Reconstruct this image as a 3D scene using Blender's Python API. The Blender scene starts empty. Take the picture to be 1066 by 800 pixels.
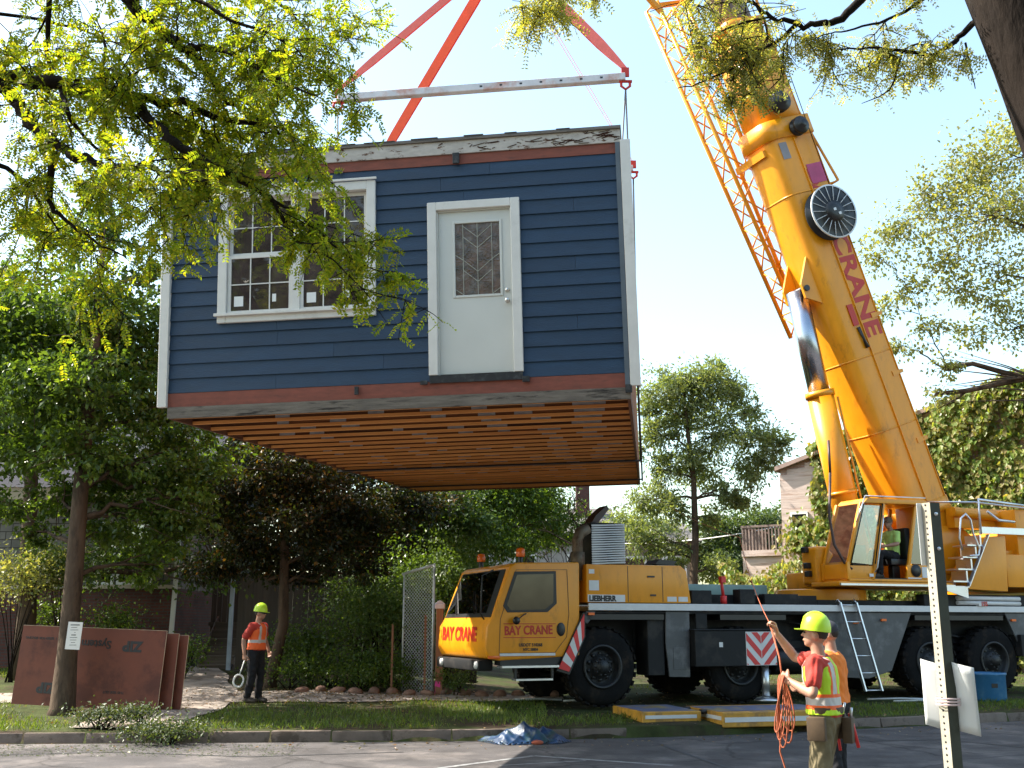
import bpy, bmesh, math, random
import numpy as np
from mathutils import Vector, Matrix, Euler
R = math.radians
scene = bpy.context.scene
COL = scene.collection
rnd = random.Random(11)
nr = np.random.default_rng(11)

# ------------------------------------------------------------------ camera
F = 1100.0                      # focal length in photograph pixels (1066 wide)
PITCH = math.atan(250.0 / F)    # horizon 250 px under the picture centre
EYE = Vector((0, 0, 1.72))
cam_d = bpy.data.cameras.new("camera"); cam = bpy.data.objects.new("camera", cam_d); COL.objects.link(cam)
cam_d.sensor_width = 36.0; cam_d.lens = 36.0 * F / 1066.0
cam_d.clip_start = 0.1; cam_d.clip_end = 2000
cam.location = EYE; cam.rotation_euler = (R(90) + PITCH, 0, 0)
scene.camera = cam

# ------------------------------------------------------------------ light
SUN_AZ = Vector((-0.98, 0.18)).normalized(); SUN_EL = R(47)
SUNV = Vector((SUN_AZ.x * math.cos(SUN_EL), SUN_AZ.y * math.cos(SUN_EL), math.sin(SUN_EL)))
world = bpy.data.worlds.new("World"); scene.world = world; world.use_nodes = True
wn = world.node_tree.nodes; wl = world.node_tree.links
bg = wn["Background"]
sky = wn.new("ShaderNodeTexSky"); sky.sky_type = 'NISHITA'; sky.sun_disc = False
sky.sun_elevation = SUN_EL; sky.sun_rotation = math.atan2(SUN_AZ.x, SUN_AZ.y)
sky.air_density = 1.25; sky.dust_density = 2.0; sky.ozone_density = 1.0
tintn = wn.new("ShaderNodeVectorMath"); tintn.operation = 'MULTIPLY'; tintn.inputs[1].default_value = (0.99, 1.03, 0.95)   # warm camera white balance
wl.new(sky.outputs[0], tintn.inputs[0]); wl.new(tintn.outputs[0], bg.inputs[0]); bg.inputs[1].default_value = 0.148
sd = bpy.data.lights.new("sun", 'SUN'); sun = bpy.data.objects.new("sun", sd); COL.objects.link(sun)
sd.energy = 5.0; sd.angle = R(0.5); sd.color = (1.0, 0.93, 0.82)
sun.rotation_euler = SUNV.to_track_quat('Z', 'Y').to_euler(); sun.location = (-30, 10, 40)
scene.view_settings.view_transform = 'Standard'; scene.view_settings.look = 'None'
scene.view_settings.exposure = 1.55; scene.view_settings.gamma = 1.0
scene.view_settings.use_curve_mapping = False
scene.render.engine = 'CYCLES'
scene.cycles.use_denoising = True
scene.cycles.max_bounces = 8; scene.cycles.transparent_max_bounces = 12
scene.cycles.diffuse_bounces = 3; scene.cycles.glossy_bounces = 3

# ------------------------------------------------------------------ projection helpers (measuring the photograph)
_fwd = Vector((0, math.cos(PITCH), math.sin(PITCH))); _up = Vector((0, -math.sin(PITCH), math.cos(PITCH)))
def ray(u, v): return _fwd + Vector((1, 0, 0)) * ((u - 533) / F) + _up * ((400 - v) / F)
def aty(u, v, y):
    d = ray(u, v); return EYE + d * (y / d.y)
def atz(u, v, z):
    d = ray(u, v); return EYE + d * ((z - EYE.z) / d.z)

# ------------------------------------------------------------------ objects
def tag(o, label=None, cat=None, group=None, kind=None):
    if label: o["label"] = label
    if cat: o["category"] = cat
    if group: o["group"] = group
    if kind: o["kind"] = kind
    return o
def empty(name, loc=(0, 0, 0), rot=(0, 0, 0), label=None, cat=None, group=None):
    o = bpy.data.objects.new(name, None); COL.objects.link(o)
    o.location = loc; o.rotation_euler = rot; o.empty_display_size = 0.2
    return tag(o, label, cat, group)
def copy_tree(o, parent=None):
    c = o.copy(); COL.objects.link(c); c.parent = parent
    for ch in list(o.children): copy_tree(ch, c)
    return c
def link_mesh(name, me, parent=None):
    o = bpy.data.objects.new(name, me); COL.objects.link(o); o.parent = parent
    return o

class MB:
    """Collects faces and builds ONE mesh object."""
    def __init__(s): s.v = []; s.f = []; s.m = []; s.sm = []
    def add(s, vs, fs, mi=0, smooth=False):
        b = len(s.v); s.v += [tuple(x) for x in vs]
        for f in fs:
            s.f.append([b + i for i in f]); s.m.append(mi); s.sm.append(smooth)
        return s
    def box(s, x0, x1, y0, y1, z0, z1, mi=0, M=None):
        vs = [(x, y, z) for z in (z0, z1) for y in (y0, y1) for x in (x0, x1)]
        if M is not None: vs = [M @ Vector(v) for v in vs]
        return s.add(vs, [(0, 2, 3, 1), (4, 5, 7, 6), (0, 1, 5, 4), (2, 6, 7, 3), (0, 4, 6, 2), (1, 3, 7, 5)], mi)
    def quad(s, a, b, c, d, mi=0): return s.add([a, b, c, d], [(0, 1, 2, 3)], mi)
    def bar(s, a, b, w, h, mi=0, upv=(0, 0, 1)):
        a = Vector(a); b = Vector(b); d = (b - a).normalized(); upv = Vector(upv)
        if abs(d.dot(upv.normalized())) > 0.98: upv = Vector((1, 0, 0))
        sx = d.cross(upv).normalized() * (w / 2); sy = sx.cross(d).normalized() * (h / 2)
        vs = [a - sx - sy, a + sx - sy, a + sx + sy, a - sx + sy, b - sx - sy, b + sx - sy, b + sx + sy, b - sx + sy]
        return s.add(vs, [(0, 3, 2, 1), (4, 5, 6, 7), (0, 1, 5, 4), (1, 2, 6, 5), (2, 3, 7, 6), (3, 0, 4, 7)], mi)
    def prism(s, poly, fn, d0, d1, mi=0):
        """poly: 2D points, fn(a,b,d)->3D point; extruded from d0 to d1"""
        n = len(poly); vs = [fn(a, b, d0) for a, b in poly] + [fn(a, b, d1) for a, b in poly]
        fs = [list(range(n))[::-1], list(range(n, 2 * n))] + [(i, (i + 1) % n, n + (i + 1) % n, n + i) for i in range(n)]
        return s.add(vs, fs, mi)
    def tube(s, pts, rad, n=8, mi=0, cap=True, smooth=True):
        pts = [Vector(p) for p in pts]
        if not hasattr(rad, '__len__'): rad = [rad] * len(pts)
        vs = []; ref = None
        for i, p in enumerate(pts):
            t = (pts[min(i + 1, len(pts) - 1)] - pts[max(i - 1, 0)])
            t = t.normalized() if t.length > 1e-9 else Vector((0, 0, 1))
            if ref is None: ref = Vector((0, 0, 1)) if abs(t.z) < 0.9 else Vector((1, 0, 0))
            x = (ref - t * ref.dot(t)).normalized(); y = t.cross(x); ref = x
            for k in range(n):
                a = 2 * math.pi * k / n; vs.append(p + (x * math.cos(a) + y * math.sin(a)) * rad[i])
        fs = [(i * n + k, i * n + (k + 1) % n, (i + 1) * n + (k + 1) % n, (i + 1) * n + k) for i in range(len(pts) - 1) for k in range(n)]
        s.add(vs, fs, mi, smooth)
        if cap:
            b = len(s.v) - len(vs)
            s.f.append([b + k for k in range(n)][::-1]); s.m.append(mi); s.sm.append(False)
            e = b + (len(pts) - 1) * n
            s.f.append([e + k for k in range(n)]); s.m.append(mi); s.sm.append(False)
        return s
    def lathe(s, prof, c, axis, n=24, mi=0, smooth=True):
        """prof: (r, h) pairs along axis from c"""
        c = Vector(c); ax = Vector(axis).normalized()
        x = ax.orthogonal().normalized(); y = ax.cross(x); vs = []
        for r_, h in prof:
            for k in range(n):
                a = 2 * math.pi * k / n; vs.append(c + ax * h + (x * math.cos(a) + y * math.sin(a)) * r_)
        fs = [(i * n + k, i * n + (k + 1) % n, (i + 1) * n + (k + 1) % n, (i + 1) * n + k) for i in range(len(prof) - 1) for k in range(n)]
        s.add(vs, fs, mi, smooth)
        return s
    def ball(s, c, rx, ry=None, rz=None, n=12, m=8, mi=0):
        ry = ry or rx; rz = rz or rx; c = Vector(c); vs = [c + Vector((0, 0, -rz))]
        for j in range(1, m):
            p = math.pi * j / m
            for k in range(n):
                a = 2 * math.pi * k / n
                vs.append(c + Vector((rx * math.sin(p) * math.cos(a), ry * math.sin(p) * math.sin(a), -rz * math.cos(p))))
        vs.append(c + Vector((0, 0, rz)))
        fs = [(0, 1 + (k + 1) % n, 1 + k) for k in range(n)]
        for j in range(m - 2):
            fs += [(1 + j * n + k, 1 + j * n + (k + 1) % n, 1 + (j + 1) * n + (k + 1) % n, 1 + (j + 1) * n + k) for k in range(n)]
        t = len(vs) - 1; fs += [(t, t - n + k, t - n + (k + 1) % n) for k in range(n)]
        return s.add(vs, fs, mi, True)
    def build(s, name, mats, parent=None, bevel=0, seg=2, label=None, cat=None, group=None, kind=None, autosm=False):
        me = bpy.data.meshes.new(name); me.from_pydata(s.v, [], s.f)
        if not isinstance(mats, (list, tuple)): mats = [mats]
        for m in mats: me.materials.append(m)
        me.polygons.foreach_set("material_index", s.m); me.polygons.foreach_set("use_smooth", s.sm)
        bm = bmesh.new(); bm.from_mesh(me)
        bmesh.ops.recalc_face_normals(bm, faces=bm.faces)
        if bevel:
            es = [e for e in bm.edges if len(e.link_faces) == 2 and e.calc_face_angle(0) > 0.5]
            bmesh.ops.bevel(bm, geom=es, offset=bevel, segments=seg, affect='EDGES', profile=0.6, clamp_overlap=True)
            if seg > 1:
                for f in bm.faces: f.smooth = True
        bm.to_mesh(me); bm.free()
        if bevel and seg > 1:
            me.set_sharp_from_angle(angle=R(32))
        me.update()
        return tag(link_mesh(name, me, parent), label, cat, group, kind)

def _parts(s, name, mats, parent, limit=100, **k):
    """every connected piece of the builder becomes a part of its own (past the limit: one 'stuff' mesh)"""
    n = len(s.v); par = list(range(n))
    def fd(a):
        while par[a] != a: par[a] = par[par[a]]; a = par[a]
        return a
    for f in s.f:
        for a in f[1:]: par[fd(a)] = fd(f[0])
    grp = {}
    for i, f in enumerate(s.f): grp.setdefault(fd(f[0]), []).append(i)
    out = []; rest = None
    for gi, fl in enumerate(grp.values()):
        if gi < limit: mb = MB()
        else: rest = rest or MB(); mb = rest
        mp = {}
        for i in fl:
            nf = []
            for a in s.f[i]:
                if a not in mp: mp[a] = len(mb.v); mb.v.append(s.v[a])
                nf.append(mp[a])
            mb.f.append(nf); mb.m.append(s.m[i]); mb.sm.append(s.sm[i])
        if mb is not rest: out.append(mb.build(name, mats, parent, **k))
    if rest: out.append(rest.build(name, mats, parent, kind="stuff", **k))
    return out
MB.parts = _parts

def np_mesh(name, V, Fq, mats, parent=None, mi=None, smooth=False):
    """fast mesh from arrays; Fq (n,k)"""
    me = bpy.data.meshes.new(name); V = np.asarray(V, np.float32); Fq = np.asarray(Fq, np.int32)
    n, k = Fq.shape
    me.vertices.add(len(V)); me.vertices.foreach_set("co", V.ravel())
    me.loops.add(n * k); me.loops.foreach_set("vertex_index", Fq.ravel())
    me.polygons.add(n); me.polygons.foreach_set("loop_start", np.arange(0, n * k, k, dtype=np.int32))
    me.polygons.foreach_set("loop_total", np.full(n, k, np.int32))
    if not isinstance(mats, (list, tuple)): mats = [mats]
    for m in mats: me.materials.append(m)
    if mi is not None: me.polygons.foreach_set("material_index", np.asarray(mi, np.int32))
    me.polygons.foreach_set("use_smooth", np.full(n, smooth, bool))
    me.update(calc_edges=True); me.validate()
    return link_mesh(name, me, parent)

# ------------------------------------------------------------------ materials
def mat(name, col, rough=0.6, metal=0.0, var=0.18, vscale=3.0, bump=0.0, bscale=30.0, col2=None, c2scale=1.5, c2lo=0.5, c2hi=0.62, spec=0.5, coat=0.0, stretch=(1, 1, 1), isl=0.0, cracks=0.0):
    m = bpy.data.materials.new(name); m.use_nodes = True; nt = m.node_tree; N = nt.nodes; L = nt.links
    spec = min(spec, .12) if rough >= .85 and not metal else spec
    b = N["Principled BSDF"]; b.inputs["Roughness"].default_value = rough; b.inputs["Metallic"].default_value = metal
    b.inputs["Specular IOR Level"].default_value = spec; b.inputs["Coat Weight"].default_value = coat; b.inputs["Coat Roughness"].default_value = 0.08
    tc = N.new("ShaderNodeTexCoord"); mp = N.new("ShaderNodeMapping"); mp.inputs["Scale"].default_value = stretch
    L.new(tc.outputs["Object"], mp.inputs[0])
    n1 = N.new("ShaderNodeTexNoise"); n1.inputs["Scale"].default_value = vscale; n1.inputs["Detail"].default_value = 6; n1.inputs["Roughness"].default_value = 0.62
    L.new(mp.outputs[0], n1.inputs["Vector"])
    mr = N.new("ShaderNodeMapRange"); mr.inputs[1].default_value = 0.3; mr.inputs[2].default_value = 0.7; mr.inputs[3].default_value = 1 - var; mr.inputs[4].default_value = 1 + var
    L.new(n1.outputs["Fac"], mr.inputs[0])
    base = N.new("ShaderNodeRGB"); base.outputs[0].default_value = (*col, 1); src = base.outputs[0]
    if col2 is not None:
        n2 = N.new("ShaderNodeTexNoise"); n2.inputs["Scale"].default_value = c2scale; n2.inputs["Detail"].default_value = 8; n2.inputs["Roughness"].default_value = 0.7
        L.new(mp.outputs[0], n2.inputs["Vector"])
        r2 = N.new("ShaderNodeMapRange"); r2.inputs[1].default_value = c2lo; r2.inputs[2].default_value = c2hi; L.new(n2.outputs["Fac"], r2.inputs[0])
        mx = N.new("ShaderNodeMix"); mx.data_type = 'RGBA'; L.new(r2.outputs[0], mx.inputs["Factor"]); L.new(src, mx.inputs["A"]); mx.inputs["B"].default_value = (*col2, 1)
        src = mx.outputs["Result"]
    vm = N.new("ShaderNodeVectorMath"); vm.operation = 'SCALE'; L.new(src, vm.inputs[0]); L.new(mr.outputs[0], vm.inputs["Scale"])
    if isl:   # every board or stone a little different
        ge = N.new("ShaderNodeNewGeometry"); ri = N.new("ShaderNodeMapRange"); ri.inputs[3].default_value = 1 - isl; ri.inputs[4].default_value = 1 + isl; L.new(ge.outputs["Random Per Island"], ri.inputs[0])
        v2 = N.new("ShaderNodeVectorMath"); v2.operation = 'SCALE'; L.new(vm.outputs[0], v2.inputs[0]); L.new(ri.outputs[0], v2.inputs["Scale"]); vm = v2
    if cracks:  # fine branching cracks
        wz = N.new("ShaderNodeTexNoise"); wz.inputs["Scale"].default_value = 1.5; wz.inputs["Detail"].default_value = 5; L.new(tc.outputs["Object"], wz.inputs["Vector"])
        wa = N.new("ShaderNodeMix"); wa.data_type = 'RGBA'; wa.inputs["Factor"].default_value = .35; L.new(tc.outputs["Object"], wa.inputs["A"]); L.new(wz.outputs["Color"], wa.inputs["B"])
        vo = N.new("ShaderNodeTexVoronoi"); vo.feature = 'DISTANCE_TO_EDGE'; vo.inputs["Scale"].default_value = cracks; L.new(wa.outputs["Result"], vo.inputs["Vector"])
        cm_ = N.new("ShaderNodeMapRange"); cm_.inputs[1].default_value = .004; cm_.inputs[2].default_value = .014; cm_.inputs[3].default_value = .68; cm_.inputs[4].default_value = 1; L.new(vo.outputs["Distance"], cm_.inputs[0])
        v3 = N.new("ShaderNodeVectorMath"); v3.operation = 'SCALE'; L.new(vm.outputs[0], v3.inputs[0]); L.new(cm_.outputs[0], v3.inputs["Scale"]); vm = v3
    L.new(vm.outputs[0], b.inputs["Base Color"])
    rr = N.new("ShaderNodeMapRange"); rr.inputs[3].default_value = max(0.02, rough - 0.1); rr.inputs[4].default_value = min(1, rough + 0.12); L.new(n1.outputs["Fac"], rr.inputs[0]); L.new(rr.outputs[0], b.inputs["Roughness"])
    if bump:
        n3 = N.new("ShaderNodeTexNoise"); n3.inputs["Scale"].default_value = bscale; n3.inputs["Detail"].default_value = 5; L.new(mp.outputs[0], n3.inputs["Vector"])
        bp = N.new("ShaderNodeBump"); bp.inputs["Strength"].default_value = bump; bp.inputs["Distance"].default_value = 0.02; L.new(n3.outputs["Fac"], bp.inputs["Height"]); L.new(bp.outputs[0], b.inputs["Normal"])
    return m

def leaf_mat(name, cols, trans=0.45, rough=0.45):
    """leaf: colour picked per leaf, light passes through"""
    m = bpy.data.materials.new(name); m.use_nodes = True; nt = m.node_tree; N = nt.nodes; L = nt.links
    for n in list(N): N.remove(n)
    out = N.new("ShaderNodeOutputMaterial"); geo = N.new("ShaderNodeNewGeometry")
    cr = N.new("ShaderNodeValToRGB"); el = cr.color_ramp.elements
    while len(el) < len(cols): el.new(0.5)
    for i, c in enumerate(cols):
        el[i].position = i / (len(cols) - 1); el[i].color = (*c, 1)
    L.new(geo.outputs["Random Per Island"], cr.inputs[0])
    tc = N.new("ShaderNodeTexCoord"); nz = N.new("ShaderNodeTexNoise"); nz.inputs["Scale"].default_value = 1.3; L.new(tc.outputs["Object"], nz.inputs["Vector"])
    mr = N.new("ShaderNodeMapRange"); mr.inputs[1].default_value = 0.3; mr.inputs[2].default_value = 0.7; mr.inputs[3].default_value = 0.75; mr.inputs[4].default_value = 1.25; L.new(nz.outputs["Fac"], mr.inputs[0])
    vm = N.new("ShaderNodeVectorMath"); vm.operation = 'SCALE'; L.new(cr.outputs[0], vm.inputs[0]); L.new(mr.outputs[0], vm.inputs["Scale"])
    pb = N.new("ShaderNodeBsdfPrincipled"); pb.inputs["Roughness"].default_value = rough; pb.inputs["Specular IOR Level"].default_value = 0.35
    L.new(vm.outputs[0], pb.inputs["Base Color"])
    tr = N.new("ShaderNodeBsdfTranslucent"); t2 = N.new("ShaderNodeVectorMath"); t2.operation = 'MULTIPLY'; t2.inputs[1].default_value = (1.9, 1.75, 0.5); L.new(vm.outputs[0], t2.inputs[0]); L.new(t2.outputs[0], tr.inputs["Color"])
    ms = N.new("ShaderNodeMixShader"); ms.inputs[0].default_value = trans; L.new(pb.outputs[0], ms.inputs[1]); L.new(tr.outputs[0], ms.inputs[2]); L.new(ms.outputs[0], out.inputs[0])
    return m

def glass_mat(name, tint=(0.6, 0.65, 0.65), refl=0.12, rough=0.02, bump=0.0, painted_refl=0.0, fcol=(.16, .13, .115)):
    m = bpy.data.materials.new(name); m.use_nodes = True; nt = m.node_tree; N = nt.nodes; L = nt.links
    for n in list(N): N.remove(n)
    out = N.new("ShaderNodeOutputMaterial"); g = N.new("ShaderNodeBsdfGlossy"); g.inputs["Roughness"].default_value = rough
    t = N.new("ShaderNodeBsdfTransparent"); t.inputs[0].default_value = (*tint, 1)
    fr = N.new("ShaderNodeFresnel"); fr.inputs[0].default_value = 1.5
    ad = N.new("ShaderNodeMath"); ad.operation = 'ADD'; ad.use_clamp = True; ad.inputs[1].default_value = refl; L.new(fr.outputs[0], ad.inputs[0])
    ms = N.new("ShaderNodeMixShader"); L.new(ad.outputs[0], ms.inputs[0]); L.new(t.outputs[0], ms.inputs[1]); L.new(g.outputs[0], ms.inputs[2]); L.new(ms.outputs[0], out.inputs[0])
    if painted_refl:   # brownish diffuse layer standing in for reflections in the pane
        df = N.new("ShaderNodeBsdfDiffuse"); tcf = N.new("ShaderNodeTexCoord"); nf = N.new("ShaderNodeTexNoise"); nf.inputs["Scale"].default_value = 3.0; nf.inputs["Detail"].default_value = 6; L.new(tcf.outputs["Object"], nf.inputs["Vector"])
        mf = N.new("ShaderNodeMapRange"); mf.inputs[1].default_value = .3; mf.inputs[2].default_value = .7; mf.inputs[3].default_value = painted_refl * .6; mf.inputs[4].default_value = painted_refl * 1.4; L.new(nf.outputs["Fac"], mf.inputs[0])
        df.inputs[0].default_value = (*fcol, 1); m2 = N.new("ShaderNodeMixShader"); L.new(mf.outputs[0], m2.inputs[0]); L.new(ms.outputs[0], m2.inputs[1]); L.new(df.outputs[0], m2.inputs[2]); L.new(m2.outputs[0], out.inputs[0])
    tc = N.new("ShaderNodeTexCoord"); nz = N.new("ShaderNodeTexNoise"); nz.inputs["Scale"].default_value = 1.5 if not bump else 12; L.new(tc.outputs["Object"], nz.inputs["Vector"])
    bp = N.new("ShaderNodeBump"); bp.inputs["Strength"].default_value = 0.03 + bump; bp.inputs["Distance"].default_value = 0.05; L.new(nz.outputs["Fac"], bp.inputs["Height"]); L.new(bp.outputs[0], g.inputs["Normal"])
    return m

def wood_mat(name, c1, c2, axis=0, scale=1.0, rough=0.75, knots=True):
    m = bpy.data.materials.new(name); m.use_nodes = True; nt = m.node_tree; N = nt.nodes; L = nt.links
    b = N["Principled BSDF"]; tc = N.new("ShaderNodeTexCoord"); mp = N.new("ShaderNodeMapping")
    sc = [18 * scale] * 3; sc[axis] = 0.7 * scale; mp.inputs["Scale"].default_value = sc; L.new(tc.outputs["Object"], mp.inputs[0])
    geo = N.new("ShaderNodeNewGeometry"); va = N.new("ShaderNodeVectorMath"); va.operation = 'ADD'
    sc2 = N.new("ShaderNodeMath"); sc2.operation = 'MULTIPLY'; sc2.inputs[1].default_value = 37.0; L.new(geo.outputs["Random Per Island"], sc2.inputs[0])
    L.new(mp.outputs[0], va.inputs[0]); L.new(sc2.outputs[0], va.inputs[1])
    nz = N.new("ShaderNodeTexNoise"); nz.inputs["Scale"].default_value = 1.0; nz.inputs["Detail"].default_value = 7; nz.inputs["Roughness"].default_value = 0.65; L.new(va.outputs[0], nz.inputs["Vector"])
    mr = N.new("ShaderNodeMapRange"); mr.inputs[1].default_value = 0.34; mr.inputs[2].default_value = 0.66; L.new(nz.outputs["Fac"], mr.inputs[0])
    mx = N.new("ShaderNodeMix"); mx.data_type = 'RGBA'; L.new(mr.outputs[0], mx.inputs["Factor"]); mx.inputs["A"].default_value = (*c1, 1); mx.inputs["B"].default_value = (*c2, 1)
    rv = N.new("ShaderNodeMapRange"); rv.inputs[3].default_value = 0.72; rv.inputs[4].default_value = 1.28; L.new(geo.outputs["Random Per Island"], rv.inputs[0])
    vm = N.new("ShaderNodeVectorMath"); vm.operation = 'SCALE'; L.new(mx.outputs["Result"], vm.inputs[0]); L.new(rv.outputs[0], vm.inputs["Scale"]); L.new(vm.outputs[0], b.inputs["Base Color"])
    b.inputs["Roughness"].default_value = rough
    bp = N.new("ShaderNodeBump"); bp.inputs["Strength"].default_value = 0.35; bp.inputs["Distance"].default_value = 0.004; L.new(nz.outputs["Fac"], bp.inputs["Height"]); L.new(bp.outputs[0], b.inputs["Normal"])
    return m

def text(name, s, size, material, parent, M, bold=0.0, sx=1.0, extrude=0.002, align='LEFT'):
    cu = bpy.data.curves.new(name, 'FONT'); cu.body = s; cu.size = size; cu.extrude = extrude; cu.offset = bold; cu.align_x = align; cu.resolution_u = 3
    ob = bpy.data.objects.new(name, cu); COL.objects.link(ob)
    dg = bpy.context.evaluated_depsgraph_get(); me = bpy.data.meshes.new_from_object(ob.evaluated_get(dg))
    bpy.data.objects.remove(ob); bpy.data.curves.remove(cu)
    me.name = name; me.materials.clear(); me.materials.append(material)
    me.transform(M @ Matrix.Diagonal((sx, 1, 1, 1)))
    return link_mesh(name, me, parent)

def frame_mat(o, x, y):
    """4x4 with given x and y directions at origin o"""
    x = Vector(x).normalized(); y = Vector(y); y = (y - x * y.dot(x)).normalized(); z = x.cross(y)
    return Matrix(((x.x, y.x, z.x, o[0]), (x.y, y.y, z.y, o[1]), (x.z, y.z, z.z, o[2]), (0, 0, 0, 1)))

def sstep(a, b, x):
    t = np.clip((np.asarray(x, float) - a) / (b - a), 0, 1); return t * t * (3 - 2 * t)
KX = [-120, -30, -7.5, -0.77, 2.6, 5.6, 9.6, 20, 120]; KY = [15.0, 15.5, 16.3, 16.7, 17.3, 18.5, 20.3, 24.0, 50]
_kx = np.linspace(-120, 120, 961); _ky = np.interp(_kx, KX, KY)
for _ in range(3): _ky = np.convolve(np.pad(_ky, 3, mode='edge'), np.ones(7) / 7, mode='valid')
def kerb_y(x): return np.interp(x, _kx, _ky)
def ground_z(x, y):
    x = np.asarray(x, float); y = np.asarray(y, float); d = y - kerb_y(x)
    base = np.where(d > 0.02, 0.15 + 0.03 * np.clip(d, 0, 5), -0.03)
    yard = (1 - sstep(-4.0, 0.5, x)) * 0.067 * np.clip(y - 20.8, 0, 8.0)
    back = 0.02 * np.clip(y - 32, 0, 200)
    return base + yard + back + 0.018 * np.sin(x * 2.1 + 1.3 * y) * np.sin(y * 1.7 - x * 0.6) * sstep(0.3, 0.9, d) * (1 - sstep(55, 60, d))
def gz(x, y): return float(ground_z(x, y))
# ================================================================== SETTING
M_grass_soil = mat("lawn soil", (0.045, 0.055, 0.018), 0.95, var=0.4, vscale=2.5, bump=0.6, bscale=40, col2=(0.05, 0.034, 0.024), c2scale=0.9, c2lo=0.47, c2hi=0.6)
M_asphalt = mat("asphalt", (0.095, 0.088, 0.088), 0.9, var=0.3, vscale=1.4, bump=0.6, bscale=140, col2=(0.15, 0.135, 0.13), c2scale=0.9, cracks=0.55)
M_conc = mat("concrete", (0.31, 0.265, 0.23), 0.9, var=0.2, vscale=2.2, bump=0.25, bscale=90, col2=(0.13, 0.105, 0.085), c2scale=1.7)
M_kerb = mat("kerb concrete", (0.17, 0.135, 0.115), 0.9, var=0.3, vscale=2.5, bump=0.4, bscale=60, col2=(0.07, 0.055, 0.045), c2scale=2.5, isl=.15)
M_paint = mat("road paint", (0.25, 0.25, 0.25), 0.8, var=0.35, vscale=9, col2=(0.16, 0.16, 0.165), c2scale=7, c2lo=0.42, c2hi=0.6)
M_crack = mat("sealed crack", (0.03, 0.03, 0.032), 0.6, var=0.2)

# one ground sheet to the horizon
xs = np.unique(np.concatenate([np.linspace(-22, 22, 177), np.linspace(-120, -22, 30), np.linspace(22, 120, 30), np.linspace(-900, -120, 8), np.linspace(120, 900, 8)]))
ds = np.concatenate([[-60, -20, -5, -0.5, 0.0, 0.03, 0.3], np.arange(0.5, 16, 0.25), np.linspace(16, 60, 30), [80, 120, 200, 400, 900]])
GX, GD = np.meshgrid(xs, ds); GY = GD + kerb_y(GX)
GZ = ground_z(GX, GY); GZ[GD > 60] = GZ[GD > 60].clip(max=2.2)
nx, ny = len(xs), len(ds)
idx = np.arange(nx * ny).reshape(ny, nx)
Fq = np.stack([idx[:-1, :-1], idx[:-1, 1:], idx[1:, 1:], idx[1:, :-1]], -1).reshape(-1, 4)
g = np_mesh("ground", np.stack([GX, GY, GZ], -1).reshape(-1, 3), Fq, M_grass_soil, smooth=True); tag(g, kind="structure")

def strip(name, x0, x1, da, db, lift, material, step=0.5, zfn=None):
    X = np.arange(x0, x1 + 1e-6, step); D = np.linspace(da, db, 7)
    gx, gd = np.meshgrid(X, D); gy = gd + kerb_y(gx); zz = (ground_z(gx, gy) if zfn is None else zfn(gx, gy)) + lift
    i = np.arange(gx.size).reshape(gx.shape); q = np.stack([i[:-1, :-1], i[:-1, 1:], i[1:, 1:], i[1:, :-1]], -1).reshape(-1, 4)
    o = np_mesh(name, np.stack([gx, gy, zz], -1).reshape(-1, 3), q, material, smooth=True); return tag(o, kind="structure")
strip("road", -120, 120, -45, -0.002, 0, M_asphalt, 1.0, lambda x, y: 0 * x)
strip("sidewalk", -60, 1.2, 4.25, 5.7, 0.018, M_conc, .25)
# kerb: real step, in stones
kb = MB()
for i in range(-50, 70):
    xa, xb = i * 0.9 * 1.0, i * 0.9 + 0.885
    if 2.2 < (xa + xb) / 2 < 5.2: continue      # dropped kerb at the drive the crane came in by
    a = Vector((xa, float(kerb_y(xa)), 0)); b = Vector((xb, float(kerb_y(xb)), 0)); n = Vector((-(b - a).y, (b - a).x, 0)).normalized() * 0.17
    zt = 0.155 + rnd.uniform(-0.006, 0.006)
    vs = [a + Vector((0, 0, -.05)), b + Vector((0, 0, -.05)), b + n + Vector((0, 0, -.05)), a + n + Vector((0, 0, -.05)), a + n * .12 + Vector((0, 0, zt)), b + n * .12 + Vector((0, 0, zt)), b + n + Vector((0, 0, zt)), a + n + Vector((0, 0, zt))]
    kb.add(vs, [(0, 3, 2, 1), (4, 5, 6, 7), (0, 1, 5, 4), (1, 2, 6, 5), (2, 3, 7, 6), (3, 0, 4, 7)])
kb.build("kerb", M_kerb, bevel=0.018, kind="structure")
# walkway from the steps to the street
wk = [(-6.55, 16.6), (-5.35, 16.6), (-5.3, 21.0), (-6.0, 23.5), (-7.0, 27.0), (-8.6, 27.0), (-7.3, 23.5), (-6.6, 21.0)]
V = []; q = []
LA = [(-6.75, 16.8), (-6.7, 18.6), (-6.65, 20.6), (-6.9, 22.2), (-7.5, 24.3), (-8.3, 26.6)]; RA = [(-5.15, 16.8), (-5.2, 18.6), (-5.2, 20.6), (-5.6, 22.2), (-6.3, 24.3), (-7.1, 26.6)]
yy_ = np.linspace(16.8, 26.6, 40)
L_ = [(float(np.interp(y, [p[1] for p in LA], [p[0] for p in LA])) + .05 * math.sin(y * 3.1), y) for y in yy_.tolist()]; R_ = [(float(np.interp(y, [p[1] for p in RA], [p[0] for p in RA])) + .06 * math.sin(y * 2.3 + 1), y) for y in yy_.tolist()]
for (a, b), (c, d) in zip(L_, R_):
    for t in np.linspace(0, 1, 8):
        x = a + (c - a) * t; y = b + (d - b) * t; V.append((x, y, gz(x, max(y, float(kerb_y(x)) + .3)) + 0.024))
for i in range(len(L_) - 1):
    for k in range(7): q.append((i * 8 + k, i * 8 + k + 1, i * 8 + 9 + k, i * 8 + 8 + k))
tag(np_mesh("path", V, q, M_conc, smooth=True), kind="structure")
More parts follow.
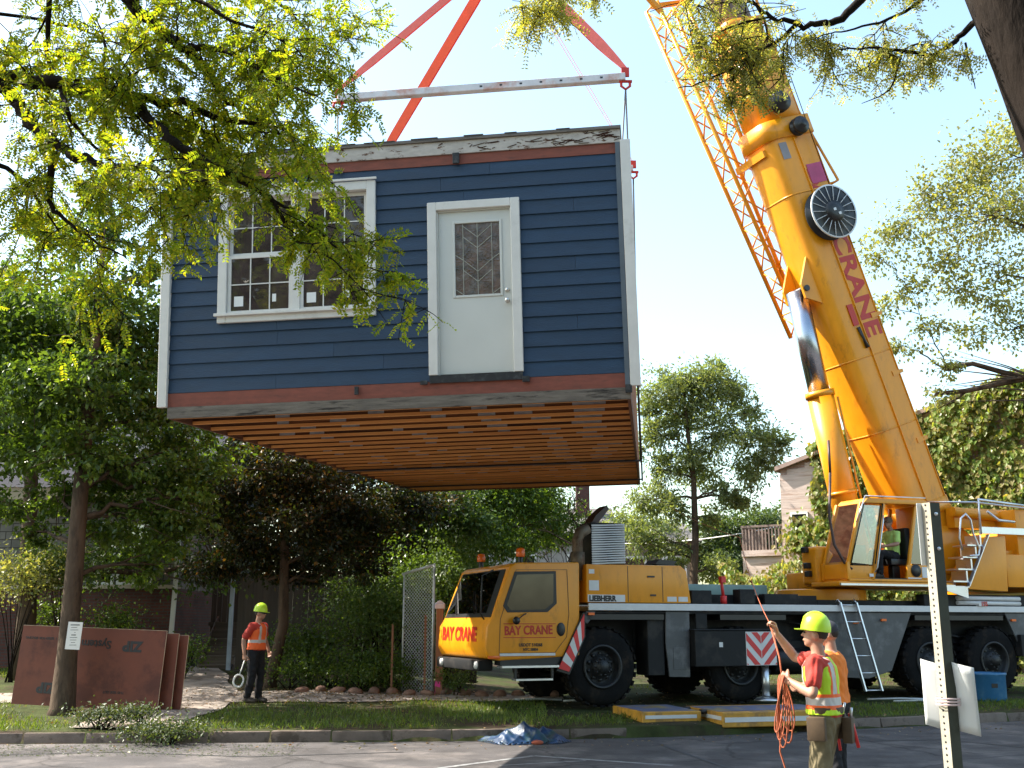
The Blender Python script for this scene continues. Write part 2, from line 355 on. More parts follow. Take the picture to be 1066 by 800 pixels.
# painted and sealed lines on the road
pm = MB()
for a, b, w in [((440, 802), (556, 787), .10), ((556, 787), (700, 797), .10), ((640, 800), (760, 806), .1), ((520, 797), (610, 792), .06)]:
    A = atz(*a, .004); B = atz(*b, .004); d = (B - A); n = Vector((-d.y, d.x, 0)).normalized() * w / 2
    pm.quad(A - n, B - n, B + n, A + n)
pm.build("road_marking", M_paint, kind="structure")
ck = MB()
for pts in [[(690, 776), (720, 787), (760, 800)], [(860, 772), (980, 770), (1066, 778)], [(0, 786), (120, 783), (260, 788), (420, 783)]]:
    P = [atz(u, v, .004) for u, v in pts]
    for A, B in zip(P[:-1], P[1:]):
        d = B - A; n = Vector((-d.y, d.x, 0)).normalized() * .03; ck.quad(A - n, B - n, B + n, A + n)
ck.build("road_crack", M_crack, kind="structure")
# ================================================================== LIFTED HOUSE MODULE
M_siding = mat("blue lap siding", (0.0105, 0.034, 0.072), 0.6, var=0.16, vscale=2.0, bump=0.25, bscale=18, stretch=(1, 1, 6), col2=(0.013, 0.039, 0.080), c2scale=1.2, isl=.09)
M_trim = mat("white trim", (0.66, 0.63, 0.58), 0.5, var=0.06, vscale=4, col2=(0.5, 0.47, 0.42), c2scale=3, c2lo=0.58, c2hi=0.75)
M_door = mat("door paint", (0.60, 0.59, 0.54), 0.35, var=0.03, vscale=1.5)
M_red = mat("red sheathing", (0.21, 0.062, 0.040), 0.8, var=0.2, vscale=5, stretch=(1, 1, 4), col2=(0.13, 0.05, 0.035), c2scale=4, c2lo=0.55, c2hi=0.7)
M_weath = mat("weathered beam", (0.17, 0.145, 0.12), 0.9, var=0.35, vscale=3, stretch=(0.7, 1, 7), bump=0.4, bscale=30, col2=(0.035, 0.03, 0.027), c2scale=2.2, c2lo=0.54, c2hi=0.64)
M_fascia = mat("scuffed white fascia", (0.48, 0.43, 0.38), 0.85, var=0.2, vscale=5, col2=(0.13, 0.07, 0.045), c2scale=6.5, c2lo=0.57, c2hi=0.62, stretch=(1, 1, 2.5))
M_joist = wood_mat("floor joist timber", (0.80, 0.36, 0.10), (0.55, 0.21, 0.055), axis=0, rough=0.8)  # flanges kept lighter: light on the joist bottoms put into the colour
M_sub = wood_mat("shade-dark subfloor and web", (0.27, 0.094, 0.022), (0.05, 0.018, 0.006), axis=0, scale=0.6)  # kept darker: shade between the joists put into the colour
M_rim = wood_mat("dark rim joist", (0.20, 0.075, 0.035), (0.09, 0.035, 0.02), axis=1)
M_plate = mat("grey joist plate", (0.30, 0.30, 0.30), 0.6, metal=0.0, var=0.25, vscale=6)
M_black = mat("black rubber strip", (0.012, 0.012, 0.013), 0.6, var=0.3, vscale=15, col2=(0.05, 0.05, 0.05), c2scale=12)
M_osb = mat("bare wall board", (0.33, 0.17, 0.10), 0.9, var=0.3, vscale=7, bump=0.2, col2=(0.24, 0.10, 0.06), c2scale=2.5)
M_roof = mat("grey roof underlay", (0.16, 0.15, 0.15), 0.85, var=0.2)
M_glass = glass_mat("window glass", (0.55, 0.52, 0.5), 0.03, painted_refl=.45, fcol=(.13, .095, .085))
M_lead = mat("patterned came glass", (0.085, 0.042, 0.026), 0.15, var=0.7, vscale=9, bump=0.35, bscale=45, col2=(0.13, 0.10, 0.085), c2scale=6, spec=0.9)  # brown base colour stands in for reflections in the door glass
M_came = mat("brass came", (0.42, 0.40, 0.33), 0.4, metal=0.2, var=0.1)
M_metal = mat("satin nickel", (0.55, 0.53, 0.5), 0.3, metal=1.0, var=0.05)
M_paper = mat("paper", (0.8, 0.79, 0.75), 0.85, var=0.03)
M_stain = mat("dark marks", (0.05, 0.02, 0.014), 0.9, var=0.3)

HW, HD, HH = 5.77, 14.78, 3.41
house = empty("house_module", (-4.312, 12.987, 4.227), label="blue sided house module hanging in mid air from the crane slings", cat="house")
cz, sz = math.cos(-.127), math.sin(-.127)
_Rz = Matrix.Rotation(-.127, 3, 'Z'); _Rx = Matrix.Rotation(.059, 3, 'X'); _Ry = Matrix.Rotation(-.017, 3, 'Y')
house.rotation_euler = (_Rz @ _Rx @ _Ry).to_euler()
HM = Matrix.Translation(house.location) @ (_Rz @ _Rx @ _Ry).to_4x4()
# walls as a shell of panels
w = MB()
w.box(0, .75, .03, .15, .3, HH - .1); w.box(2.56, 3.42, .03, .15, .3, HH - .1); w.box(4.42, HW, .03, .15, .3, HH - .1)
w.box(.75, 2.56, .03, .15, .3, 1.29); w.box(.75, 2.56, .03, .15, 2.82, HH - .1); w.box(3.42, 4.42, .03, .15, 2.52, HH - .1)
w.box(0, .14, .15, HD, .3, HH - .1); w.box(HW - .14, HW, .15, HD, .3, HH - .1); [w.box(a, b, HD - .14, HD, .3, HH - .1) for a, b in ((.14, .8), (2.5, 3.3), (4.95, HW - .14))]; w.box(.8, 2.5, HD - .14, HD, 2.7, HH - .1); w.box(3.3, 4.95, HD - .14, HD, 2.7, HH - .1)
w.box(.14, 1.2, 7.9, 8.0, .3, HH - .1)
w.build("wall", M_osb, house)
MB().box(-.0, HW, 0, HD, HH - .1, HH - .03).build("ceiling", M_osb, house)
rf = MB().box(-.04, HW + .02, -.035, HD + .03, HH - .03, HH + .012)
for k in range(9): # lifted edges of the roof underlay
    x = .2 + k * .6 + rnd.uniform(-.1, .1); rf.box(x, x + rnd.uniform(.15, .5), -.05, .3, HH + .013, HH + .013 + rnd.uniform(.003, .010))
rf.build("roof", M_roof, house)
# lap siding: every course a wedge, cut round the openings
OPEN = [(3.40, 4.44, .3, 2.53), (.73, 2.58, 1.27, 2.83)]
sd_ = MB(); z = .316; c = .1855; k = 0
while z < 3.06:
    z1 = min(z + c, 3.072); ivs = [(0.0, HW)]
    for x0, x1, a, b in OPEN:
        if z1 > a and z < b:
            ni = []
            for i0, i1 in ivs:
                if x0 > i0: ni.append((i0, min(i1, x0)))
                if x1 < i1: ni.append((max(i0, x1), i1))
            ivs = ni
    iv2 = []
    for i0, i1 in ivs:      # butt joints, staggered from course to course
        cut = [x for x in ((.9 + 1.37 * (k * 5 % 4)) % 4.1 + .5, (2.8 + 1.37 * (k * 7 % 4)) % 4.4 + 1.0) if i0 + .4 < x < i1 - .4]; ed = [i0] + sorted(cut) + [i1]
        iv2 += [(a + (.0015 if a != i0 else 0), b - (.0015 if b != i1 else 0)) for a, b in zip(ed, ed[1:])]
    k += 1
    for i0, i1 in iv2:
        sd_.prism([(.03, z), (.03, z1 + .010), (.014, z1 + .010), (-.006, z + .002)], lambda a, b, d: (d, a, b), i0, i1)
    z += c
sd_.build("lap_siding", M_siding, house)
# bands
MB().box(0.0, HW - .06, -.002, .03, .141, .314).box(0.05, HW - .06, 0.0, .03, 3.075, 3.205).build("sheathing_band", M_red, house)
MB().box(0, HW, -.012, .05, 0, .139).build("sill_beam", M_weath, house)
st = MB().box(0, HW + .01, -.02, .03, 3.208, 3.375) # torn underlay and marks on the fascia
for k in range(46):
    x = 3.3 + rnd.random() ** 0.7 * 2.4; zz = 3.22 + rnd.random() * .13; dx = rnd.uniform(.03, .2); dz = rnd.uniform(-.05, .05)
    st.bar((x, -.023, zz), (min(x + dx, HW), -.023, min(max(zz + dz, 3.215), 3.37)), .006, .007, 1)
st.build("fascia", [M_fascia, M_stain], house)
MB().box(0, HW + .01, -.045, .02, 3.378, 3.396).build("drip_edge", M_weath, house)
MB().box(-.012, -.001, -.05, .02, .14, 2.98).box(-.125, -.013, -.04, -.012, .14, 2.98).box(-.125, -.002, -.011, .03, .141, 2.979).build("corner_board", M_trim, house, bevel=.004, seg=1)
MB().box(HW + .002, HW + .125, -.05, -.02, .15, 3.225).box(HW + .1, HW + .125, -.019, .12, .151, 3.224).build("corner_board", M_trim, house, bevel=.004, seg=1)
MB().box(HW - .06, HW - .002, -.03, .02, .15, 3.2).build("corner_flashing", mat("grey flashing", (.10, .12, .14), .5), house)
# floor underside: joists run parallel to the front
j = MB(); wb = MB(); jl = []; y = .06; k = 0
while y < HD - .03:
    zj = rnd.uniform(0, .008); j.box(.04, HW - .04, y, y + .060, zj, zj + .038); wb.box(.04, HW - .04, y + .024, y + .036, zj + .039, .235); jl.append((y, zj)); y += .59; k += 1
NJ = k
for jo, a in zip(j.parts("floor_joist", M_joist, house), range(NJ)): pass
wb.build("joist_web", M_sub, house, kind=None)  # web split off so the joist sides carry the darker shade colour
MB().box(.0, HW, .02, HD, .24, .298).build("subfloor", M_sub, house)
MB().box(-.0, .038, .055, HD, -.004, .238).box(HW - .04, HW, .055, HD, -.004, .238).box(.04, HW - .04, HD - .04, HD, -.003, .238).build("rim_joist", M_rim, house)
bl = MB() # grey plates on the joist webs, in rows
for i in range(1, NJ):
    for col, wd in [(.55, .2), (1.05, .2), (1.75, .22), (2.4, .2), (3.1, .24), (3.75, .26), (4.3, .3), (5.0, .36)]:
        if rnd.random() < (.92 if col > 4 else .6):
            x = col + rnd.uniform(-.12, .12); yy, zj = jl[i]
            bl.box(x, x + wd * rnd.uniform(.7, 1.2), yy + .010, yy + .0235, zj + .040, zj + .040 + rnd.uniform(.07, .14))
bl.parts("joist_plate", M_plate, house, limit=95)
# window: two double-hung units in one casing
win = MB()
for b in [(.63, .745, 1.18, 2.93), (2.565, 2.68, 1.18, 2.93), (.745, 2.565, 2.815, 2.93), (.745, 2.565, 1.18, 1.285)]:
    win.box(b[0], b[1], -.035, .06, b[2], b[3])
wo = win.build("window", M_trim, house, bevel=.006, seg=1)
MB().box(.60, 2.71, -.075, -.036, 1.262, 1.30).box(.61, 2.70, -.06, -.036, 2.935, 2.965).parts("sill", M_trim, wo, bevel=.004, seg=1)
def sash(x0, x1, z0, z1, y):
    s = MB(); t = .045
    s.box(x0, x0 + t, y, y + .04, z0, z1).box(x1 - t, x1, y, y + .04, z0, z1).box(x0 + t, x1 - t, y, y + .04, z0, z0 + t).box(x0 + t, x1 - t, y, y + .04, z1 - t, z1)
    so = s.build("sash", M_trim, wo)
    m = MB(); X0, X1, Z0, Z1 = x0 + t, x1 - t, z0 + t, z1 - t
    for i in (1, 2): xx = X0 + (X1 - X0) * i / 3; m.box(xx - .0075, xx + .0075, y + .006, y + .012, Z0, Z1)
    zz = (Z0 + Z1) / 2; m.box(X0, X1, y + .003, y + .0055, zz - .0075, zz + .0075)
    m.build("muntin", M_trim, so)
    MB().box(X0, X1, y + .017, y + .022, Z0, Z1).build("glass", M_glass, so)
    return so, X0, X1, Z0, Z1, y
for x0, x1 in ((.75, 1.60), (1.70, 2.56)):
    sash(x0, x1, 2.05, 2.81, .045)
    so, X0, X1, Z0, Z1, y = sash(x0, x1, 1.29, 2.06, -.002)
    stc = MB(); stc.box(X0 + .04, X0 + .16, y + .014, y + .0165, Z0 + .06, Z0 + .19).box(X0 + .54, X0 + .59, y + .014, y + .0165, Z0 + .1, Z0 + .2); stc.parts("window_sticker", M_paper, so)
MB().box(1.60, 1.70, -.02, .1, 1.286, 2.814).build("mullion", M_trim, wo)
ins = MB()
for k in range(10): # studs, ducts and rolls seen dark through the panes
    x = .3 + k * .42; ins.box(x, x + .04, 1.5 + .1 * (k % 3), 1.6 + .1 * (k % 3), .31, 3.28)
ins.build("wall_stud", M_joist, house)
MB().box(1.9, 2.05, .9, 1.0, 2.2, 2.3).box(2.25, 2.45, 1.1, 1.12, 2.32, 2.5).build("stored_panel", M_paper, house)
# door
dt = MB()
for b in [(3.342, 3.455, .388, 2.58), (4.388, 4.502, .388, 2.58), (3.455, 4.388, 2.475, 2.58)]:
    dt.box(b[0], b[1], -.035, .06, b[2], b[3])
dr = MB(); X0, X1, Z0, Z1 = 3.475, 4.372, .40, 2.455; a0, a1, b0, b1 = 3.68, 4.24, 1.38, 2.30; yd = .028
for b in [(X0, a0, Z0, Z1), (a1, X1, Z0, Z1), (a0, a1, Z0, b0), (a0, a1, b1, Z1)]:
    dr.box(b[0], b[1], yd, yd + .045, b[2], b[3])
door = dr.build("door", M_door, house)
dt.build("door_casing", M_trim, door, bevel=.006, seg=1)
MB().box(3.456, 3.474, .005, .1, .39, 2.47).box(4.373, 4.387, .005, .1, .39, 2.47).box(3.474, 4.373, .005, .1, 2.456, 2.474).build("jamb", M_door, door)
dp = MB() # raised frame round the light
for b in [(a0 - .03, a0, b0 - .03, b1 + .03), (a1, a1 + .03, b0 - .03, b1 + .03), (a0, a1, b0 - .03, b0), (a0, a1, b1, b1 + .03)]:
    dp.box(b[0], b[1], yd - .012, yd + .01, b[2], b[3])
dp.build("light_frame", M_door, door, bevel=.004, seg=1)
MB().box(a0, a1, yd + .012, yd + .02, b0, b1).build("glass", M_lead, door)
cm = MB(); xm = (a0 + a1) / 2; wq = (a1 - a0)
for xx in (a0 + .10, xm, a1 - .10): cm.bar((xx, yd + .008, b0), (xx, yd + .008, b1), .008, .006)
for zc in (1.55, 1.68, 1.98, 2.12):
    for s_ in (-1, 1): cm.bar((xm, yd + .0095, zc), (xm + s_ * (wq / 2 - .10), yd + .0095, zc + .15), .008, .006)
for s_ in (-1, 1):
    xe = xm + s_ * (wq / 2)
    for zc in (1.46, 1.9): cm.bar((xe, yd + .0095, zc), (xe - s_ * .10, yd + .0095, zc - .07), .007, .006)
cm.build("came", M_came, door)
MB().lathe([(0, -.052), (.026, -.05), (.03, -.035), (.014, -.02), (.014, -.004), (.03, -.002), (.03, .0)], (4.322, yd, 1.285), (0, 1, 0), 16).build("knob", M_metal, door)
MB().lathe([(0, -.022), (.024, -.02), (.028, 0)], (4.322, yd, 1.42), (0, 1, 0), 16).build("deadbolt", M_metal, door)
MB().box(3.35, 4.49, -.03, -.0065, .29, .384).build("threshold", M_black, door)
# black brackets
br = MB()
for x, zz, w_, h_ in [(2.44, .24, .05, .10), (3.72, 3.14, .085, .14), (3.28, .30, .09, .05), (4.53, .29, .09, .07), (2.20, 3.075, .1, .03), (5.75, .12, .08, .10)]:
    br.box(x - w_ / 2, x + w_ / 2, -.05, -.021, zz - h_ / 2, zz + h_ / 2)
br.parts("bracket", M_black, house, bevel=.004, seg=1)
# ================================================================== MOBILE CRANE
def paint(name, col, **k): return mat(name, col, 0.38, var=k.get('var', .10), vscale=k.get('vs', 1.6), col2=k.get('col2'), c2scale=2.2, c2lo=.56, c2hi=.84, coat=.18, stretch=(1.6, 1.6, .7), bump=.03, bscale=9, spec=.4)
M_yel = paint("crane yellow", (0.72, 0.275, 0.006), col2=(0.24, 0.088, 0.014))
M_dk = mat("dark grey chassis", (0.010, 0.0105, 0.012), 0.65, var=.25, vscale=3, spec=.3, col2=(.03, .027, .025), c2scale=2)
M_gr = mat("grey panel", (0.065, 0.068, 0.073), 0.5, var=.12, vscale=2, col2=(.11, .11, .115), c2scale=2)
M_wh = mat("white stripe paint", (0.62, 0.62, 0.62), 0.4, var=.08, vscale=4)
M_alu = mat("aluminium", (0.62, 0.63, 0.66), 0.3, metal=.85, var=.1, vscale=5)
M_chrome = mat("chromed rod", (0.40, 0.42, 0.47), 0.25, metal=1.0, var=.06, vscale=3)
M_tyre = mat("tyre rubber", (0.010, 0.010, 0.0105), 0.95, spec=.2, var=.3, vscale=4, bump=.3, bscale=40, col2=(.035, .026, .019), c2scale=3.5, c2lo=.52, c2hi=.72)
M_rimw = mat("wheel rim", (0.022, 0.023, 0.025), 0.5, metal=.3, var=.3, vscale=6)
M_blk = mat("black plastic", (0.010, 0.010, 0.011), 0.4, var=.2)
M_txt = mat("red lettering", (0.46, 0.018, 0.005), 0.45, var=.05)
M_txtb = mat("black lettering", (0.012, 0.012, 0.013), 0.5, var=.05)
M_rr = mat("red warning stripe", (0.62, 0.03, 0.03), 0.45, var=.1)
M_org = mat("amber lens", (0.75, 0.13, 0.01), 0.25, var=.1)
M_cabglass = glass_mat("cab glass", (0.10, 0.12, 0.12), 0.22)
M_opglass = glass_mat("operator glass", (0.62, 0.68, 0.70), 0.12)
M_hose = mat("hydraulic hose", (0.05, 0.025, 0.018), .5)
M_pink = mat("faded banner", (0.45, 0.06, 0.16), .6)
M_silver = mat("grey plate", (0.22, 0.20, 0.21), .5)

CO = Vector((1.64, 19.64, 0.30)); CA = R(22)
crane = empty("mobile_crane", CO, (0, 0, CA), label="orange truck mounted mobile crane with its telescopic boom raised over the house", cat="crane")
def cworld(t, s, z): return CO + Vector((t * math.cos(CA) - s * math.sin(CA), t * math.sin(CA) + s * math.cos(CA), z))
tz = lambda a, b, d: (a, d, b)

# ---- chassis
ch = MB(); ch.box(-1.6, 10.9, .55, 2.15, .75, 1.60); ch.box(-.3, 10.9, .02, .5, 1.60, 1.655); ch.box(-.3, 10.9, 2.2, 2.68, 1.60, 1.655)
ch.box(.95, 1.3, .05, .52, .5, 1.6); ch.box(-.9, -.6, .3, .6, .6, 1.5)
for t in (0, 2.93, 7.56, 9.28): ch.tube([(t, .3, .68), (t, 2.4, .68)], .11, 10); ch.box(t - .25, t + .25, 1.1, 1.6, .5, .9)
ch.box(.9, 10.3, .52, .56, 1.0, 1.6); ch.box(3.8, 4.8, .35, 1.0, .45, 1.1); ch.box(6.0, 7.0, .4, .9, .6, 1.3)
chassis = ch.build("chassis", M_dk, crane, bevel=.012, seg=1)
sp = MB()
for s0, s1 in ((0.0, .035), (2.665, 2.70)):
    sp.prism([(1.32, 1.652), (1.30, 1.07), (1.36, .47), (1.80, .46), (1.83, 1.652)], tz, s0, s1)
    sp.prism([(4.75, 1.652), (4.92, .41), (5.92, .36), (6.50, .5), (7.12, 1.652)], tz, s0, s1)
    sp.prism([(9.66, 1.652), (10.12, .70), (10.9, .70), (10.9, 1.652)], tz, s0, s1)
    sp.prism([(-.30, 1.652), (-.42, 1.5), (-.30, 1.42), (-.12, 1.652)], tz, s0, s1)
sp.parts("side_panel", M_gr, chassis, bevel=.008, seg=1)
pd_ = MB()
for a in [(5.0, 5.75, .5, 1.25), (5.0, 5.75, 1.29, 1.6), (1.45, 1.75, .6, 1.0)]: pd_.box(a[0], a[1], -.008, -.002, a[2], a[3])
pd_.parts("locker_door", M_gr, chassis, bevel=.004, seg=1)
MB().box(-.29, 10.95, -.045, -.002, 1.665, 1.79).box(-.29, 10.95, 2.702, 2.745, 1.665, 1.79).build("white_rail", M_wh, crane, bevel=.006, seg=1)
ar = MB() # black wheel arch liners
for a, b, c_, d in [(-.42, -.3, 1.28, 1.0), (2.1, 2.5, 4.0, 4.4), (7.2, 7.2, 9.6, 9.9)]:
    ar.box(b, c_, .0, .5, 1.50, 1.597)
ar.parts("wheel_arch", M_blk, chassis)
mk = MB()
for t, z in [(-.3, 1.6), (5.6, 1.45), (6.3, 1.5), (7.9, 1.52), (9.8, 1.5)]: mk.box(t, t + .12, -.05, -.01, z - .02, z + .025)
mk.parts("marker_light", M_org, chassis)
hz = MB()
for k in range(9):
    t0 = rnd.uniform(.6, 8.5); s0 = rnd.uniform(.38, .5); z0 = rnd.uniform(.75, 1.5); hz.tube([(t0, s0, z0), (t0 + .4, s0 - .04, z0 - rnd.uniform(.05, .2)), (t0 + .9, s0, z0 - .05), (t0 + 1.5, s0 + .02, z0 + rnd.uniform(-.1, .1))], .018, 6)
hz.tube([(3.75, .25, .72), (4.75, .25, .72)], .24, 16); hz.tube([(6.1, .3, .95), (6.7, .3, .95)], .2, 16); hz.parts("chassis_pipe", M_blk, chassis)
# ---- wheels
def wheel(t, s, side):
    r = .685; d = side
    tb = MB(); W = .37
    prof = [(r * .55, 0), (r * .80, -.015), (r * .94, .02), (r * .99, .06), (r, .10), (r, W - .1), (r * .99, W - .06), (r * .94, W - .02), (r * .55, W)]
    tb.lathe(prof, (0, 0, 0), (0, d, 0), 40)
    for k in range(28):
        a = 2 * math.pi * k / 28
        M = Matrix.Rotation(a, 4, 'Y')
        for y0, y1, off in ((.02, .16, 0), (.21, .35, .5)):
            M2 = Matrix.Rotation(a + off * 2 * math.pi / 28, 4, 'Y')
            tb.box(-.045, .045, min(y0 * d, y1 * d), max(y0 * d, y1 * d), r * .985, r + .022, M=M2)
    e = tb.build("wheel", M_tyre, crane); e.location = (t, s, r - .01)
    rm = MB(); R_ = r * .54
    rm.lathe([(R_ + .015, -.005), (R_ + .02, -.025), (R_ - .02, -.03), (R_ - .03, .05), (R_ * .78, .12), (R_ * .72, .13), (R_ * .50, .05), (R_ * .46, -.0), (R_ * .30, -.03), (R_ * .28, -.06), (0, -.065)], (0, 0, 0), (0, d, 0), 32)
    for k in range(10):
        a = 2 * math.pi * k / 10; rm.lathe([(.0, -.03), (.018, -.03), (.02, .05)], (math.cos(a) * R_ * .40, 0, math.sin(a) * R_ * .40), (0, d, 0), 6)
    ho = rm
    for k in range(10):
        a = 2 * math.pi * (k + .5) / 10; ho.lathe([(0, .1), (.035, .1), (.04, .12)], (math.cos(a) * R_ * .63, -.02 * d, math.sin(a) * R_ * .63), (0, d, 0), 8, 1)
    rm.build("rim", [M_rimw, M_blk], e)
    return e
w0 = wheel(0, .03, 1); w1 = wheel(0, 2.67, -1)
for t in (2.93, 7.56, 9.28):
    for w_ in (w0, w1):
        c_ = copy_tree(w_, crane); c_.location = (t, w_.location.y, w_.location.z)
# ---- outriggers
ob = MB(); ob.box(1.83, 3.64, -.16, .3, .65, 1.30); ob.box(1.83, 3.64, .3, 2.4, .75, 1.2); ob.box(1.83, 3.64, 2.4, 2.86, .65, 1.3); ob.box(1.80, 3.66, -.17, .32, 1.30, 1.33)
ob.box(1.95, 2.2, -.02, .02, 1.33, 1.62); ob.box(9.95, 10.8, -.1, 2.8, .75, 1.2)
outr = ob.parts("outrigger_box", M_dk, crane, bevel=.01, seg=1)[0]
og = MB(); og.tube([(3.44, -.02, .02), (3.44, -.02, .66)], .075, 14).lathe([(0, 0), (.24, 0), (.22, .04), (.08, .08)], (3.44, -.02, .0), (0, 0, 1), 18); og.build("outrigger_leg", M_alu, outr)
cv = MB()
tA, tB, zA, zB = 2.94, 3.62, .66, 1.28; tm = (tA + tB) / 2
cv.box(tA, tB, -.166, -.161, zA, zB, 0)
def clip_band(poly, a, b, nx_, nz_):
    # clip polygon to a <= nx*x+nz*z <= b
    for sgn, lim in ((1, b), (-1, -a)):
        out = []
        for i in range(len(poly)):
            p, q_ = poly[i], poly[(i + 1) % len(poly)]; fp = sgn * (nx_ * p[0] + nz_ * p[1]) - lim; fq = sgn * (nx_ * q_[0] + nz_ * q_[1]) - lim
            if fp <= 0: out.append(p)
            if fp * fq < 0: t = fp / (fp - fq); out.append((p[0] + (q_[0] - p[0]) * t, p[1] + (q_[1] - p[1]) * t))
        poly = out
        if len(poly) < 3: return []
    return poly
for half, sg in (((tA, tm), 1), ((tm, tB), -1)):
    for k in range(-12, 16):
        pz = clip_band([(half[0] + .01, zA + .01), (half[1] - .005, zA + .01), (half[1] - .005, zB - .01), (half[0] + .01, zB - .01)], k * .19 + (sg * (tm)) * .72 - .035, k * .19 + .095 + (sg * tm) * .72 - .035, sg * .72, .69)
        if pz: cv.prism(pz, tz, -.169, -.1665, 1)
cv.build("chevron_board", [M_wh, M_rr], outr)
MB().box(2.35, 2.43, -.164, -.161, 1.0, 1.09).build("data_plate", M_wh, outr)
# ---- carrier cab
cabp = [(-.46, .87), (-2.00, .80), (-2.20, .84), (-2.27, 1.0), (-2.24, 1.38), (-2.15, 1.52), (-1.80, 2.42), (-1.68, 2.49), (-.44, 2.52)]
cb = MB().prism(cabp, tz, .0, 2.62)
cab = cb.build("carrier_cab", M_yel, crane, bevel=.045, seg=3)
# door outline, windows
sm = MB(); dpoly = [(-2.01, .93), (-1.99, 1.5), (-1.69, 2.36), (-.70, 2.38), (-.67, 1.6), (-.72, 1.2), (-.95, .93)]
for a, b in zip(dpoly, dpoly[1:] + dpoly[:1]): sm.bar((a[0], -.001, a[1]), (b[0], -.001, b[1]), .006, .012, upv=(0, 1, 0))
dseam = sm.build("door_seam", M_blk, cab)
wp = [(-1.72, 2.33), (-.92, 2.35), (-.91, 1.78), (-1.09, 1.63), (-1.86, 1.62), (-1.94, 1.73)]
def inset(poly, d):
    cx = sum(p[0] for p in poly) / len(poly); cy = sum(p[1] for p in poly) / len(poly)
    return [(x + (cx - x) * d / max(.01, math.hypot(cx - x, cy - y)), y + (cy - y) * d / max(.01, math.hypot(cx - x, cy - y))) for x, y in poly]
cwin = MB().prism(wp, tz, -.012, -.002).build("side_window", M_blk, cab, bevel=.004, seg=1)
MB().prism(inset(wp, .07), tz, -.016, -.0125).build("glass", glass_mat("cab side glass", (.012, .011, .010), .04, painted_refl=.25, fcol=(.06, .045, .035)), cwin)
# windscreen on the slanted front
def fr(s, k): # k 0 bottom 1 top of the slanted front
    return Vector((-2.15 + .35 * k, s, 1.52 + .90 * k))
nfr = Vector((-.90, 0, .35)).normalized()
ws = MB(); vs = [fr(.06, .02) + nfr * .006, fr(2.56, .02) + nfr * .006, fr(2.46, .95) + nfr * .006, fr(.16, .95) + nfr * .006]
ws.add(vs + [v - nfr * .01 for v in vs], [(0, 1, 2, 3), (7, 6, 5, 4), (0, 4, 5, 1), (1, 5, 6, 2), (2, 6, 7, 3), (3, 7, 4, 0)])
wsf = ws.build("windscreen", M_blk, cab)
vs = [fr(.34, .10) + nfr * .011, fr(2.48, .10) + nfr * .011, fr(2.40, .93) + nfr * .011, fr(.42, .93) + nfr * .011]
MB().add(vs + [v - nfr * .004 for v in vs], [(0, 1, 2, 3), (7, 6, 5, 4), (0, 4, 5, 1), (1, 5, 6, 2), (2, 6, 7, 3), (3, 7, 4, 0)]).build("glass", glass_mat("windscreen glass", (.05, .06, .06), .6), wsf)
wpr = MB()
for s in (.9, 1.9): wpr.bar(fr(s, .08) + nfr * .03, fr(s + .5, .55) + nfr * .025, .02, .015); 
wpr.parts("wiper", M_blk, wsf)
# front lower lettering, lamps
Mfront = frame_mat((-2.262, 2.38, 1.13), (0, -1, 0), (0.03, 0, 1))
text("lettering", "BAY CRANE", .34, M_txt, cab, Mfront, bold=.012, sx=1.05)
bp_ = MB(); bp_.box(-2.30, -2.02, .25, 2.6, .62, .81); bp_.build("bumper", M_dk, cab, bevel=.04)
hl = MB()
for s in (.35, 2.25): hl.lathe([(0, -.03), (.06, -.02), (.07, .03)], (-2.31, s, .72), (1, 0, 0), 16)
hl.parts("headlight", M_wh, cab)
MB().box(-2.22, -2.0, -.012, -.002, .835, .885).build("indicator", M_org, cab, bevel=.004)
MB().box(-2.0, -.95, -.02, -.003, .88, .925).build("sill_strip", M_wh, cab)
ms_ = MB(); ms_.box(-1.98, -.72, .02, .3, .72, .86, 0).box(-1.98, -.9, -.07, .18, .68, .715, 1).box(-1.7, -1.0, -.02, .2, .46, .49, 1).box(-1.72, -1.68, .0, .05, .49, .68, 0).box(-1.02, -.98, .0, .05, .49, .68, 0)
ms_.build("step", [M_blk, M_alu], cab)
text("lettering", "BAY CRANE", .215, M_txt, cab, frame_mat((-1.915, -.004, 1.235), (1, 0, 0.02), (0, 0, 1)), bold=.006, sx=.80)
MB().box(-1.93, -.93, -.006, -.002, 1.185, 1.197).box(-1.93, -.93, -.006, -.002, 1.42, 1.432).build("lettering_rule", M_txt, cab)
text("lettering", "USDOT 510268", .075, M_txtb, cab, frame_mat((-1.64, -.004, 1.04), (1, 0, 0), (0, 0, 1)), bold=.002, sx=.9)
text("lettering", "NYC 58804", .065, M_txtb, cab, frame_mat((-1.56, -.004, .965), (1, 0, 0), (0, 0, 1)), bold=.002, sx=.9)
dh = MB(); dh.ball((-.83, -.004, 1.33), .085, .02, .12); dh.build("door_handle", M_blk, cab)
mr_ = MB(); mr_.tube([(-1.5, -.0, 1.60), (-1.58, -.08, 1.58), (-1.70, -.10, 1.50)], .012, 6).ball((-1.73, -.11, 1.48), .07, .05, .07)
mr_.tube([(-2.12, .0, 2.35), (-2.35, -.05, 2.25), (-2.38, -.06, 1.6), (-2.30, -.02, 1.5)], .014, 6); mr_.build("mirror", M_blk, cab)
for s, t in ((.45, -1.42), (2.3, -1.5)):
    bc = MB(); bc.lathe([(.05, 0), (.05, .08), (.04, .12)], (t, s, 2.50), (0, 0, 1), 12); bo = bc.build("beacon", M_blk, cab)
    MB().lathe([(.075, 0), (.085, .03), (.08, .13), (.05, .16), (0, .165)], (t, s, 2.62), (0, 0, 1), 14).build("beacon_lens", M_org, bo)
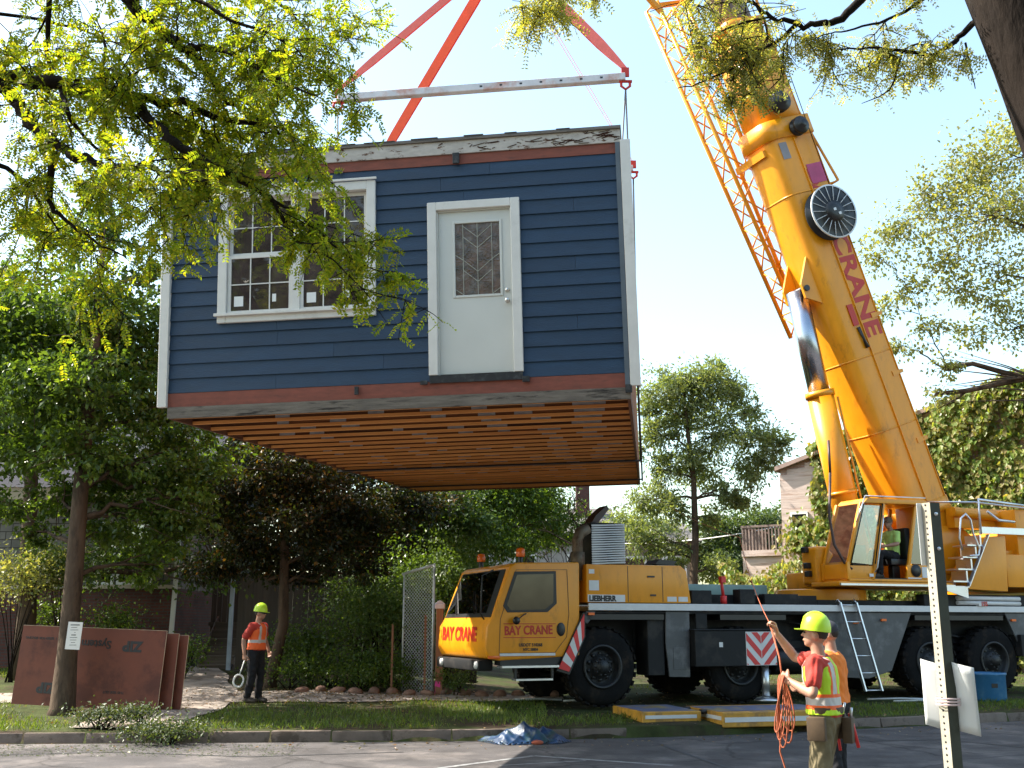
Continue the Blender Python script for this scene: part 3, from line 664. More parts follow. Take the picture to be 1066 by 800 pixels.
# interior seat so the dark glass is not empty
MB().box(-1.4, -.9, .4, .9, 1.25, 1.4).box(-.95, -.8, .4, .9, 1.4, 2.1).build("driver_seat", M_blk, cab)
# red/white fender strip
cf = MB(); e0, e1_ = [(-.86, .64), (-.36, 1.55)], None
a0_, a1_, b0_, b1_ = Vector((-.90, .66)), Vector((-.385, 1.60)), Vector((-.70, .60)), Vector((-.385, 1.22))
n_ = 7
for k in range(n_):
    p = [a0_.lerp(a1_, k / n_), a0_.lerp(a1_, (k + 1) / n_), b0_.lerp(b1_, min(1, (k + .8) / n_)), b0_.lerp(b1_, max(0, (k - .2) / n_))]
    cf.add([(x.x, -.05, x.y) for x in p] + [(x.x, -.03, x.y) for x in p], [(0, 1, 2, 3), (7, 6, 5, 4), (0, 4, 5, 1), (2, 6, 7, 3), (1, 5, 6, 2), (3, 7, 4, 0)], k % 2)
cf.build("fender_stripe", [M_rr, M_wh], crane)
MB().prism([(-.93, .62), (-.40, 1.62), (-.36, 1.62), (-.36, 1.20), (-.68, .55)], tz, -.028, .4).build("mud_flap", M_blk, crane)
# ---- engine hood
eh = MB().prism([(-.31, 1.80), (-.31, 2.49), (1.68, 2.50), (1.80, 2.40), (1.88, 1.80)], tz, .0, 2.5)
hood = eh.build("engine_hood", M_yel, crane, bevel=.03, seg=2)
hs = MB()
for t in (.54, 1.27): hs.box(t - .006, t + .006, -.003, .02, 1.82, 2.47)
hs.box(.95, 1.10, -.014, -.002, 2.27, 2.30).box(1.0, 1.12, -.014, -.002, 1.93, 1.96); hs.build("hood_seam", M_blk, hood)
lb = MB().box(-.29, .47, -.008, -.002, 1.815, 1.945); lb.build("name_plate", M_wh, hood)
text("lettering", "LIEBHERR", .135, M_txtb, hood, frame_mat((-.265, -.011, 1.832), (1, 0, 0), (0, 0, 1)), bold=.007, sx=.95)
stc = MB().box(-.26, -.15, -.006, -.002, 2.32, 2.40).box(-.26, -.06, -.006, -.002, 2.02, 2.20).box(1.36, 1.56, -.006, -.002, 1.83, 1.92).box(1.60, 1.8, -.006, -.002, 1.83, 1.92); stc.parts("sticker", M_wh, hood)
vt = MB().box(-.08, .62, .25, .75, 2.49, 3.28, 0)
vent = vt.build("radiator_vent", M_dk, hood, bevel=.01, seg=1)
sl = MB()
for k in range(17):
    z = 2.52 + k * .044; sl.add([(-.08, .245, z), (.62, .245, z + .05), (.62, .215, z + .025), (-.08, .215, z - .025)], [(0, 1, 2, 3)]); sl.bar((-.075, .232, z), (.615, .232, z + .022), .02, .02, upv=(0, 1, 0))
sl.build("louvre", M_wh, vent)
MB().prism([(.0, 3.29), (.08, 3.42), (.32, 3.62), (.36, 3.55), (.14, 3.30)], tz, .35, .7).build("intake_cap", M_hose, hood)
ex = MB(); ex.tube([(-.36, .25, 2.2), (-.36, .25, 2.95), (-.30, .25, 3.08), (-.14, .26, 3.16)], [.10, .10, .11, .10], 14).tube([(-.36, .25, 2.4), (-.36, .25, 2.72)], .13, 14); ex.build("exhaust", mat("rusty exhaust", (.16, .12, .08), .6, metal=.5, col2=(.09, .04, .02), c2scale=5), hood)
tbx = MB().box(1.35, 1.75, .3, .7, 2.5, 2.53).prism([(1.30, 2.54), (1.40, 2.63), (1.78, 2.60), (1.70, 2.53)], tz, .3, .75); tbx.build("tool_tray", M_blk, hood)
# ---- deck behind the hood
dk = MB().box(1.9, 5.0, .3, 2.4, 1.66, 1.98).box(1.95, 2.4, .1, .3, 1.8, 2.05).box(3.0, 3.35, .05, .3, 1.8, 2.08).box(3.6, 4.4, .1, .3, 1.8, 2.0).box(5.0, 10.9, .3, 2.4, 1.66, 1.9).box(7.5, 10.9, .02, .25, 1.80, 2.03)
deck = dk.build("deck", M_dk, crane, bevel=.01, seg=1)
MB().box(1.9, 4.6, 1.4, 2.3, 1.99, 2.22).build("deck_tank", mat("pale green tank", (.20, .30, .28), .5), deck, bevel=.02)
MB().tube([(2.66, .1, 1.80), (2.66, .1, 1.95)], .06, 10).tube([(2.66, .1, 1.9), (2.62, .1, 2.28)], .03, 8).box(2.60, 2.70, .05, .15, 2.2, 2.32).build("red_jack", M_rr, deck)
tb = MB()
for s, z in ((-.02, 1.96), (-.02, 1.86)): tb.tube([(8.35, s, z), (10.1, s, z - .01)], .045, 10)
tb.box(8.9, 9.1, -.07, .02, 1.79, 1.85); tb.build("outrigger_tube", M_wh, deck)
text("lettering", "155", .12, M_txt, deck, frame_mat((8.95, -.075, 1.80), (1, 0, 0), (0, 0, 1)), bold=.006)
# ---- superstructure
ss = MB().lathe([(.95, 1.9), (.95, 2.12), (.85, 2.14)], (5.9, 1.35, 0), (0, 0, 1), 36)
ss.box(5.5, 10.6, .75, 1.95, 2.16, 2.5); ss.box(5.25, 8.2, -.12, .78, 2.17, 2.26)
ss.prism([(6.7, 2.5), (9.9, 2.5), (9.9, 3.2), (9.3, 3.6), (8.6, 3.5)], tz, .72, .80); ss.prism([(6.7, 2.5), (9.9, 2.5), (9.9, 3.2), (9.3, 3.6), (8.6, 3.5)], tz, 1.90, 1.98)
ss.box(9.75, 10.6, -.1, .76, 2.2, 2.9); ss.box(9.7, 10.6, .1, .4, 2.9, 3.0)
sup = ss.build("superstructure", M_yel, crane, bevel=.02, seg=2)
MB().box(5.38, 6.1, .72, 1.25, 2.22, 3.02).build("front_housing", M_yel, sup, bevel=.09, seg=4)
lm = MB()
for z, s in ((2.95, .75), (2.62, .70), (2.45, .68)): lm.box(5.27, 5.375, s + .2, s + .34, z - .06, z + .06)
lm.parts("work_light", M_blk, sup, bevel=.01, seg=1)
MB().box(5.25, 8.2, -.17, -.125, 2.18, 2.22).build("catwalk_edge", M_alu, sup)
# operator's cab : framed, open door
oc0, oc1 = -.12, .70
def ocP(t, z, s): return Vector((t, s, z))
oc = MB()
sidep = [(5.50, 2.28), (5.52, 2.62), (5.92, 3.82), (6.10, 3.95), (7.62, 3.95), (7.62, 2.28)]
# floor, roof, back, lower front
oc.box(5.5, 7.62, oc0, oc1, 2.265, 2.32); oc.prism([(5.98, 3.86), (6.1, 3.97), (7.64, 3.97), (7.64, 3.88)], tz, oc0 - .02, oc1 + .02); oc.box(7.54, 7.62, oc0, oc1, 2.32, 3.87)
oc.prism([(5.48, 2.32), (5.50, 2.62), (5.54, 2.62), (5.52, 2.32)], tz, oc0, oc1)
for s in (oc0, oc1 - .07):
    for a, b, w_ in [((5.52, 2.6), (5.95, 3.88), .07), ((6.10, 2.3), (6.52, 3.88), .09), ((7.0, 2.32), (7.38, 3.86), .05), ((5.50, 2.3), (5.50, 2.65), .08)]:
        oc.bar((a[0], s + .035, a[1]), (b[0], s + .035, b[1]), .07, w_, upv=(0, 1, 0))
oc.box(5.52, 6.12, oc0 + .01, oc0 + .05, 2.32, 2.58); oc.box(7.0, 7.58, oc0 + .005, oc0 + .045, 2.32, 2.62); oc.box(6.12, 7.54, oc1 - .05, oc1, 2.32, 2.9)
ocab = oc.build("operator_cab", M_yel, crane, bevel=.012, seg=2)
og_ = MB()
def pane(mb, pts, s, th=.006): mb.prism(pts, tz, s, s + th)
pane(og_, [(5.56, 2.64), (6.17, 2.60), (6.48, 3.82), (5.99, 3.82)], oc0 + .02)
pane(og_, [(7.08, 2.64), (7.53, 2.64), (7.53, 3.84), (7.36, 3.84)], oc0 + .02)
og_.add([(5.53, oc0 + .08, 2.66), (5.53, oc1 - .08, 2.66), (5.94, oc1 - .08, 3.84), (5.94, oc0 + .08, 3.84)], [(0, 1, 2, 3)])
og_.build("glass", M_opglass, ocab)
oblk = MB(); oblk.tube([(5.56, oc0 - .012, 2.62), (6.0, oc0 - .012, 3.86), (6.48, oc0 - .012, 3.86), (6.17, oc0 - .012, 2.62)], .014, 6)
oblk.box(6.16, 6.98, oc0 + .01, oc1 - .05, 2.325, 2.34); oblk.box(5.7, 6.05, oc0 + .1, oc0 + .4, 2.6, 3.0); oblk.box(5.8, 5.92, oc0 + .2, oc0 + .3, 2.3, 2.65)
oblk.build("console", M_blk, ocab)
seat = MB().box(6.75, 7.2, .05, .5, 2.62, 2.75).box(7.16, 7.3, .05, .5, 2.72, 3.4).box(6.9, 7.1, .2, .35, 2.33, 2.62); seat.build("driver_seat", M_blk, ocab, bevel=.03)
sp_ = MB().lathe([(0, -.01), (.13, -.01), (.13, 0)], (7.22, oc0 - .005, 2.50), (0, 1, 0), 18); sp_.build("speaker_cover", M_blk, ocab)
MB().box(7.38, 7.54, oc0 - .004, oc0 + .003, 2.36, 2.58).box(7.0, 7.35, oc0 - .004, oc0 + .003, 2.335, 2.36).box(6.0, 6.1, oc0 - .02, oc0 - .005, 2.36, 2.42).build("sticker", M_wh, ocab)
hd = MB(); hd.tube([(6.13, oc0 - .03, 2.45), (6.18, oc0 - .06, 2.55), (6.42, oc0 - .06, 3.5), (6.46, oc0 - .03, 3.62)], .013, 6); hd.build("handrail", M_alu, ocab)
rl = MB(); rl.tube([(6.02, oc0 - .03, 4.0), (7.6, oc0 - .03, 4.02)], .016, 6).tube([(6.02, oc0 - .03, 4.0), (5.75, oc0 - .03, 3.45)], .014, 6); rl.build("roof_rail", M_alu, ocab)
MB().tube([(5.5, .25, 4.5), (5.38, .22, 3.6), (5.36, .1, 3.0), (5.45, -.05, 2.65), (5.6, -.1, 2.5)], .028, 8).tube([(5.55, .3, 5.2), (5.5, .25, 4.5)], .028, 8).build("hose", M_hose, sup)
# steps and side locker
lk = MB().prism([(8.55, 2.14), (9.28, 3.26), (9.74, 3.30), (9.66, 2.10)], tz, -.16, .5); lk.build("side_locker", M_yel, sup, bevel=.02)
stp = MB()
A = Vector((8.12, -.22, 2.2)); B = Vector((8.82, -.22, 3.30))
for s in (-.22, .22):
    stp.bar((8.50, s, 2.2), (9.18, s, 3.30), .02, .09, upv=(0, 1, 0))
for k in range(4):
    f_ = k / 4; t0 = 8.12 + .62 * f_; z0 = 2.28 + 1.02 * f_; stp.box(t0, t0 + .42, -.21, .21, z0, z0 + .03); stp.box(t0 + .36, t0 + .40, -.21, .21, z0 + .03, z0 + .24)
stp.box(7.6, 8.55, -.2, .25, 2.17, 2.2); stp.prism([(7.7, 2.16), (8.5, 2.2), (8.5, 1.95)], tz, -.2, -.17)
stp.build("access_step", M_alu, sup)
hr = MB()
hr.tube([(8.42, -.23, 2.95), (8.36, -.23, 3.2), (8.45, -.23, 3.62), (8.6, -.23, 3.72), (8.72, -.23, 3.6), (8.76, -.23, 3.3), (8.9, -.23, 3.0), (8.85, -.23, 2.85), (8.6, -.23, 2.83)], .022, 8)
hr.tube([(9.0, -.2, 3.3), (9.02, -.2, 4.05), (10.6, -.2, 3.95)], .03, 8).tube([(8.3, .6, 4.05), (9.02, -.1, 4.0), (10.6, -.1, 3.92)], .022, 8)
hr.tube([(9.25, -.2, 3.8), (9.55, -.2, 3.62), (10.0, -.2, 3.6)], .03, 6); hr.box(9.0, 10.6, -.24, -.18, 3.32, 3.46); hr.build("handrail", M_alu, sup)
rb = MB(); rb.box(9.0, 10.6, .5, .75, 3.5, 3.95).tube([(8.9, .45, 3.85), (10.6, .45, 3.75)], .11, 12).box(9.75, 10.6, .3, .5, 2.95, 3.25).box(10.2, 10.6, -.05, .5, 2.3, 3.9); rb.build("winch_frame", M_yel, sup, bevel=.015)
cw = MB().box(10.6, 11.9, -.2, 2.9, 2.1, 3.5); cw.build("counterweight", M_yel, sup, bevel=.03)
# ---- boom
BE = R(70); BU = Vector((-math.cos(BE), 0, math.sin(BE))); BN = Vector((math.sin(BE), 0, math.cos(BE))); BA = Vector((8.62, 1.35, 3.98))
def bm_(u, s, n): return BA + BU * u + Vector((0, s, 0)) + BN * n
def boom_sec(u0, u1, W, H, mb, mi=0):
    T = H * .44; Bz = -H * .22   # the flat-sided upper part; the belly below is round
    prof = [(-W / 2, T - .06), (-W / 2 + .06, T), (W / 2 - .06, T), (W / 2, T - .06), (W / 2, Bz)]
    for k in range(1, 10):
        a = math.pi * k / 10; prof.append((W / 2 * math.copysign(abs(math.cos(a)) ** .5, math.cos(a)), Bz - H * .34 * math.sin(a) ** .65))
    prof.append((-W / 2, Bz)); n = len(prof)
    vs = [bm_(u0, a, b) for a, b in prof] + [bm_(u1, a, b) for a, b in prof]
    mb.add(vs, [list(range(n)), list(range(n, 2 * n))], mi)
    base = len(mb.v) - 2 * n
    for i in range(n): mb.f.append([base + i, base + (i + 1) % n, base + n + (i + 1) % n, base + n + i]); mb.m.append(mi); mb.sm.append(True)
bb = MB(); BW, BH = 1.12, 1.32
boom_sec(-.9, 9.2, BW, BH, bb)
boom = bb.build("boom", M_yel, crane); boom.data.set_sharp_from_angle(angle=R(35))
cl = MB(); boom_sec(8.95, 9.4, BW + .10, BH + .10, cl); boom_sec(-.2, .1, BW + .05, BH + .05, cl)
for u_ in (1.9, 3.6, 7.6): boom_sec(u_, u_ + .035, BW + .016, BH + .016, cl)
cl.parts("boom_collar", M_yel, boom)
s2 = MB(); boom_sec(9.3, 11.2, .96, 1.14, s2); boom_sec(11.1, 11.4, 1.02, 1.2, s2); boom_sec(11.35, 11.85, .84, 1.0, s2); boom_sec(11.8, 12.0, .9, 1.06, s2)
s2.build("boom_section", M_yel, boom)
s3 = MB(); boom_sec(11.9, 20, .62, .72, s3); boom_sec(20, 29, .5, .62, s3); s3.build("boom_section", M_silver, boom)
hdm = MB(); hdm.box(-.2, .2, -.3, .3, -.6, .5, M=Matrix.Translation(bm_(29.2, 0, -.1))); hdm.build("boom_head", M_yel, boom)
# ribs along the side, lift-cylinder bracket
rbm = MB()
rbm.bar(bm_(-.5, -BW / 2 - .012, -.06), bm_(8.9, -BW / 2 - .012, -.06), .02, .05, upv=(0, 1, 0))
rbm.bar(bm_(-.5, -BW / 2 - .01, .50), bm_(8.9, -BW / 2 - .01, .50), .015, .03, upv=(0, 1, 0))
for s in (-.36, .30):
    n = 3; pts = [(4.95, -.5), (5.3, -1.12), (5.62, -1.12), (6.5, -.5)]
    rbm.prism(pts, lambda a, b, d: bm_(a, d, b), s, s + .06)
for u in (1.4, 3.0, 4.4, 7.4): rbm.prism([(u, .3), (u + .12, .3), (u + .1, .62), (u + .02, .62)], lambda a, b, d: bm_(a, d, b), -BW / 2 - .02, -BW / 2 + .05)
rbm.build("boom_bracket", M_yel, boom)
CYL0 = Vector((6.98, 1.35, 2.75)); CYL1 = bm_(5.5, 0, -1.02); cd = (CYL1 - CYL0).normalized(); cl_ = (CYL1 - CYL0).length; csp = 3.85
cy = MB().tube([CYL0, CYL0 + cd * csp], .30, 24).tube([CYL0 + cd * (csp - .14), CYL0 + cd * csp], .33, 24).tube([CYL0 + cd * 1.5, CYL0 + cd * 1.58], .325, 24)
cyl = cy.build("lift_cylinder", M_yel, crane)
MB().tube([CYL0 + cd * csp, CYL1], .235, 24).build("piston_rod", M_chrome, cyl)
pj = MB(); pj.tube([bm_(5.5, -.40, -1.02), bm_(5.5, .40, -1.02)], .07, 14); pj.build("pin", M_blk, cyl)
for off in (.33, -.3):
    MB().tube([CYL0 + Vector((.25, off * .9, 0)) , CYL0 + Vector((.25, off * .9, 0)) + cd * 3.7], .025, 6).build("hydraulic_pipe", M_yel, cyl)
# lettering down the boom side
Mb = frame_mat(bm_(8.15, -BW / 2 - .004, .01), -BU, BN)
tl_ = text("lettering", "BAY CRANE", .62, M_txt, boom, Matrix(), bold=.020)
tw = max(v.co.x for v in tl_.data.vertices); tl_.data.transform(Mb @ Matrix.Diagonal((4.15 / tw, 1, 1, 1)))
MB().prism([(7.75, .02), (8.22, .02), (8.22, .5), (7.75, .5)], lambda a, b, d: bm_(a, d, b), -BW / 2 - .012, -BW / 2 - .007).build("banner", M_pink, boom)
MB().prism([(8.45, -.52), (8.85, -.52), (8.85, -.30), (8.45, -.30)], lambda a, b, d: bm_(a, d, b), -BW / 2 + .0, -BW / 2 + .006).build("rating_plate", M_silver, boom)
rg = MB().prism([(4.35, -.30), (4.85, -.30), (4.85, -.14), (4.35, -.14)], lambda a, b, d: bm_(a, d, b), -BW / 2 - .03, -BW / 2 - .012); rg.build("red_rag", M_txt, boom)
MB().tube([bm_(4.3, -BW / 2 - .03, -.2), bm_(4.0, -BW / 2 - .05, -.18), bm_(3.8, -BW / 2 - .04, -.15)], [.04, .03, .05], 6).build("shackle", M_blk, boom)
# cable reel and pulleys
rc = bm_(6.95, -BW / 2 - .06, .02)
re_ = MB(); re_.lathe([(.0, 0), (.60, 0), (.60, .03), (.25, .05), (.25, .22), (.62, .24), (.63, .27), (.60, .27), (.24, .25), (.24, .33), (.10, .36), (0, .36)], rc, (0, -1, 0), 40)
reel = re_.build("cable_reel", M_blk, boom)
spk = MB()
for k in range(18):
    a = 2 * math.pi * k / 18; d = BU * math.cos(a) + BN * math.sin(a); spk.tube([rc + Vector((0, -.285, 0)) + d * .22, rc + Vector((0, -.285, 0)) + d * .60], .008, 5)
spk.lathe([(.60, .26), (.635, .26), (.635, .285), (.60, .285)], rc, (0, -1, 0), 40); spk.build("spoke", M_wh, reel)
MB().box(-.07, .0, -.37, -.362, .0, .06, M=Matrix.Translation(rc) @ Matrix.Rotation(-.4, 4, 'Y')).box(.03, .1, -.37, -.362, -.12, -.06, M=Matrix.Translation(rc) @ Matrix.Rotation(-.4, 4, 'Y')).build("sticker", M_wh, reel)
pul = MB()
for u, n, r_ in ((9.1, .08, .20), (9.75, -.22, .24)):
    pul.lathe([(0, 0), (r_, 0), (r_ * 1.05, .06), (r_ * .8, .08), (r_ * .8, .14), (r_ * 1.05, .16), (r_, .22), (r_ * .5, .24), (r_ * .45, .30), (0, .30)], bm_(u, -BW / 2 - .05, n), (0, -1, 0), 24)
pul.parts("pulley", M_blk, boom)
gr = MB(); gr.tube([bm_(9.6, -.3, .62), bm_(7.75, -.34, 1.0), bm_(7.7, -.34, .6)], .035, 6).tube([bm_(9.4, .3, .62), bm_(7.75, .34, 1.0), bm_(7.7, .34, .6)], .035, 6).tube([bm_(7.75, -.34, 1.0), bm_(7.75, .34, 1.0)], .03, 6).tube([bm_(9.6, -.3, .62), bm_(14, -.25, .62)], .035, 6)
gr.build("rope_guard", M_yel, boom)
wr = MB()
for s in (-.12, .12): wr.tube([bm_(29.2, s, .75), bm_(7.7, s, .8), bm_(-.6, s, 1.0)], .012, 5)
wr.tube([rc + Vector((0, -.1, 0)) + BN * .3, bm_(15, -.5, .62)], .01, 5); wr.build("hoist_rope", M_blk, boom)
# lattice jib stowed beside the boom
lj = MB()
def lat(u, a, b, u0=4.6, u1=13.2):
    k = (u - u0) / (u1 - u0); return bm_(u, .64 + a * .5, -.42 - .62 * k + (b - .5) * (.50 + .30 * k))
for a in (0, 1):
    for b in (0, 1): lj.tube([lat(4.6, a, b), lat(9, a, b), lat(13.2, a, b)], .055, 6)
nb = 15
for i in range(nb):
    u0 = 4.6 + 8.6 * i / nb; u1 = 4.6 + 8.6 * (i + 1) / nb
    for a in (0, 1): lj.tube([lat(u0, a, i % 2), lat(u1, a, 1 - i % 2)], .022, 5)
    for b in (0, 1): lj.tube([lat(u0, i % 2, b), lat(u1, 1 - i % 2, b)], .022, 5)
    lj.tube([lat(u1, 0, 0), lat(u1, 1, 0)], .02, 5)
lj.bar(lat(4.2, 0, .5), lat(5.6, 0, .5), .2, .5); lj.bar(lat(12.9, 0, .0), lat(13.6, 0, -.4), .12, .1); lj.bar(lat(12.9, 0, 1), lat(13.9, 0, 1.1), .12, .1); lj.bar(lat(13.2, .5, .0), lat(13.2, .5, 1.2), .1, .1)
lj.bar(bm_(8.75, -.3, -.76), bm_(8.75, .8, -.76), .10, .16, upv=BU); lj.bar(bm_(5.6, .3, -.5), bm_(5.6, .8, -.5), .10, .16, upv=BU)
lj.build("lattice_jib", M_yel, boom)
# ================================================================== RIGGING
M_sl = mat("red sling webbing", (0.88, 0.10, 0.045), 0.7, var=.12, vscale=6)
M_slp = mat("faded pink sling webbing", (0.80, 0.15, 0.12), 0.7, var=.12, vscale=6)
M_bar = mat("galvanised spreader", (0.50, 0.46, 0.45), 0.45, metal=.35, var=.15, vscale=3, col2=(.42, .22, .17), c2scale=1.2)
M_wire = mat("steel wire rope", (0.06, 0.055, 0.055), .5, metal=.5)
HOOK = aty(526, -52, 20.4)
def hbolt(mb, c, r=.09):
    mb.tube([c + Vector((-r, 0, r)), c + Vector((-r, 0, -r * .4)), c + Vector((0, 0, -r * 1.2)), c + Vector((r, 0, -r * .4)), c + Vector((r, 0, r))], .03, 6); mb.tube([c + Vector((-r * 1.5, 0, r * .8)), c + Vector((r * 1.5, 0, r * .8))], .035, 6)
hk = MB(); hk.box(-.3, .3, -.18, .18, .5, 1.4, M=Matrix.Translation(HOOK)); hk.tube([HOOK + Vector((0, 0, .5)), HOOK + Vector((0, 0, .2)), HOOK + Vector((.12, 0, .05)), HOOK + Vector((0, 0, -.12)), HOOK + Vector((-.14, 0, .02))], .07, 8)
for dx in (-.2, .2): hk.tube([HOOK + Vector((dx, 0, 1.4)), HOOK + Vector((dx * .8, 0, 14))], .014, 5)
tag(hk.build("hook_block", [M_yel]), "orange crane hook block that all the slings come together on", "hook")
def spreader(a, b, label):
    a = Vector(a); b = Vector(b); e = empty("spreader_bar", label=label, cat="spreader bar", group="spreader bars above the house")
    m = MB(); m.bar(a, b, .16, .16); o = m.build("beam", M_bar, e, bevel=.012, seg=1)
    h = MB(); d = (b - a).normalized()
    for k in range(7): p = b - d * (.5 + .42 * k); h.box(-.03, .03, -.083, .083, -.02, .02, M=Matrix.Translation(p))
    h.build("pin_hole", M_blk, o)
    s = MB()
    for p in (a, b): s.bar(p + Vector((0, 0, .02)), p + Vector((0, 0, .22)), .05, .16); hbolt(s, p + Vector((0, 0, -.16)))
    s.parts("shackle", M_txt, e)
    return a, b
F0, F1 = spreader(aty(352, 103, 20.6), aty(651, 81, 20.0), "grey spreader bar in the open sky above the house roof")
B0, B1 = spreader(aty(386, 190, 25.6), aty(659, 176, 25.0), "rear spreader bar hidden behind the roof with its red shackle by the right wall")
def sling(a, b, w_, material, label, fx=0.0):
    a = Vector(a); b = Vector(b); d = (b - a).normalized(); s = d.cross(Vector((math.sin(fx), math.cos(fx), 0))).normalized(); n = d.cross(s)
    mb = MB()
    for o in (-.03, .03):
        N = 10; vs = []
        for i in range(N + 1):
            k = i / N; p = a.lerp(b, k) + n * o * min(1, 4 * (1 - k)); ww = w_ * (0.45 + .55 * min(1, 5 * k) * min(1, 6 * (1 - k)))
            vs += [p - s * ww / 2 - n * .004, p + s * ww / 2 - n * .004, p + s * ww / 2 + n * .004, p - s * ww / 2 + n * .004]
        mb.add(vs, [(4 * i + k, 4 * i + (k + 1) % 4, 4 * i + 4 + (k + 1) % 4, 4 * i + 4 + k) for i in range(N) for k in range(4)])
    o = mb.build("lifting_sling", material); return tag(o, label, "sling", "slings from the hook to the spreader bars")
U = Vector((0, 0, .2))
sling(HOOK, F0 + U, .16, M_slp, "pink lifting sling running to the left end of the spreader bar")
sling(HOOK, F1 + U, .22, M_slp, "pink lifting sling with a wide end at the right tip of the spreader bar")
sling(HOOK, B0 + U, .23, M_sl, "bright red wide lifting sling passing behind the spreader bar")
sling(HOOK, B1 + U, .07, M_slp, "thin pale pink sling seen edge on above the right part of the roof", 1.2)
def hw(x, y, z): return HM @ Vector((x, y, z))
def wire(pts, label, g="thin lines holding the house", r=.016, m=None, name="wire_rope"):
    mb = MB(); mb.tube(pts, r, 6); return tag(mb.build(name, m or M_wire), label, "cable", g)
wire([F1 + Vector((0, 0, -.25)), hw(HW + .07, 7.6, 3.3), hw(HW + .06, 7.6, -.08)], "dark wire rope dropping straight down the right wall from the bar tip")
wire([F1 + Vector((0, 0, -.25)), hw(HW - .38, 9, 3.42)], "slack wire rope slanting from the bar tip back to the roof edge")
wire([F0 + Vector((0, 0, -.25)), hw(-.07, 7.6, 3.3), hw(-.06, 7.6, -.08)], "wire rope dropping from the left bar end down behind the leaves")
wire([B1 + Vector((0, 0, -.25)), hw(HW + .07, 12.4, 3.2), hw(HW + .06, 12.4, -.08)], "wire rope below the red shackle on the right side of the house", r=.02)
wire([B0 + Vector((0, 0, -.25)), hw(-.07, 12.4, 3.2), hw(-.06, 12.4, -.08)], "wire rope at the far left corner of the house behind the trees")
for y in (7.6, 12.4): # straps under the floor
    mb = MB(); mb.tube([hw(-.06, y, -.08), hw(-.05, y, -.012 - .03), hw(HW + .05, y, -.012 - .03), hw(HW + .06, y, -.08)], .02, 6)
    tag(mb.build("lifting_strap", M_wire), "dark strap running under the floor joists " + ("nearer the front of the house" if y < 10 else "towards the back of the house"), "strap", "thin lines holding the house")
# tag line from the corner of the house to the worker's raised hand is built with the worker
# ================================================================== TREES
M_bark = mat("dark furrowed bark", (0.016, 0.0115, 0.009), 0.95, var=.35, vscale=6, stretch=(1, 1, .25), bump=1.0, bscale=18, col2=(.03, .022, .017), c2scale=5)
M_bark2 = mat("grey brown bark", (0.085, 0.060, 0.042), 0.95, var=.3, vscale=6, stretch=(1, 1, .3), bump=.7, bscale=22, col2=(.045, .034, .025), c2scale=4)
M_loc = leaf_mat("locust leaf", [(0.095, 0.145, 0.015), (0.15, 0.21, 0.018), (0.21, 0.25, 0.02), (0.30, 0.27, 0.022), (0.11, 0.165, 0.016), (0.18, 0.235, 0.02)], .66)
M_locp = leaf_mat("pale locust leaf", [(0.18, 0.22, 0.08), (0.26, 0.28, 0.11), (0.34, 0.30, 0.08), (0.21, 0.25, 0.09)], .5)
M_mid = leaf_mat("street tree leaf", [(0.042, 0.080, 0.017), (0.063, 0.113, 0.021), (0.105, 0.16, 0.03), (0.047, 0.090, 0.018)], .45, .28)
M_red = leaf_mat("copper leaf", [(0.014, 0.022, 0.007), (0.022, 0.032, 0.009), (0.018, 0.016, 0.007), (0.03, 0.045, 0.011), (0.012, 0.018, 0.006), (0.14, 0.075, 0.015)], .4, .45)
M_far = leaf_mat("far tree leaf", [(0.05, 0.085, 0.03), (0.07, 0.105, 0.04), (0.06, 0.09, 0.035)], .4)
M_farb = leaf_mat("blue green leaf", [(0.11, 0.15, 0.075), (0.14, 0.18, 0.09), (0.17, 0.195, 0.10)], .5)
M_pale = leaf_mat("pale sunlit leaf", [(0.14, 0.17, 0.07), (0.19, 0.21, 0.09), (0.24, 0.23, 0.11), (0.11, 0.14, 0.055)], .48)
M_ivy = leaf_mat("ivy leaf", [(0.12, 0.19, 0.04), (0.18, 0.25, 0.06), (0.28, 0.29, 0.10), (0.28, 0.22, 0.10), (0.13, 0.20, 0.045)], .5, .35)
M_bush = leaf_mat("bush leaf", [(0.045, 0.085, 0.018), (0.07, 0.12, 0.03), (0.10, 0.14, 0.04)], .4)
M_cut = leaf_mat("cut branch leaf", [(0.035, 0.06, 0.022), (0.06, 0.085, 0.035), (0.09, 0.11, 0.06)], .3)

def unit(a): return a / np.maximum(np.linalg.norm(a, axis=-1, keepdims=True), 1e-9)
def leaves(name, P, D, Nn, Ls, asp, material, parent, droop=0.0):
    """one pointed, folded leaf per row"""
    P = np.asarray(P, float); D = unit(np.asarray(D, float)); S = unit(np.cross(D, Nn)); Nn = np.cross(S, D)
    Ls = np.broadcast_to(np.asarray(Ls, float), (len(P),))[:, None]; Wd = Ls * asp
    a = P; b = P + D * Ls * .42 + S * Wd * .5 + Nn * Ls * .07; c = P + D * Ls - Nn * Ls * .08; d = P + D * Ls * .42 - S * Wd * .5 + Nn * Ls * .07
    V = np.stack([a, b, c, d], 1).reshape(-1, 3); i = np.arange(len(P)) * 4
    return np_mesh(name, V, np.stack([i, i + 1, i + 2, i + 3], 1), material, parent)
def rand_dir(n): return unit(nr.normal(size=(n, 3)))
def bez(a, b, c, n=6): return [Vector(a) * (1 - t) ** 2 + Vector(b) * (2 * t * (1 - t)) + Vector(c) * (t * t) for t in np.linspace(0, 1, n).tolist()]
def taper(r0, r1, n): return [r0 + (r1 - r0) * i / (n - 1) for i in range(n)]

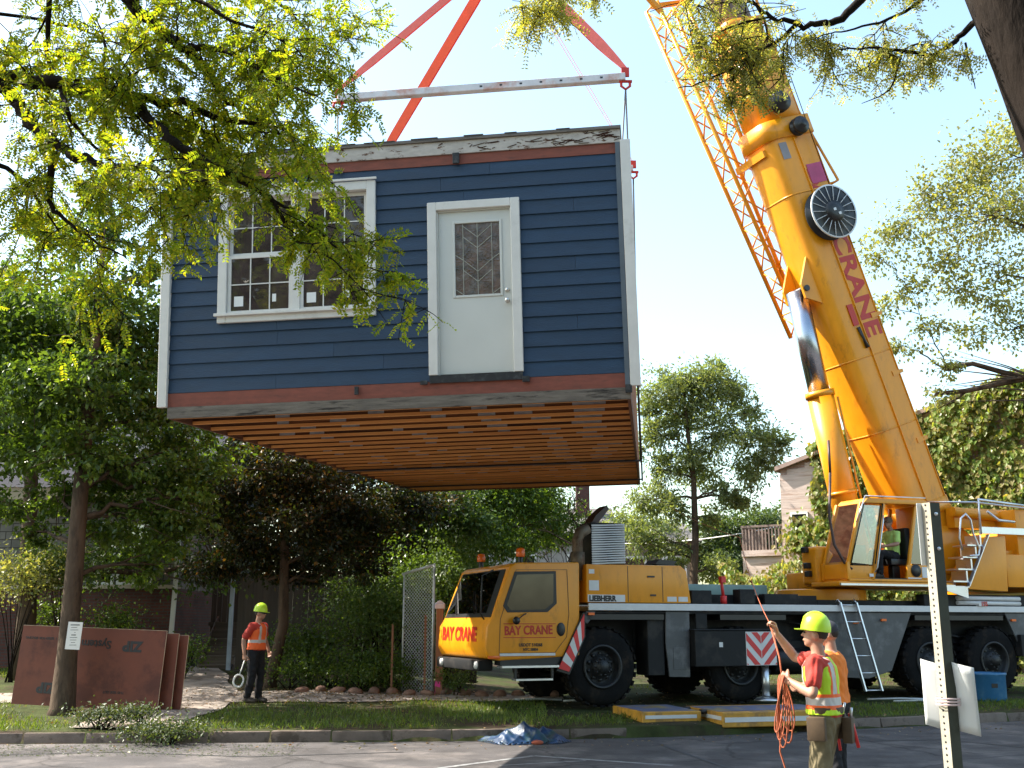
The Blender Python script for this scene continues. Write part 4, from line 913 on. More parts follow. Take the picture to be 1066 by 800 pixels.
def clump_tree(name, trunkpath, tr, clumps, nleaf, leaf, asp, lmat, label, cat="tree", group=None, barkm=None, origin=None, nb=8, fill=.55, limbs=True, shell=.35):
    """trunk with a limb to every leaf clump; clumps: (x,y,z,rx,ry,rz)"""
    o = Vector(trunkpath[0]); e = empty(name, o, label=label, cat=cat, group=group)
    tp = [Vector(p) - o for p in trunkpath]; m = MB(); m.tube(tp, tr, 12)
    P = []; D = []
    tot = sum((c[3] * c[4] * c[5]) ** .667 for c in clumps)
    nodes = [(a_.lerp(b_, k_), ra + (rb - ra) * k_) for a_, b_, ra, rb in zip(tp[1:], tp[2:], tr[1:], tr[2:]) for k_ in (0, .34, .67)] + [(tp[-1], tr[-1])]
    axis_d = lambda c: min((q[0] + o - Vector(c[:3])).length for q in nodes)
    clumps = sorted(clumps, key=axis_d)
    for c in clumps:
        cc = Vector(c[:3]) - o
        if limbs:
            # grow from the nearest wood below the clump (trunk or an earlier limb)
            cand = [q for q in nodes if q[0].z < cc.z + .1] or [(tp[1], tr[1])]
            p0, r0 = min(cand, key=lambda q: (q[0] - cc).length + .25 * abs(q[0].z - (cc.z - .6)) + .02 / max(q[1], .01))
            mid = p0.lerp(cc, .5) + Vector((rnd.uniform(-.1, .1), rnd.uniform(-.1, .1), .12)) * (cc - p0).length
            path = [q + Vector((rnd.gauss(0, 1), rnd.gauss(0, 1), rnd.gauss(0, 1))) * (.035 * (cc - p0).length * (0 < i_ < 6)) for i_, q in enumerate(bez(p0, mid, cc, 7))]; r1 = max(.012, min(r0 * .5, .02 * (cc - p0).length + .02)); m.tube(path, taper(r1, max(.01, r1 * .35), 7), 6); nodes += list(zip(path[2:], taper(r1, max(.01, r1 * .35), 7)[2:]))
            for k in range(nb):
                s = path[rnd.randint(3, 6)]; d = Vector((rnd.gauss(0, 1) * c[3], rnd.gauss(0, 1) * c[4], rnd.gauss(0, .8) * c[5])) * .62
                m.tube(bez(s, s + d * .5 + Vector((0, 0, .06)), cc + d, 4), taper(r1 * .35, .004, 4), 4)
        n = int(nleaf * (c[3] * c[4] * c[5]) ** .667 / tot)
        # sub-clusters give light and dark clumps and gaps
        ns = max(4, n // 38); sd = rand_dir(ns) * (nr.random((ns, 1)) ** (1 / 2.2)) * .95
        w = nr.integers(0, ns, n); q = sd[w] + nr.normal(size=(n, 3)) * np.array([shell, shell, shell * .7]) * .5 * (nr.random((ns, 1)) * .8 + .5)[w]
        P.append(np.array(cc) + q * np.array(c[3:6])); dd = unit(q * .7 + nr.normal(size=(n, 3)) * .7 + np.array([0, 0, -.35])); D.append(dd)
    m.build("trunk", barkm or M_bark2, e)
    P = np.concatenate(P); D = np.concatenate(D); n = len(P)
    NN = unit(nr.normal(size=(n, 3)) * .7 + np.array([0, 0, 1.0]))
    leaves("crown", P, D, NN, leaf * nr.uniform(.65, 1.25, n), asp, lmat, e)
    return e

# ---------------- honey locusts in the foreground: real limbs, twigs and pinnate leaves
class Locust:
    def __init__(s): s.m = MB(); s.P = []; s.D = []
    def limb(s, pts, r0, r1, level=0, dens=1.0, L1=(.45, 1.0), leafy=(0, 1), spread=1.0):
        pts = [Vector(p) for p in pts]
        # smooth resample
        out = []
        for i in range(len(pts) - 1):
            p0 = pts[max(i - 1, 0)]; p1 = pts[i]; p2 = pts[i + 1]; p3 = pts[min(i + 2, len(pts) - 1)]
            for t in (0, .25, .5, .75):
                out.append(.5 * ((2 * p1) + (p2 - p0) * t + (2 * p0 - 5 * p1 + 4 * p2 - p3) * t * t + (-p0 + 3 * p1 - 3 * p2 + p3) * t ** 3))
        out.append(pts[-1]); n = len(out)
        jit = [p + Vector((rnd.gauss(0, 1), rnd.gauss(0, 1), rnd.gauss(0, 1))) * r0 * .22 for p in out]; jit[0] = out[0]
        s.m.tube(jit, taper(r0, r1, n), 8 if r0 > .025 else 6)
        ln = sum((jit[i + 1] - jit[i]).length for i in range(n - 1)); cnt = int(ln * 2.7 * dens)
        for k in range(cnt):
            t = leafy[0] + (leafy[1] - leafy[0]) * rnd.random(); i = min(int(t * (n - 1)), n - 2); p = jit[i].lerp(jit[i + 1], t * (n - 1) - i); tg = (jit[i + 1] - jit[i]).normalized()
            d = (tg * rnd.uniform(.25, 1.0) + Vector((rnd.gauss(0, 1), rnd.gauss(0, .55), rnd.gauss(-.1, .75))) * spread).normalized()
            s.twig(p, d, rnd.uniform(*L1), max(.004, r1 * .9))
    def twig(s, p, d, L, r):
        n = 6; path = [p]; dd = d.copy()
        for i in range(n):
            dd = (dd + Vector((rnd.gauss(0, .22), rnd.gauss(0, .22), rnd.gauss(-.06, .2)))).normalized(); path.append(path[-1] + dd * L / n)
        s.m.tube(path, taper(r, .0025, n + 1), 5)
        for i in range(1, n + 1):
            for k in range(2):
                d2 = (dd * .5 + Vector((rnd.gauss(0, 1), rnd.gauss(0, .8), rnd.gauss(-.2, .8)))).normalized(); l2 = rnd.uniform(.12, .34) * min(1, L / .5)
                q = path[i] + d2 * l2 + Vector((0, 0, -.03)); s.m.tube([path[i], path[i].lerp(q, .5) + Vector((0, 0, .01)), q], [.0035, .0028, .002], 4, cap=False)
                for j in range(3): s.P.append(path[i].lerp(q, (j + .7) / 3)); s.D.append(d2 * .6 + Vector((rnd.gauss(0, .8), rnd.gauss(0, .8), rnd.gauss(-.35, .6))))
            s.P.append(path[i]); s.D.append(dd + Vector((rnd.gauss(0, .8), rnd.gauss(0, .8), rnd.gauss(-.3, .6))))
    def finish(s, name, loc, label, lmat, barkm=None, fl=.14, pairs=7, ll=.036, cull=None):
        e = empty(name, loc, label=label, cat="tree"); loc = np.array(loc)
        s.m.v = [(v[0] - loc[0], v[1] - loc[1], v[2] - loc[2]) for v in s.m.v]
        s.m.build("trunk", barkm or M_bark, e)
        P = np.array([tuple(p) for p in s.P]); D = unit(np.array([tuple(p) for p in s.D]))
        if cull is not None: k = cull(P); P = P[k]; D = D[k]
        n = len(P); D = unit(D + np.array([0, 0, -.1])); up = unit(nr.normal(size=(n, 3)) * 1.1 + np.array([0, 0, 1.])); S = unit(np.cross(D, up)); Nn = np.cross(S, D)
        flen = fl * nr.uniform(.6, 1.15, n); PP = []; DD = []; NN = []
        for i in range(pairs):
            t = (i + 1) / pairs; c = P - loc + D * (flen * t)[:, None] - np.array([0, 0, 1.]) * (flen * t * t * .12)[:, None]
            for sg in (-1, 1):
                PP.append(c); DD.append(D * .55 + S * sg + nr.normal(size=(n, 3)) * .16); NN.append(Nn + nr.normal(size=(n, 3)) * .3)
        PP = np.concatenate(PP); DD = np.concatenate(DD); NN = np.concatenate(NN)
        leaves("crown", PP, DD, NN, ll * nr.uniform(.75, 1.2, len(PP)), .5, lmat, e)
        return e

lo = Locust(); Y = 7.4
def L(u, v, dy=0.0): return aty(u, v, Y + dy)
fork = Vector((-5.6, 7.5, 4.6))
lo.m.tube([(-5.9, 7.6, -.1), (-5.88, 7.6, .3), (-5.8, 7.55, 1.6), (-5.72, 7.55, 3.2), fork, (-5.3, 7.6, 6.2), (-4.9, 7.7, 8.2), (-4.4, 7.8, 10)], [.36, .30, .27, .25, .23, .17, .12, .06], 14)
base = L(-60, 78)
lo.limb([fork, L(-200, 70), base, L(0, 81), L(61, 90), L(101, 98), L(142, 101), L(189, 108, .2), L(223, 123, .3), L(270, 132, .4), L(310, 150, .4)], .085, .010, dens=1.5, leafy=(.35, 1))
lo.limb([base, L(0, 90), L(20, 111), L(37, 132, -.2), L(64, 154, -.3), L(88, 165, -.4), L(118, 176, -.4), L(150, 172, -.5), L(176, 186, -.5), L(215, 190, -.5)], .06, .008, dens=1.5)
top = L(60, -110)
lo.limb([(-5.3, 7.6, 6.2), L(-120, -140), top, L(128, 0), L(152, 20), L(176, 39), L(196, 51), L(216, 78, .3), L(233, 101, .5), L(257, 118, .6), L(280, 135, .6)], .065, .009, dens=1.5, leafy=(.4, 1))
lo.limb([L(196, 50), L(230, 52, -.2), L(263, 69, -.4), L(290, 84, -.5), L(330, 100, -.5)], .028, .005, dens=1.6)
lo.limb([L(142, 103), L(162, 130, -.2), L(189, 152, -.3), L(216, 172, -.3), L(243, 186, -.2), L(280, 206, -.1), L(298, 235), L(315, 258), L(345, 268)], .042, .008, dens=1.7)
lo.limb([L(280, 206, -.1), L(320, 232), L(355, 262), L(380, 276), L(396, 284)], .014, .004, dens=1.9, L1=(.2, .45))
lo.limb([L(51, -30), L(51, 0), L(49, 51, .2), L(56, 81)], .03, .012, dens=1.4)
lo.limb([L(59, 160, -.3), L(51, 199), L(55, 215), L(68, 230), L(95, 248), L(130, 268)], .028, .005, dens=1.9)
lo.limb([L(-40, 160), L(0, 172, .3), L(30, 195, .3), L(60, 240, .2)], .03, .006, dens=1.7)
lo.limb([L(64, 95), L(72, 120, -.3), L(90, 145), L(130, 180), L(170, 215)], .022, .005, dens=1.5)
lo.limb([top, L(180, -60, .3), L(250, -20, .3), L(300, 10, .2), L(330, 45)], .03, .006, dens=1.6)
lo.limb([L(128, 0), L(190, -5, -.3), L(240, 20, -.4), L(290, 40, -.3), L(318, 60, -.3)], .022, .005, dens=1.8)
lo.limb([L(100, 98), L(110, 50, .4), L(100, 20, .5)], .022, .005, dens=1.4)
lo.limb([L(-80, 30), L(0, 15, .5), L(80, 30, .6), L(130, 50, .6)], .022, .005, dens=1.3)
for tgt in ((-4.6, 4.4, 9.0), (-6.9, 4.4, 7.6), (-6.6, 10.6, 8.6)):
    tgt = Vector(tgt); s_ = fork.lerp(Vector((-5.3, 7.6, 6.2)), rnd.random()); lo.limb([s_, s_.lerp(tgt, .35) + Vector((0, 0, .4)), s_.lerp(tgt, .7) + Vector((0, 0, .35)), tgt], .08, .01, dens=1.7, leafy=(.35, 1), L1=(.6, 1.3))
lo.finish("honey_locust", (-5.9, 7.6, 0), "honey locust with fine yellow green leaves reaching in front of the house window", M_loc)

lr = Locust(); Y = 5.6
lr.m.tube([(3.85, 5.6, -.1), (3.82, 5.6, .3), (3.55, 5.6, 2.2), aty(1108, 150, 5.6), aty(1074, 60, 5.6), aty(1036, -30, 5.6), aty(1000, -160, 5.6), aty(960, -330, 5.7)], [.30, .26, .23, .22, .215, .21, .17, .1], 16)
Y = 5.9
lr.limb([aty(1010, -140, 5.6), L(960, -60), L(905, -8), L(876, 18), L(857, 25), L(829, 25), L(803, 18), L(781, 2), L(755, -20)], .035, .006, dens=.9, L1=(.3, .6), leafy=(.55, 1))
lr.limb([L(829, 26), L(810, 43), L(789, 54), L(763, 72), L(727, 87), L(705, 92)], .013, .003, dens=2.6, L1=(.18, .4))
lr.limb([L(790, 54), L(780, 80), L(772, 105)], .006, .003, dens=3.0, L1=(.15, .3))
lr.limb([L(803, 18), L(770, 25), L(735, 40), L(712, 60)], .009, .003, dens=2.8, L1=(.18, .38))
lr.limb([L(781, 2), L(740, 5), L(715, 20)], .009, .003, dens=2.6, L1=(.18, .38))
lr.limb([L(1025, 15, -.2), L(1002, 36), L(988, 47), L(970, 58), L(940, 53), L(905, 50), L(870, 52)], .022, .004, dens=2.2, L1=(.15, .32), leafy=(.3, 1))
lr.limb([L(990, -30), L(960, 0), L(925, 20), L(890, 30), L(865, 35)], .014, .004, dens=2.4, L1=(.15, .35), leafy=(.2, 1))
lr.m.tube([L(940, 53), L(935, 69), L(931, 84), L(926, 94), L(915, 101), L(897, 108)], [.007, .006, .006, .005, .004, .002], 5)
lr.limb([L(1005, 45), L(1010, 70), L(1016, 92)], .008, .003, dens=2.0, L1=(.1, .2))
lr.limb([aty(960, -330, 5.7), L(800, -160), L(660, -90), L(590, -30), L(562, 4)], .03, .004, dens=.75, L1=(.12, .25), leafy=(.86, 1))
lr.limb([L(590, -35), L(620, -10), L(650, -12)], .006, .003, dens=1.3, L1=(.1, .18))
for tgt in ((5.8, 5.2, 7.2), (5.0, 7.6, 8.2), (3.4, 3.2, 8.6), (2.6, 5.8, 10.5), (4.8, 4.0, 9.6)):
    tgt = Vector(tgt); s_ = Vector((2.9, 5.6, 6.2)); lr.limb([s_, s_.lerp(tgt, .35) + Vector((0, 0, .4)), s_.lerp(tgt, .7) + Vector((0, 0, .35)), tgt], .09, .01, dens=1.7, leafy=(.35, 1), L1=(.6, 1.3))
lr.finish("honey_locust", (3.85, 5.6, 0), "pale leaved honey locust with a dark leaning trunk in the upper right corner", M_locp, fl=.12, pairs=6, ll=.024)

# ---------------- street tree on the left with the notice
zb = gz(-7.8, 18.9); Q = 18.9
tp = [(aty(64, 742, Q).x, Q, zb - .15), (aty(65, 738, Q).x, Q, zb + .1), aty(70, 680, Q), aty(77, 600, Q), aty(84, 510, Q), aty(92, 420, Q), aty(104, 300, Q), aty(108, 250, Q)]
cl1 = []
for (u, v, dy, r) in [(20, 330, 0, 1.0), (75, 310, -.6, 1.0), (130, 335, .2, .9), (160, 300, .6, .7), (20, 400, -.5, 1.1), (90, 400, -1, 1.0), (140, 410, 0, .9), (-30, 380, .6, 1.1), (30, 470, -.2, .8), (90, 470, -.8, .85), (150, 480, -.3, .85), (60, 520, .3, .6), (130, 540, .1, .7), (190, 520, 0, .75), (210, 480, .8, .8), (100, 240, .2, .8), (60, 250, .5, .8), (-20, 300, .3, 1.0), (120, 200, .2, .7), (180, 560, .3, .6), (-40, 450, .2, .9), (40, 555, .4, .45), (10, 350, .5, 1.0), (110, 360, .3, 1.0), (60, 370, .3, 1.1), (160, 370, .3, .8), (120, 500, .5, .8), (60, 440, .5, .9), (175, 440, .4, .8), (185, 500, .4, .7), (150, 590, .5, .5), (0, 520, .4, .6), (105, 555, .4, .5)]:
    p = aty(u, v, 19.4 + dy); cl1.append((p.x, p.y, p.z, r, r, r * .75))
t3 = clump_tree("street_tree", tp, [.29, .215, .17, .155, .135, .12, .07, .03], cl1, 46000, .115, .66, M_mid, "leafy green street tree on the grass verge with a white notice on its trunk")
nt_ = MB(); c0 = aty(77, 662, Q - .235); nt_.box(-.12, .12, -.004, .004, -.23, .23, M=Matrix.Translation(c0) @ Matrix.Rotation(.12, 4, 'Z') @ Matrix.Rotation(.05, 4, 'Y'))
no = nt_.build("paper_notice", M_paper); tag(no, "white paper notice tied to the street tree trunk", "notice")
tl = MB()
for k in range(9):
    z = c0.z + .18 - k * .042; tl.bar((c0.x - .085, c0.y - .012, z), (c0.x + rnd.uniform(.02, .09), c0.y - .0, z), .003, .014 if k in (0, 4) else .007, upv=(0, 0, 1))
tl.build("printed_line", M_txtb, no)
# ---------------- copper tree beside the path
zb = gz(-5.6, 22.9)
tp = [(-5.05, 22.9, gz(-5.05, 22.9) - .1), (-5.05, 22.9, gz(-5.05, 22.9) + .1), aty(295, 650, 22.9), aty(296, 590, 22.9), aty(297, 520, 22.9), aty(298, 450, 22.9)]
cl2 = []
for (u, v, dy, r) in [(240, 500, 0, .8), (280, 490, -.5, .8), (330, 500, 0, .8), (370, 530, .2, .75), (300, 540, -.6, .8), (250, 560, .1, .7), (350, 570, -.2, .7), (300, 590, .5, .65), (220, 540, .6, .6), (390, 560, .5, .55), (310, 450, .2, .8), (260, 450, .2, .7), (215, 590, .2, .5), (380, 590, .4, .5), (260, 520, .4, .8), (310, 510, .5, .8), (350, 540, .5, .7), (280, 580, .3, .6), (240, 590, .6, .5), (330, 590, .3, .5), (400, 530, .8, .5)]:
    p = aty(u, v, 22.9 + dy); cl2.append((p.x, p.y, p.z, r, r, r * .75))
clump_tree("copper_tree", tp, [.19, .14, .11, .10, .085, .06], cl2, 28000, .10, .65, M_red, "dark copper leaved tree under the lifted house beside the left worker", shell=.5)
# ---------------- airy tree behind the crane
def tree_px(name, Y_, stems, clumps, tr, nleaf, leaf, asp, lmat, label, **k):
    P = [aty(u, v, Y_) for u, v in stems]; P.insert(0, Vector((P[0].x, P[0].y, gz(P[0].x, P[0].y) - .2)))
    cl = []
    for (u, v, dy, r) in clumps:
        p = aty(u, v, Y_ + dy); cl.append((p.x, p.y, p.z, r, r, r * k.get('flat', .7)))
    k.pop('flat', None)
    return clump_tree(name, P, taper(tr, tr * .25, len(P)), cl, nleaf, leaf, asp, lmat, label, **k)
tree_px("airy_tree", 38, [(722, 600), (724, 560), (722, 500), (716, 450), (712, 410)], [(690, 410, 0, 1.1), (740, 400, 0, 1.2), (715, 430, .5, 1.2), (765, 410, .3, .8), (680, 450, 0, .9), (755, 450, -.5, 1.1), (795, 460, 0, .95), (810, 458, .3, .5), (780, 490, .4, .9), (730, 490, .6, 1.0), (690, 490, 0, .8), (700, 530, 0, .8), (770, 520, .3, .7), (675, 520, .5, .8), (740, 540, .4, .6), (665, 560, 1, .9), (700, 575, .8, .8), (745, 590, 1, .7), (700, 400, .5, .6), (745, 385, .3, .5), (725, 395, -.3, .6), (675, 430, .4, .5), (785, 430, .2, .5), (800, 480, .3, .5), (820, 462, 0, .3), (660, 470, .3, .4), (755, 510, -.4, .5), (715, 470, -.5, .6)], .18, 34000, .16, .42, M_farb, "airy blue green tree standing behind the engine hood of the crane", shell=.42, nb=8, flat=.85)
# ---------------- big tree leaning in from the right
P0 = Vector((20.5, 29, gz(20.5, 29) - .2))
br_ = [P0, Vector((20.4, 29, 3)), Vector((20, 29, 6)), aty(1130, 330, 29), aty(1110, 250, 29), aty(1100, 150, 29)]
cl4 = []
for (u, v, dy, r) in [(1050, 160, 0, 1.2), (1010, 175, 0, .9), (1075, 220, 0, 1.2), (985, 215, .3, .9), (1030, 225, -.5, 1.1), (960, 200, .5, .6), (935, 235, 0, .7), (915, 265, .3, .6), (980, 265, 0, .8), (1040, 290, .2, .9), (945, 300, 0, .6), (920, 320, .3, .5), (1000, 300, .5, .6), (965, 345, 0, .5), (985, 385, 0, .45), (1010, 350, .5, .5), (1060, 340, 0, .9), (940, 360, .3, .4), (975, 410, .2, .4), (1085, 120, 0, 1.0)]:
    p = aty(u, v, 29 + dy); cl4.append((p.x, p.y, p.z, r, r, r * 1.0))
clump_tree("overhanging_tree", br_, [.5, .42, .38, .3, .24, .12], cl4, 15000, .13, .62, M_pale, "pale green tree reaching in from the right edge above the ivy house", shell=.75, nb=6, barkm=M_bark2)
# ---------------- trees far behind
fars = [("conifer_tree", 40, [(545, 585), (546, 540), (548, 500)], [(548, 500, 0, 1.0), (530, 520, 0, 1.0), (560, 530, .3, 1.0), (540, 560, 0, 1.1), (515, 555, .5, .9), (575, 560, .3, .7)], .2, 20000, .15, .5, M_mid, "dark tree behind the carrier cab under the house"),
 ("background_tree", 34, [(470, 640), (470, 560), (468, 520)], [(465, 520, 0, 1.0), (440, 540, .3, .9), (490, 545, -.3, .9), (455, 570, .2, .9), (485, 590, 0, .8), (430, 580, .4, .8), (420, 530, .5, .8)], .16, 15000, .14, .6, M_bush, "bright leaved tree behind the chain link panel"),
 ("background_tree", 33, [(400, 650), (400, 570), (398, 530)], [(395, 535, 0, 1.0), (420, 560, .5, .9), (375, 560, 0, .9), (400, 590, -.4, .9), (430, 610, .2, .7)], .16, 16000, .14, .6, M_mid, "deep green tree between the copper tree and the chain link panel"),
 ("background_tree", 55, [(770, 600), (770, 560), (768, 540)], [(740, 560, 0, 1.6), (770, 550, 0, 1.6), (795, 545, 1, 1.5), (755, 585, -1, 1.5), (800, 570, 1, 1.4), (720, 580, 1, 1.4), (785, 595, 0, 1.3), (815, 540, 2, 1.3)], .25, 18000, .20, .6, M_far, "rounded tree behind the wooden deck with the railing"),
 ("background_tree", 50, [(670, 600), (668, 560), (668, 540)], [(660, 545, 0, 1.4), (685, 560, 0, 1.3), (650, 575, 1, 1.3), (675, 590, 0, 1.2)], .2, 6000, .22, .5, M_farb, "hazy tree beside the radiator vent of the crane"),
 ("background_tree", 42, [(10, 640), (12, 500), (12, 400)], [(-20, 330, 0, 2.0), (30, 320, 2, 1.8), (60, 420, 2, 1.4), (-30, 420, 0, 1.8), (90, 350, 3, 1.4)], .3, 9000, .2, .6, M_far, "tree behind the white gable at the left edge")]
for a in fars:
    tree_px(*a, group="trees in the background", shell=.5)
tree_px("yard_tree", 24.2, [(28, 640), (30, 560), (34, 470), (38, 390), (42, 330)], [(u, v, dy, 1.15) for u, v, dy in [(40, 400, 0), (-20, 380, .5), (90, 380, .6), (10, 330, 0), (70, 320, .4), (130, 400, 0), (110, 450, .8), (160, 440, .5), (0, 450, .3), (50, 470, .8), (-50, 440, 0), (-60, 340, 0), (170, 380, .6), (120, 330, .2), (150, 500, 1), (190, 480, 1.2), (60, 390, -2), (110, 420, -2.2), (20, 430, -2), (80, 350, -1.8), (-30, 400, -2.2), (150, 420, -1.6), (200, 540, 1.4), (225, 590, 1.6), (165, 570, 1.2), (120, 580, 1.6)]], .24, 22000, .13, .62, M_mid, "large leafy tree in the yard of the shingled house behind the street tree", shell=.6)
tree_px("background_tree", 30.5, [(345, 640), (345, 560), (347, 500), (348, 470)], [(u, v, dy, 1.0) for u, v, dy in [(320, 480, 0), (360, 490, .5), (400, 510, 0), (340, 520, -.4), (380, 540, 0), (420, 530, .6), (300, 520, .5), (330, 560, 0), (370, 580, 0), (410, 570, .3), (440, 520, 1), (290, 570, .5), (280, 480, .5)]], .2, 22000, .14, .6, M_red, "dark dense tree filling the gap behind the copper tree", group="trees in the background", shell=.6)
tree_px("background_tree", 36, [(500, 640), (502, 560), (503, 510)], [(u, v, dy, 1.1) for u, v, dy in [(480, 500, 0), (520, 505, .5), (500, 530, 0), (540, 525, .4), (460, 530, 0), (520, 560, -.4), (480, 570, 0), (555, 510, .8), (440, 500, 1), (580, 545, 1)]], .2, 20000, .15, .55, M_mid, "dense dark green tree behind the carrier cab beacons", group="trees in the background", shell=.6)
# bare twiggy tree
bt = MB(); o = aty(598, 600, 30); o.z = gz(o.x, o.y)
def grow(p, d, L_, r, lv):
    n = 5; path = [p]; dd = d
    for i in range(n): dd = (dd + Vector((rnd.gauss(0, .18), rnd.gauss(0, .18), .05))).normalized(); path.append(path[-1] + dd * L_ / n)
    bt.tube([x - o for x in path], taper(r, r * .55, n + 1), 5)
    if lv:
        for k in range(4 if lv > 1 else 3):
            i = rnd.randint(2, n); grow(path[i], (dd + Vector((rnd.gauss(0, .7), rnd.gauss(0, .7), rnd.gauss(.1, .4)))).normalized(), L_ * rnd.uniform(.5, .75), r * .5, lv - 1)
grow(o, Vector((0, 0, 1)), 2.3, .10, 4)
ebt = empty("bare_tree", o, label="small bare twiggy tree beside the radiator vent, seen below the house", cat="tree"); bt.build("trunk", M_bark, ebt)

def bush(name, u, v, Y_, r, n, leaf, lmat, label, cat="bush", group=None, flat=.8, k=6, wide=1.0):
    c = aty(u, v, Y_); zg = gz(c.x, c.y); e = empty(name, (c.x, c.y, zg), label=label, cat=cat, group=group)
    m = MB(); P = []; h = max(.2, c.z - zg)
    for i in range(k):
        q = Vector((rnd.uniform(-r, r) * wide * .8, rnd.uniform(-r, r) * .5, h + rnd.uniform(-.4, .5) * r * flat))
        m.tube(bez((rnd.uniform(-.1, .1), 0, -.05), (q.x * .3, q.y * .3, q.z * .6), q, 5), taper(.018, .005, 5), 5)
        nn = n // k; P.append(np.array(q) + nr.normal(size=(nn, 3)) * np.array([r * .42 * wide, r * .42, r * .40 * flat]))
    m.build("stem", M_bark, e); P = np.concatenate(P); P = P[P[:, 2] > .02]
    leaves("foliage", P, nr.normal(size=(len(P), 3)) + np.array([0, 0, -.1]), nr.normal(size=(len(P), 3)) * .7 + np.array([0, -.2, 1.]), leaf * nr.uniform(.6, 1.25, len(P)), .6, lmat, e)
    return e
bush("hedge_bush", 395, 645, 23.5, .85, 4200, .085, M_bush, "round hedge bush in sunlight left of the chain link panel", k=9, wide=1.2)
bush("hedge_bush", 345, 690, 22.8, .5, 1500, .08, M_mid, "low dark bush beside the copper tree trunk", wide=1.5)
bush("hedge_bush", 410, 695, 22.6, .5, 1700, .07, M_mid, "low bush under the chain link panel by the stakes", wide=1.4)
bush("ground_shrub", 478, 705, 21.9, .28, 700, .06, M_bush, "small weedy shrub below the front bumper of the crane", k=4, wide=1.3)
bush("light_bush", 20, 600, 23.6, .8, 3000, .09, M_pale, "pale sunlit bush in front of the shingled wall at the left edge", k=8)
bush("dark_bush", 120, 650, 24.6, .6, 1500, .08, M_mid, "dark bush against the red brick wall behind the boards")
bush("dark_bush", 60, 640, 24.8, .5, 1000, .08, M_mid, "bush against the brick wall left of the street tree")
bush("dark_bush", 195, 680, 24.2, .45, 900, .07, M_mid, "low shrub between the steps and the stacked boards")
bush("garden_shrub", 372, 640, 24.6, .9, 4200, .085, M_bush, "tall leafy shrub in front of the board fence beside the hedge bush", k=10, wide=1.1, flat=1.1)
bush("garden_shrub", 325, 668, 23.6, .6, 2600, .08, M_mid, "dark garden shrub just right of the copper tree trunk", k=8, wide=1.2)
bush("garden_shrub", 425, 610, 25.0, .9, 3600, .09, M_mid, "tall dark shrub standing behind the chain link panel", k=9, wide=1.0, flat=1.2)
bush("garden_shrub", 465, 600, 24.8, .8, 3000, .09, M_bush, "shrub with light green leaves behind the crane windscreen", k=8, flat=1.2)
bush("ground_shrub", 300, 700, 22.5, .35, 1200, .06, M_mid, "low ground cover at the foot of the copper tree", k=6, wide=2.0)
bush("ground_shrub", 375, 705, 22.2, .35, 1400, .06, M_mid, "low ground cover in the planting bed below the hedge bush", k=6, wide=2.0)
bush("light_bush", 70, 590, 24.0, .7, 2600, .085, M_bush, "yellow green bush right of the pale bush behind the street tree", k=8)
for (u, v, Y_, r, n, lb_) in [(105, 757, 16.75, .34, 900, "cut leafy branch lying on the grass edge in front of the boards"), (178, 760, 16.3, .42, 1600, "biggest heap of cut leafy branches hanging over the kerb"), (150, 745, 17.2, .28, 600, "small leafy cutting on the grass beside the stacked boards")]:
    bush("cut_branch", u, v, Y_, r, n, .06, M_cut, lb_, cat="branch", group="cut branches by the kerb", flat=.5, k=7, wide=1.4)

# ---------------- trees across the street behind the viewer (they stand in the window reflections)
proto = None
for i, (x, y) in enumerate([(-12, -6.5), (-4.5, -7.5), (3.5, -7), (11, -7.5), (19, -7)]):
    if proto is None:
        cl = [(x + rnd.uniform(-2.6, 2.6), y + rnd.uniform(-2, 2), rnd.uniform(4.0, 14), 1.9, 1.9, 1.5) for _ in range(30)]
        proto = clump_tree("avenue_tree", [(x, y, -.2), (x, y, .1), (x + .1, y, 3), (x, y + .1, 6), (x, y, 9.5)], [.4, .32, .27, .2, .08], cl, 15000, .38, .7, M_mid, "broad leafy tree across the street", group="trees across the street")
    else:
        c = copy_tree(proto); c.location = (x, y, 0); c.rotation_euler = (0, 0, i * 1.9)
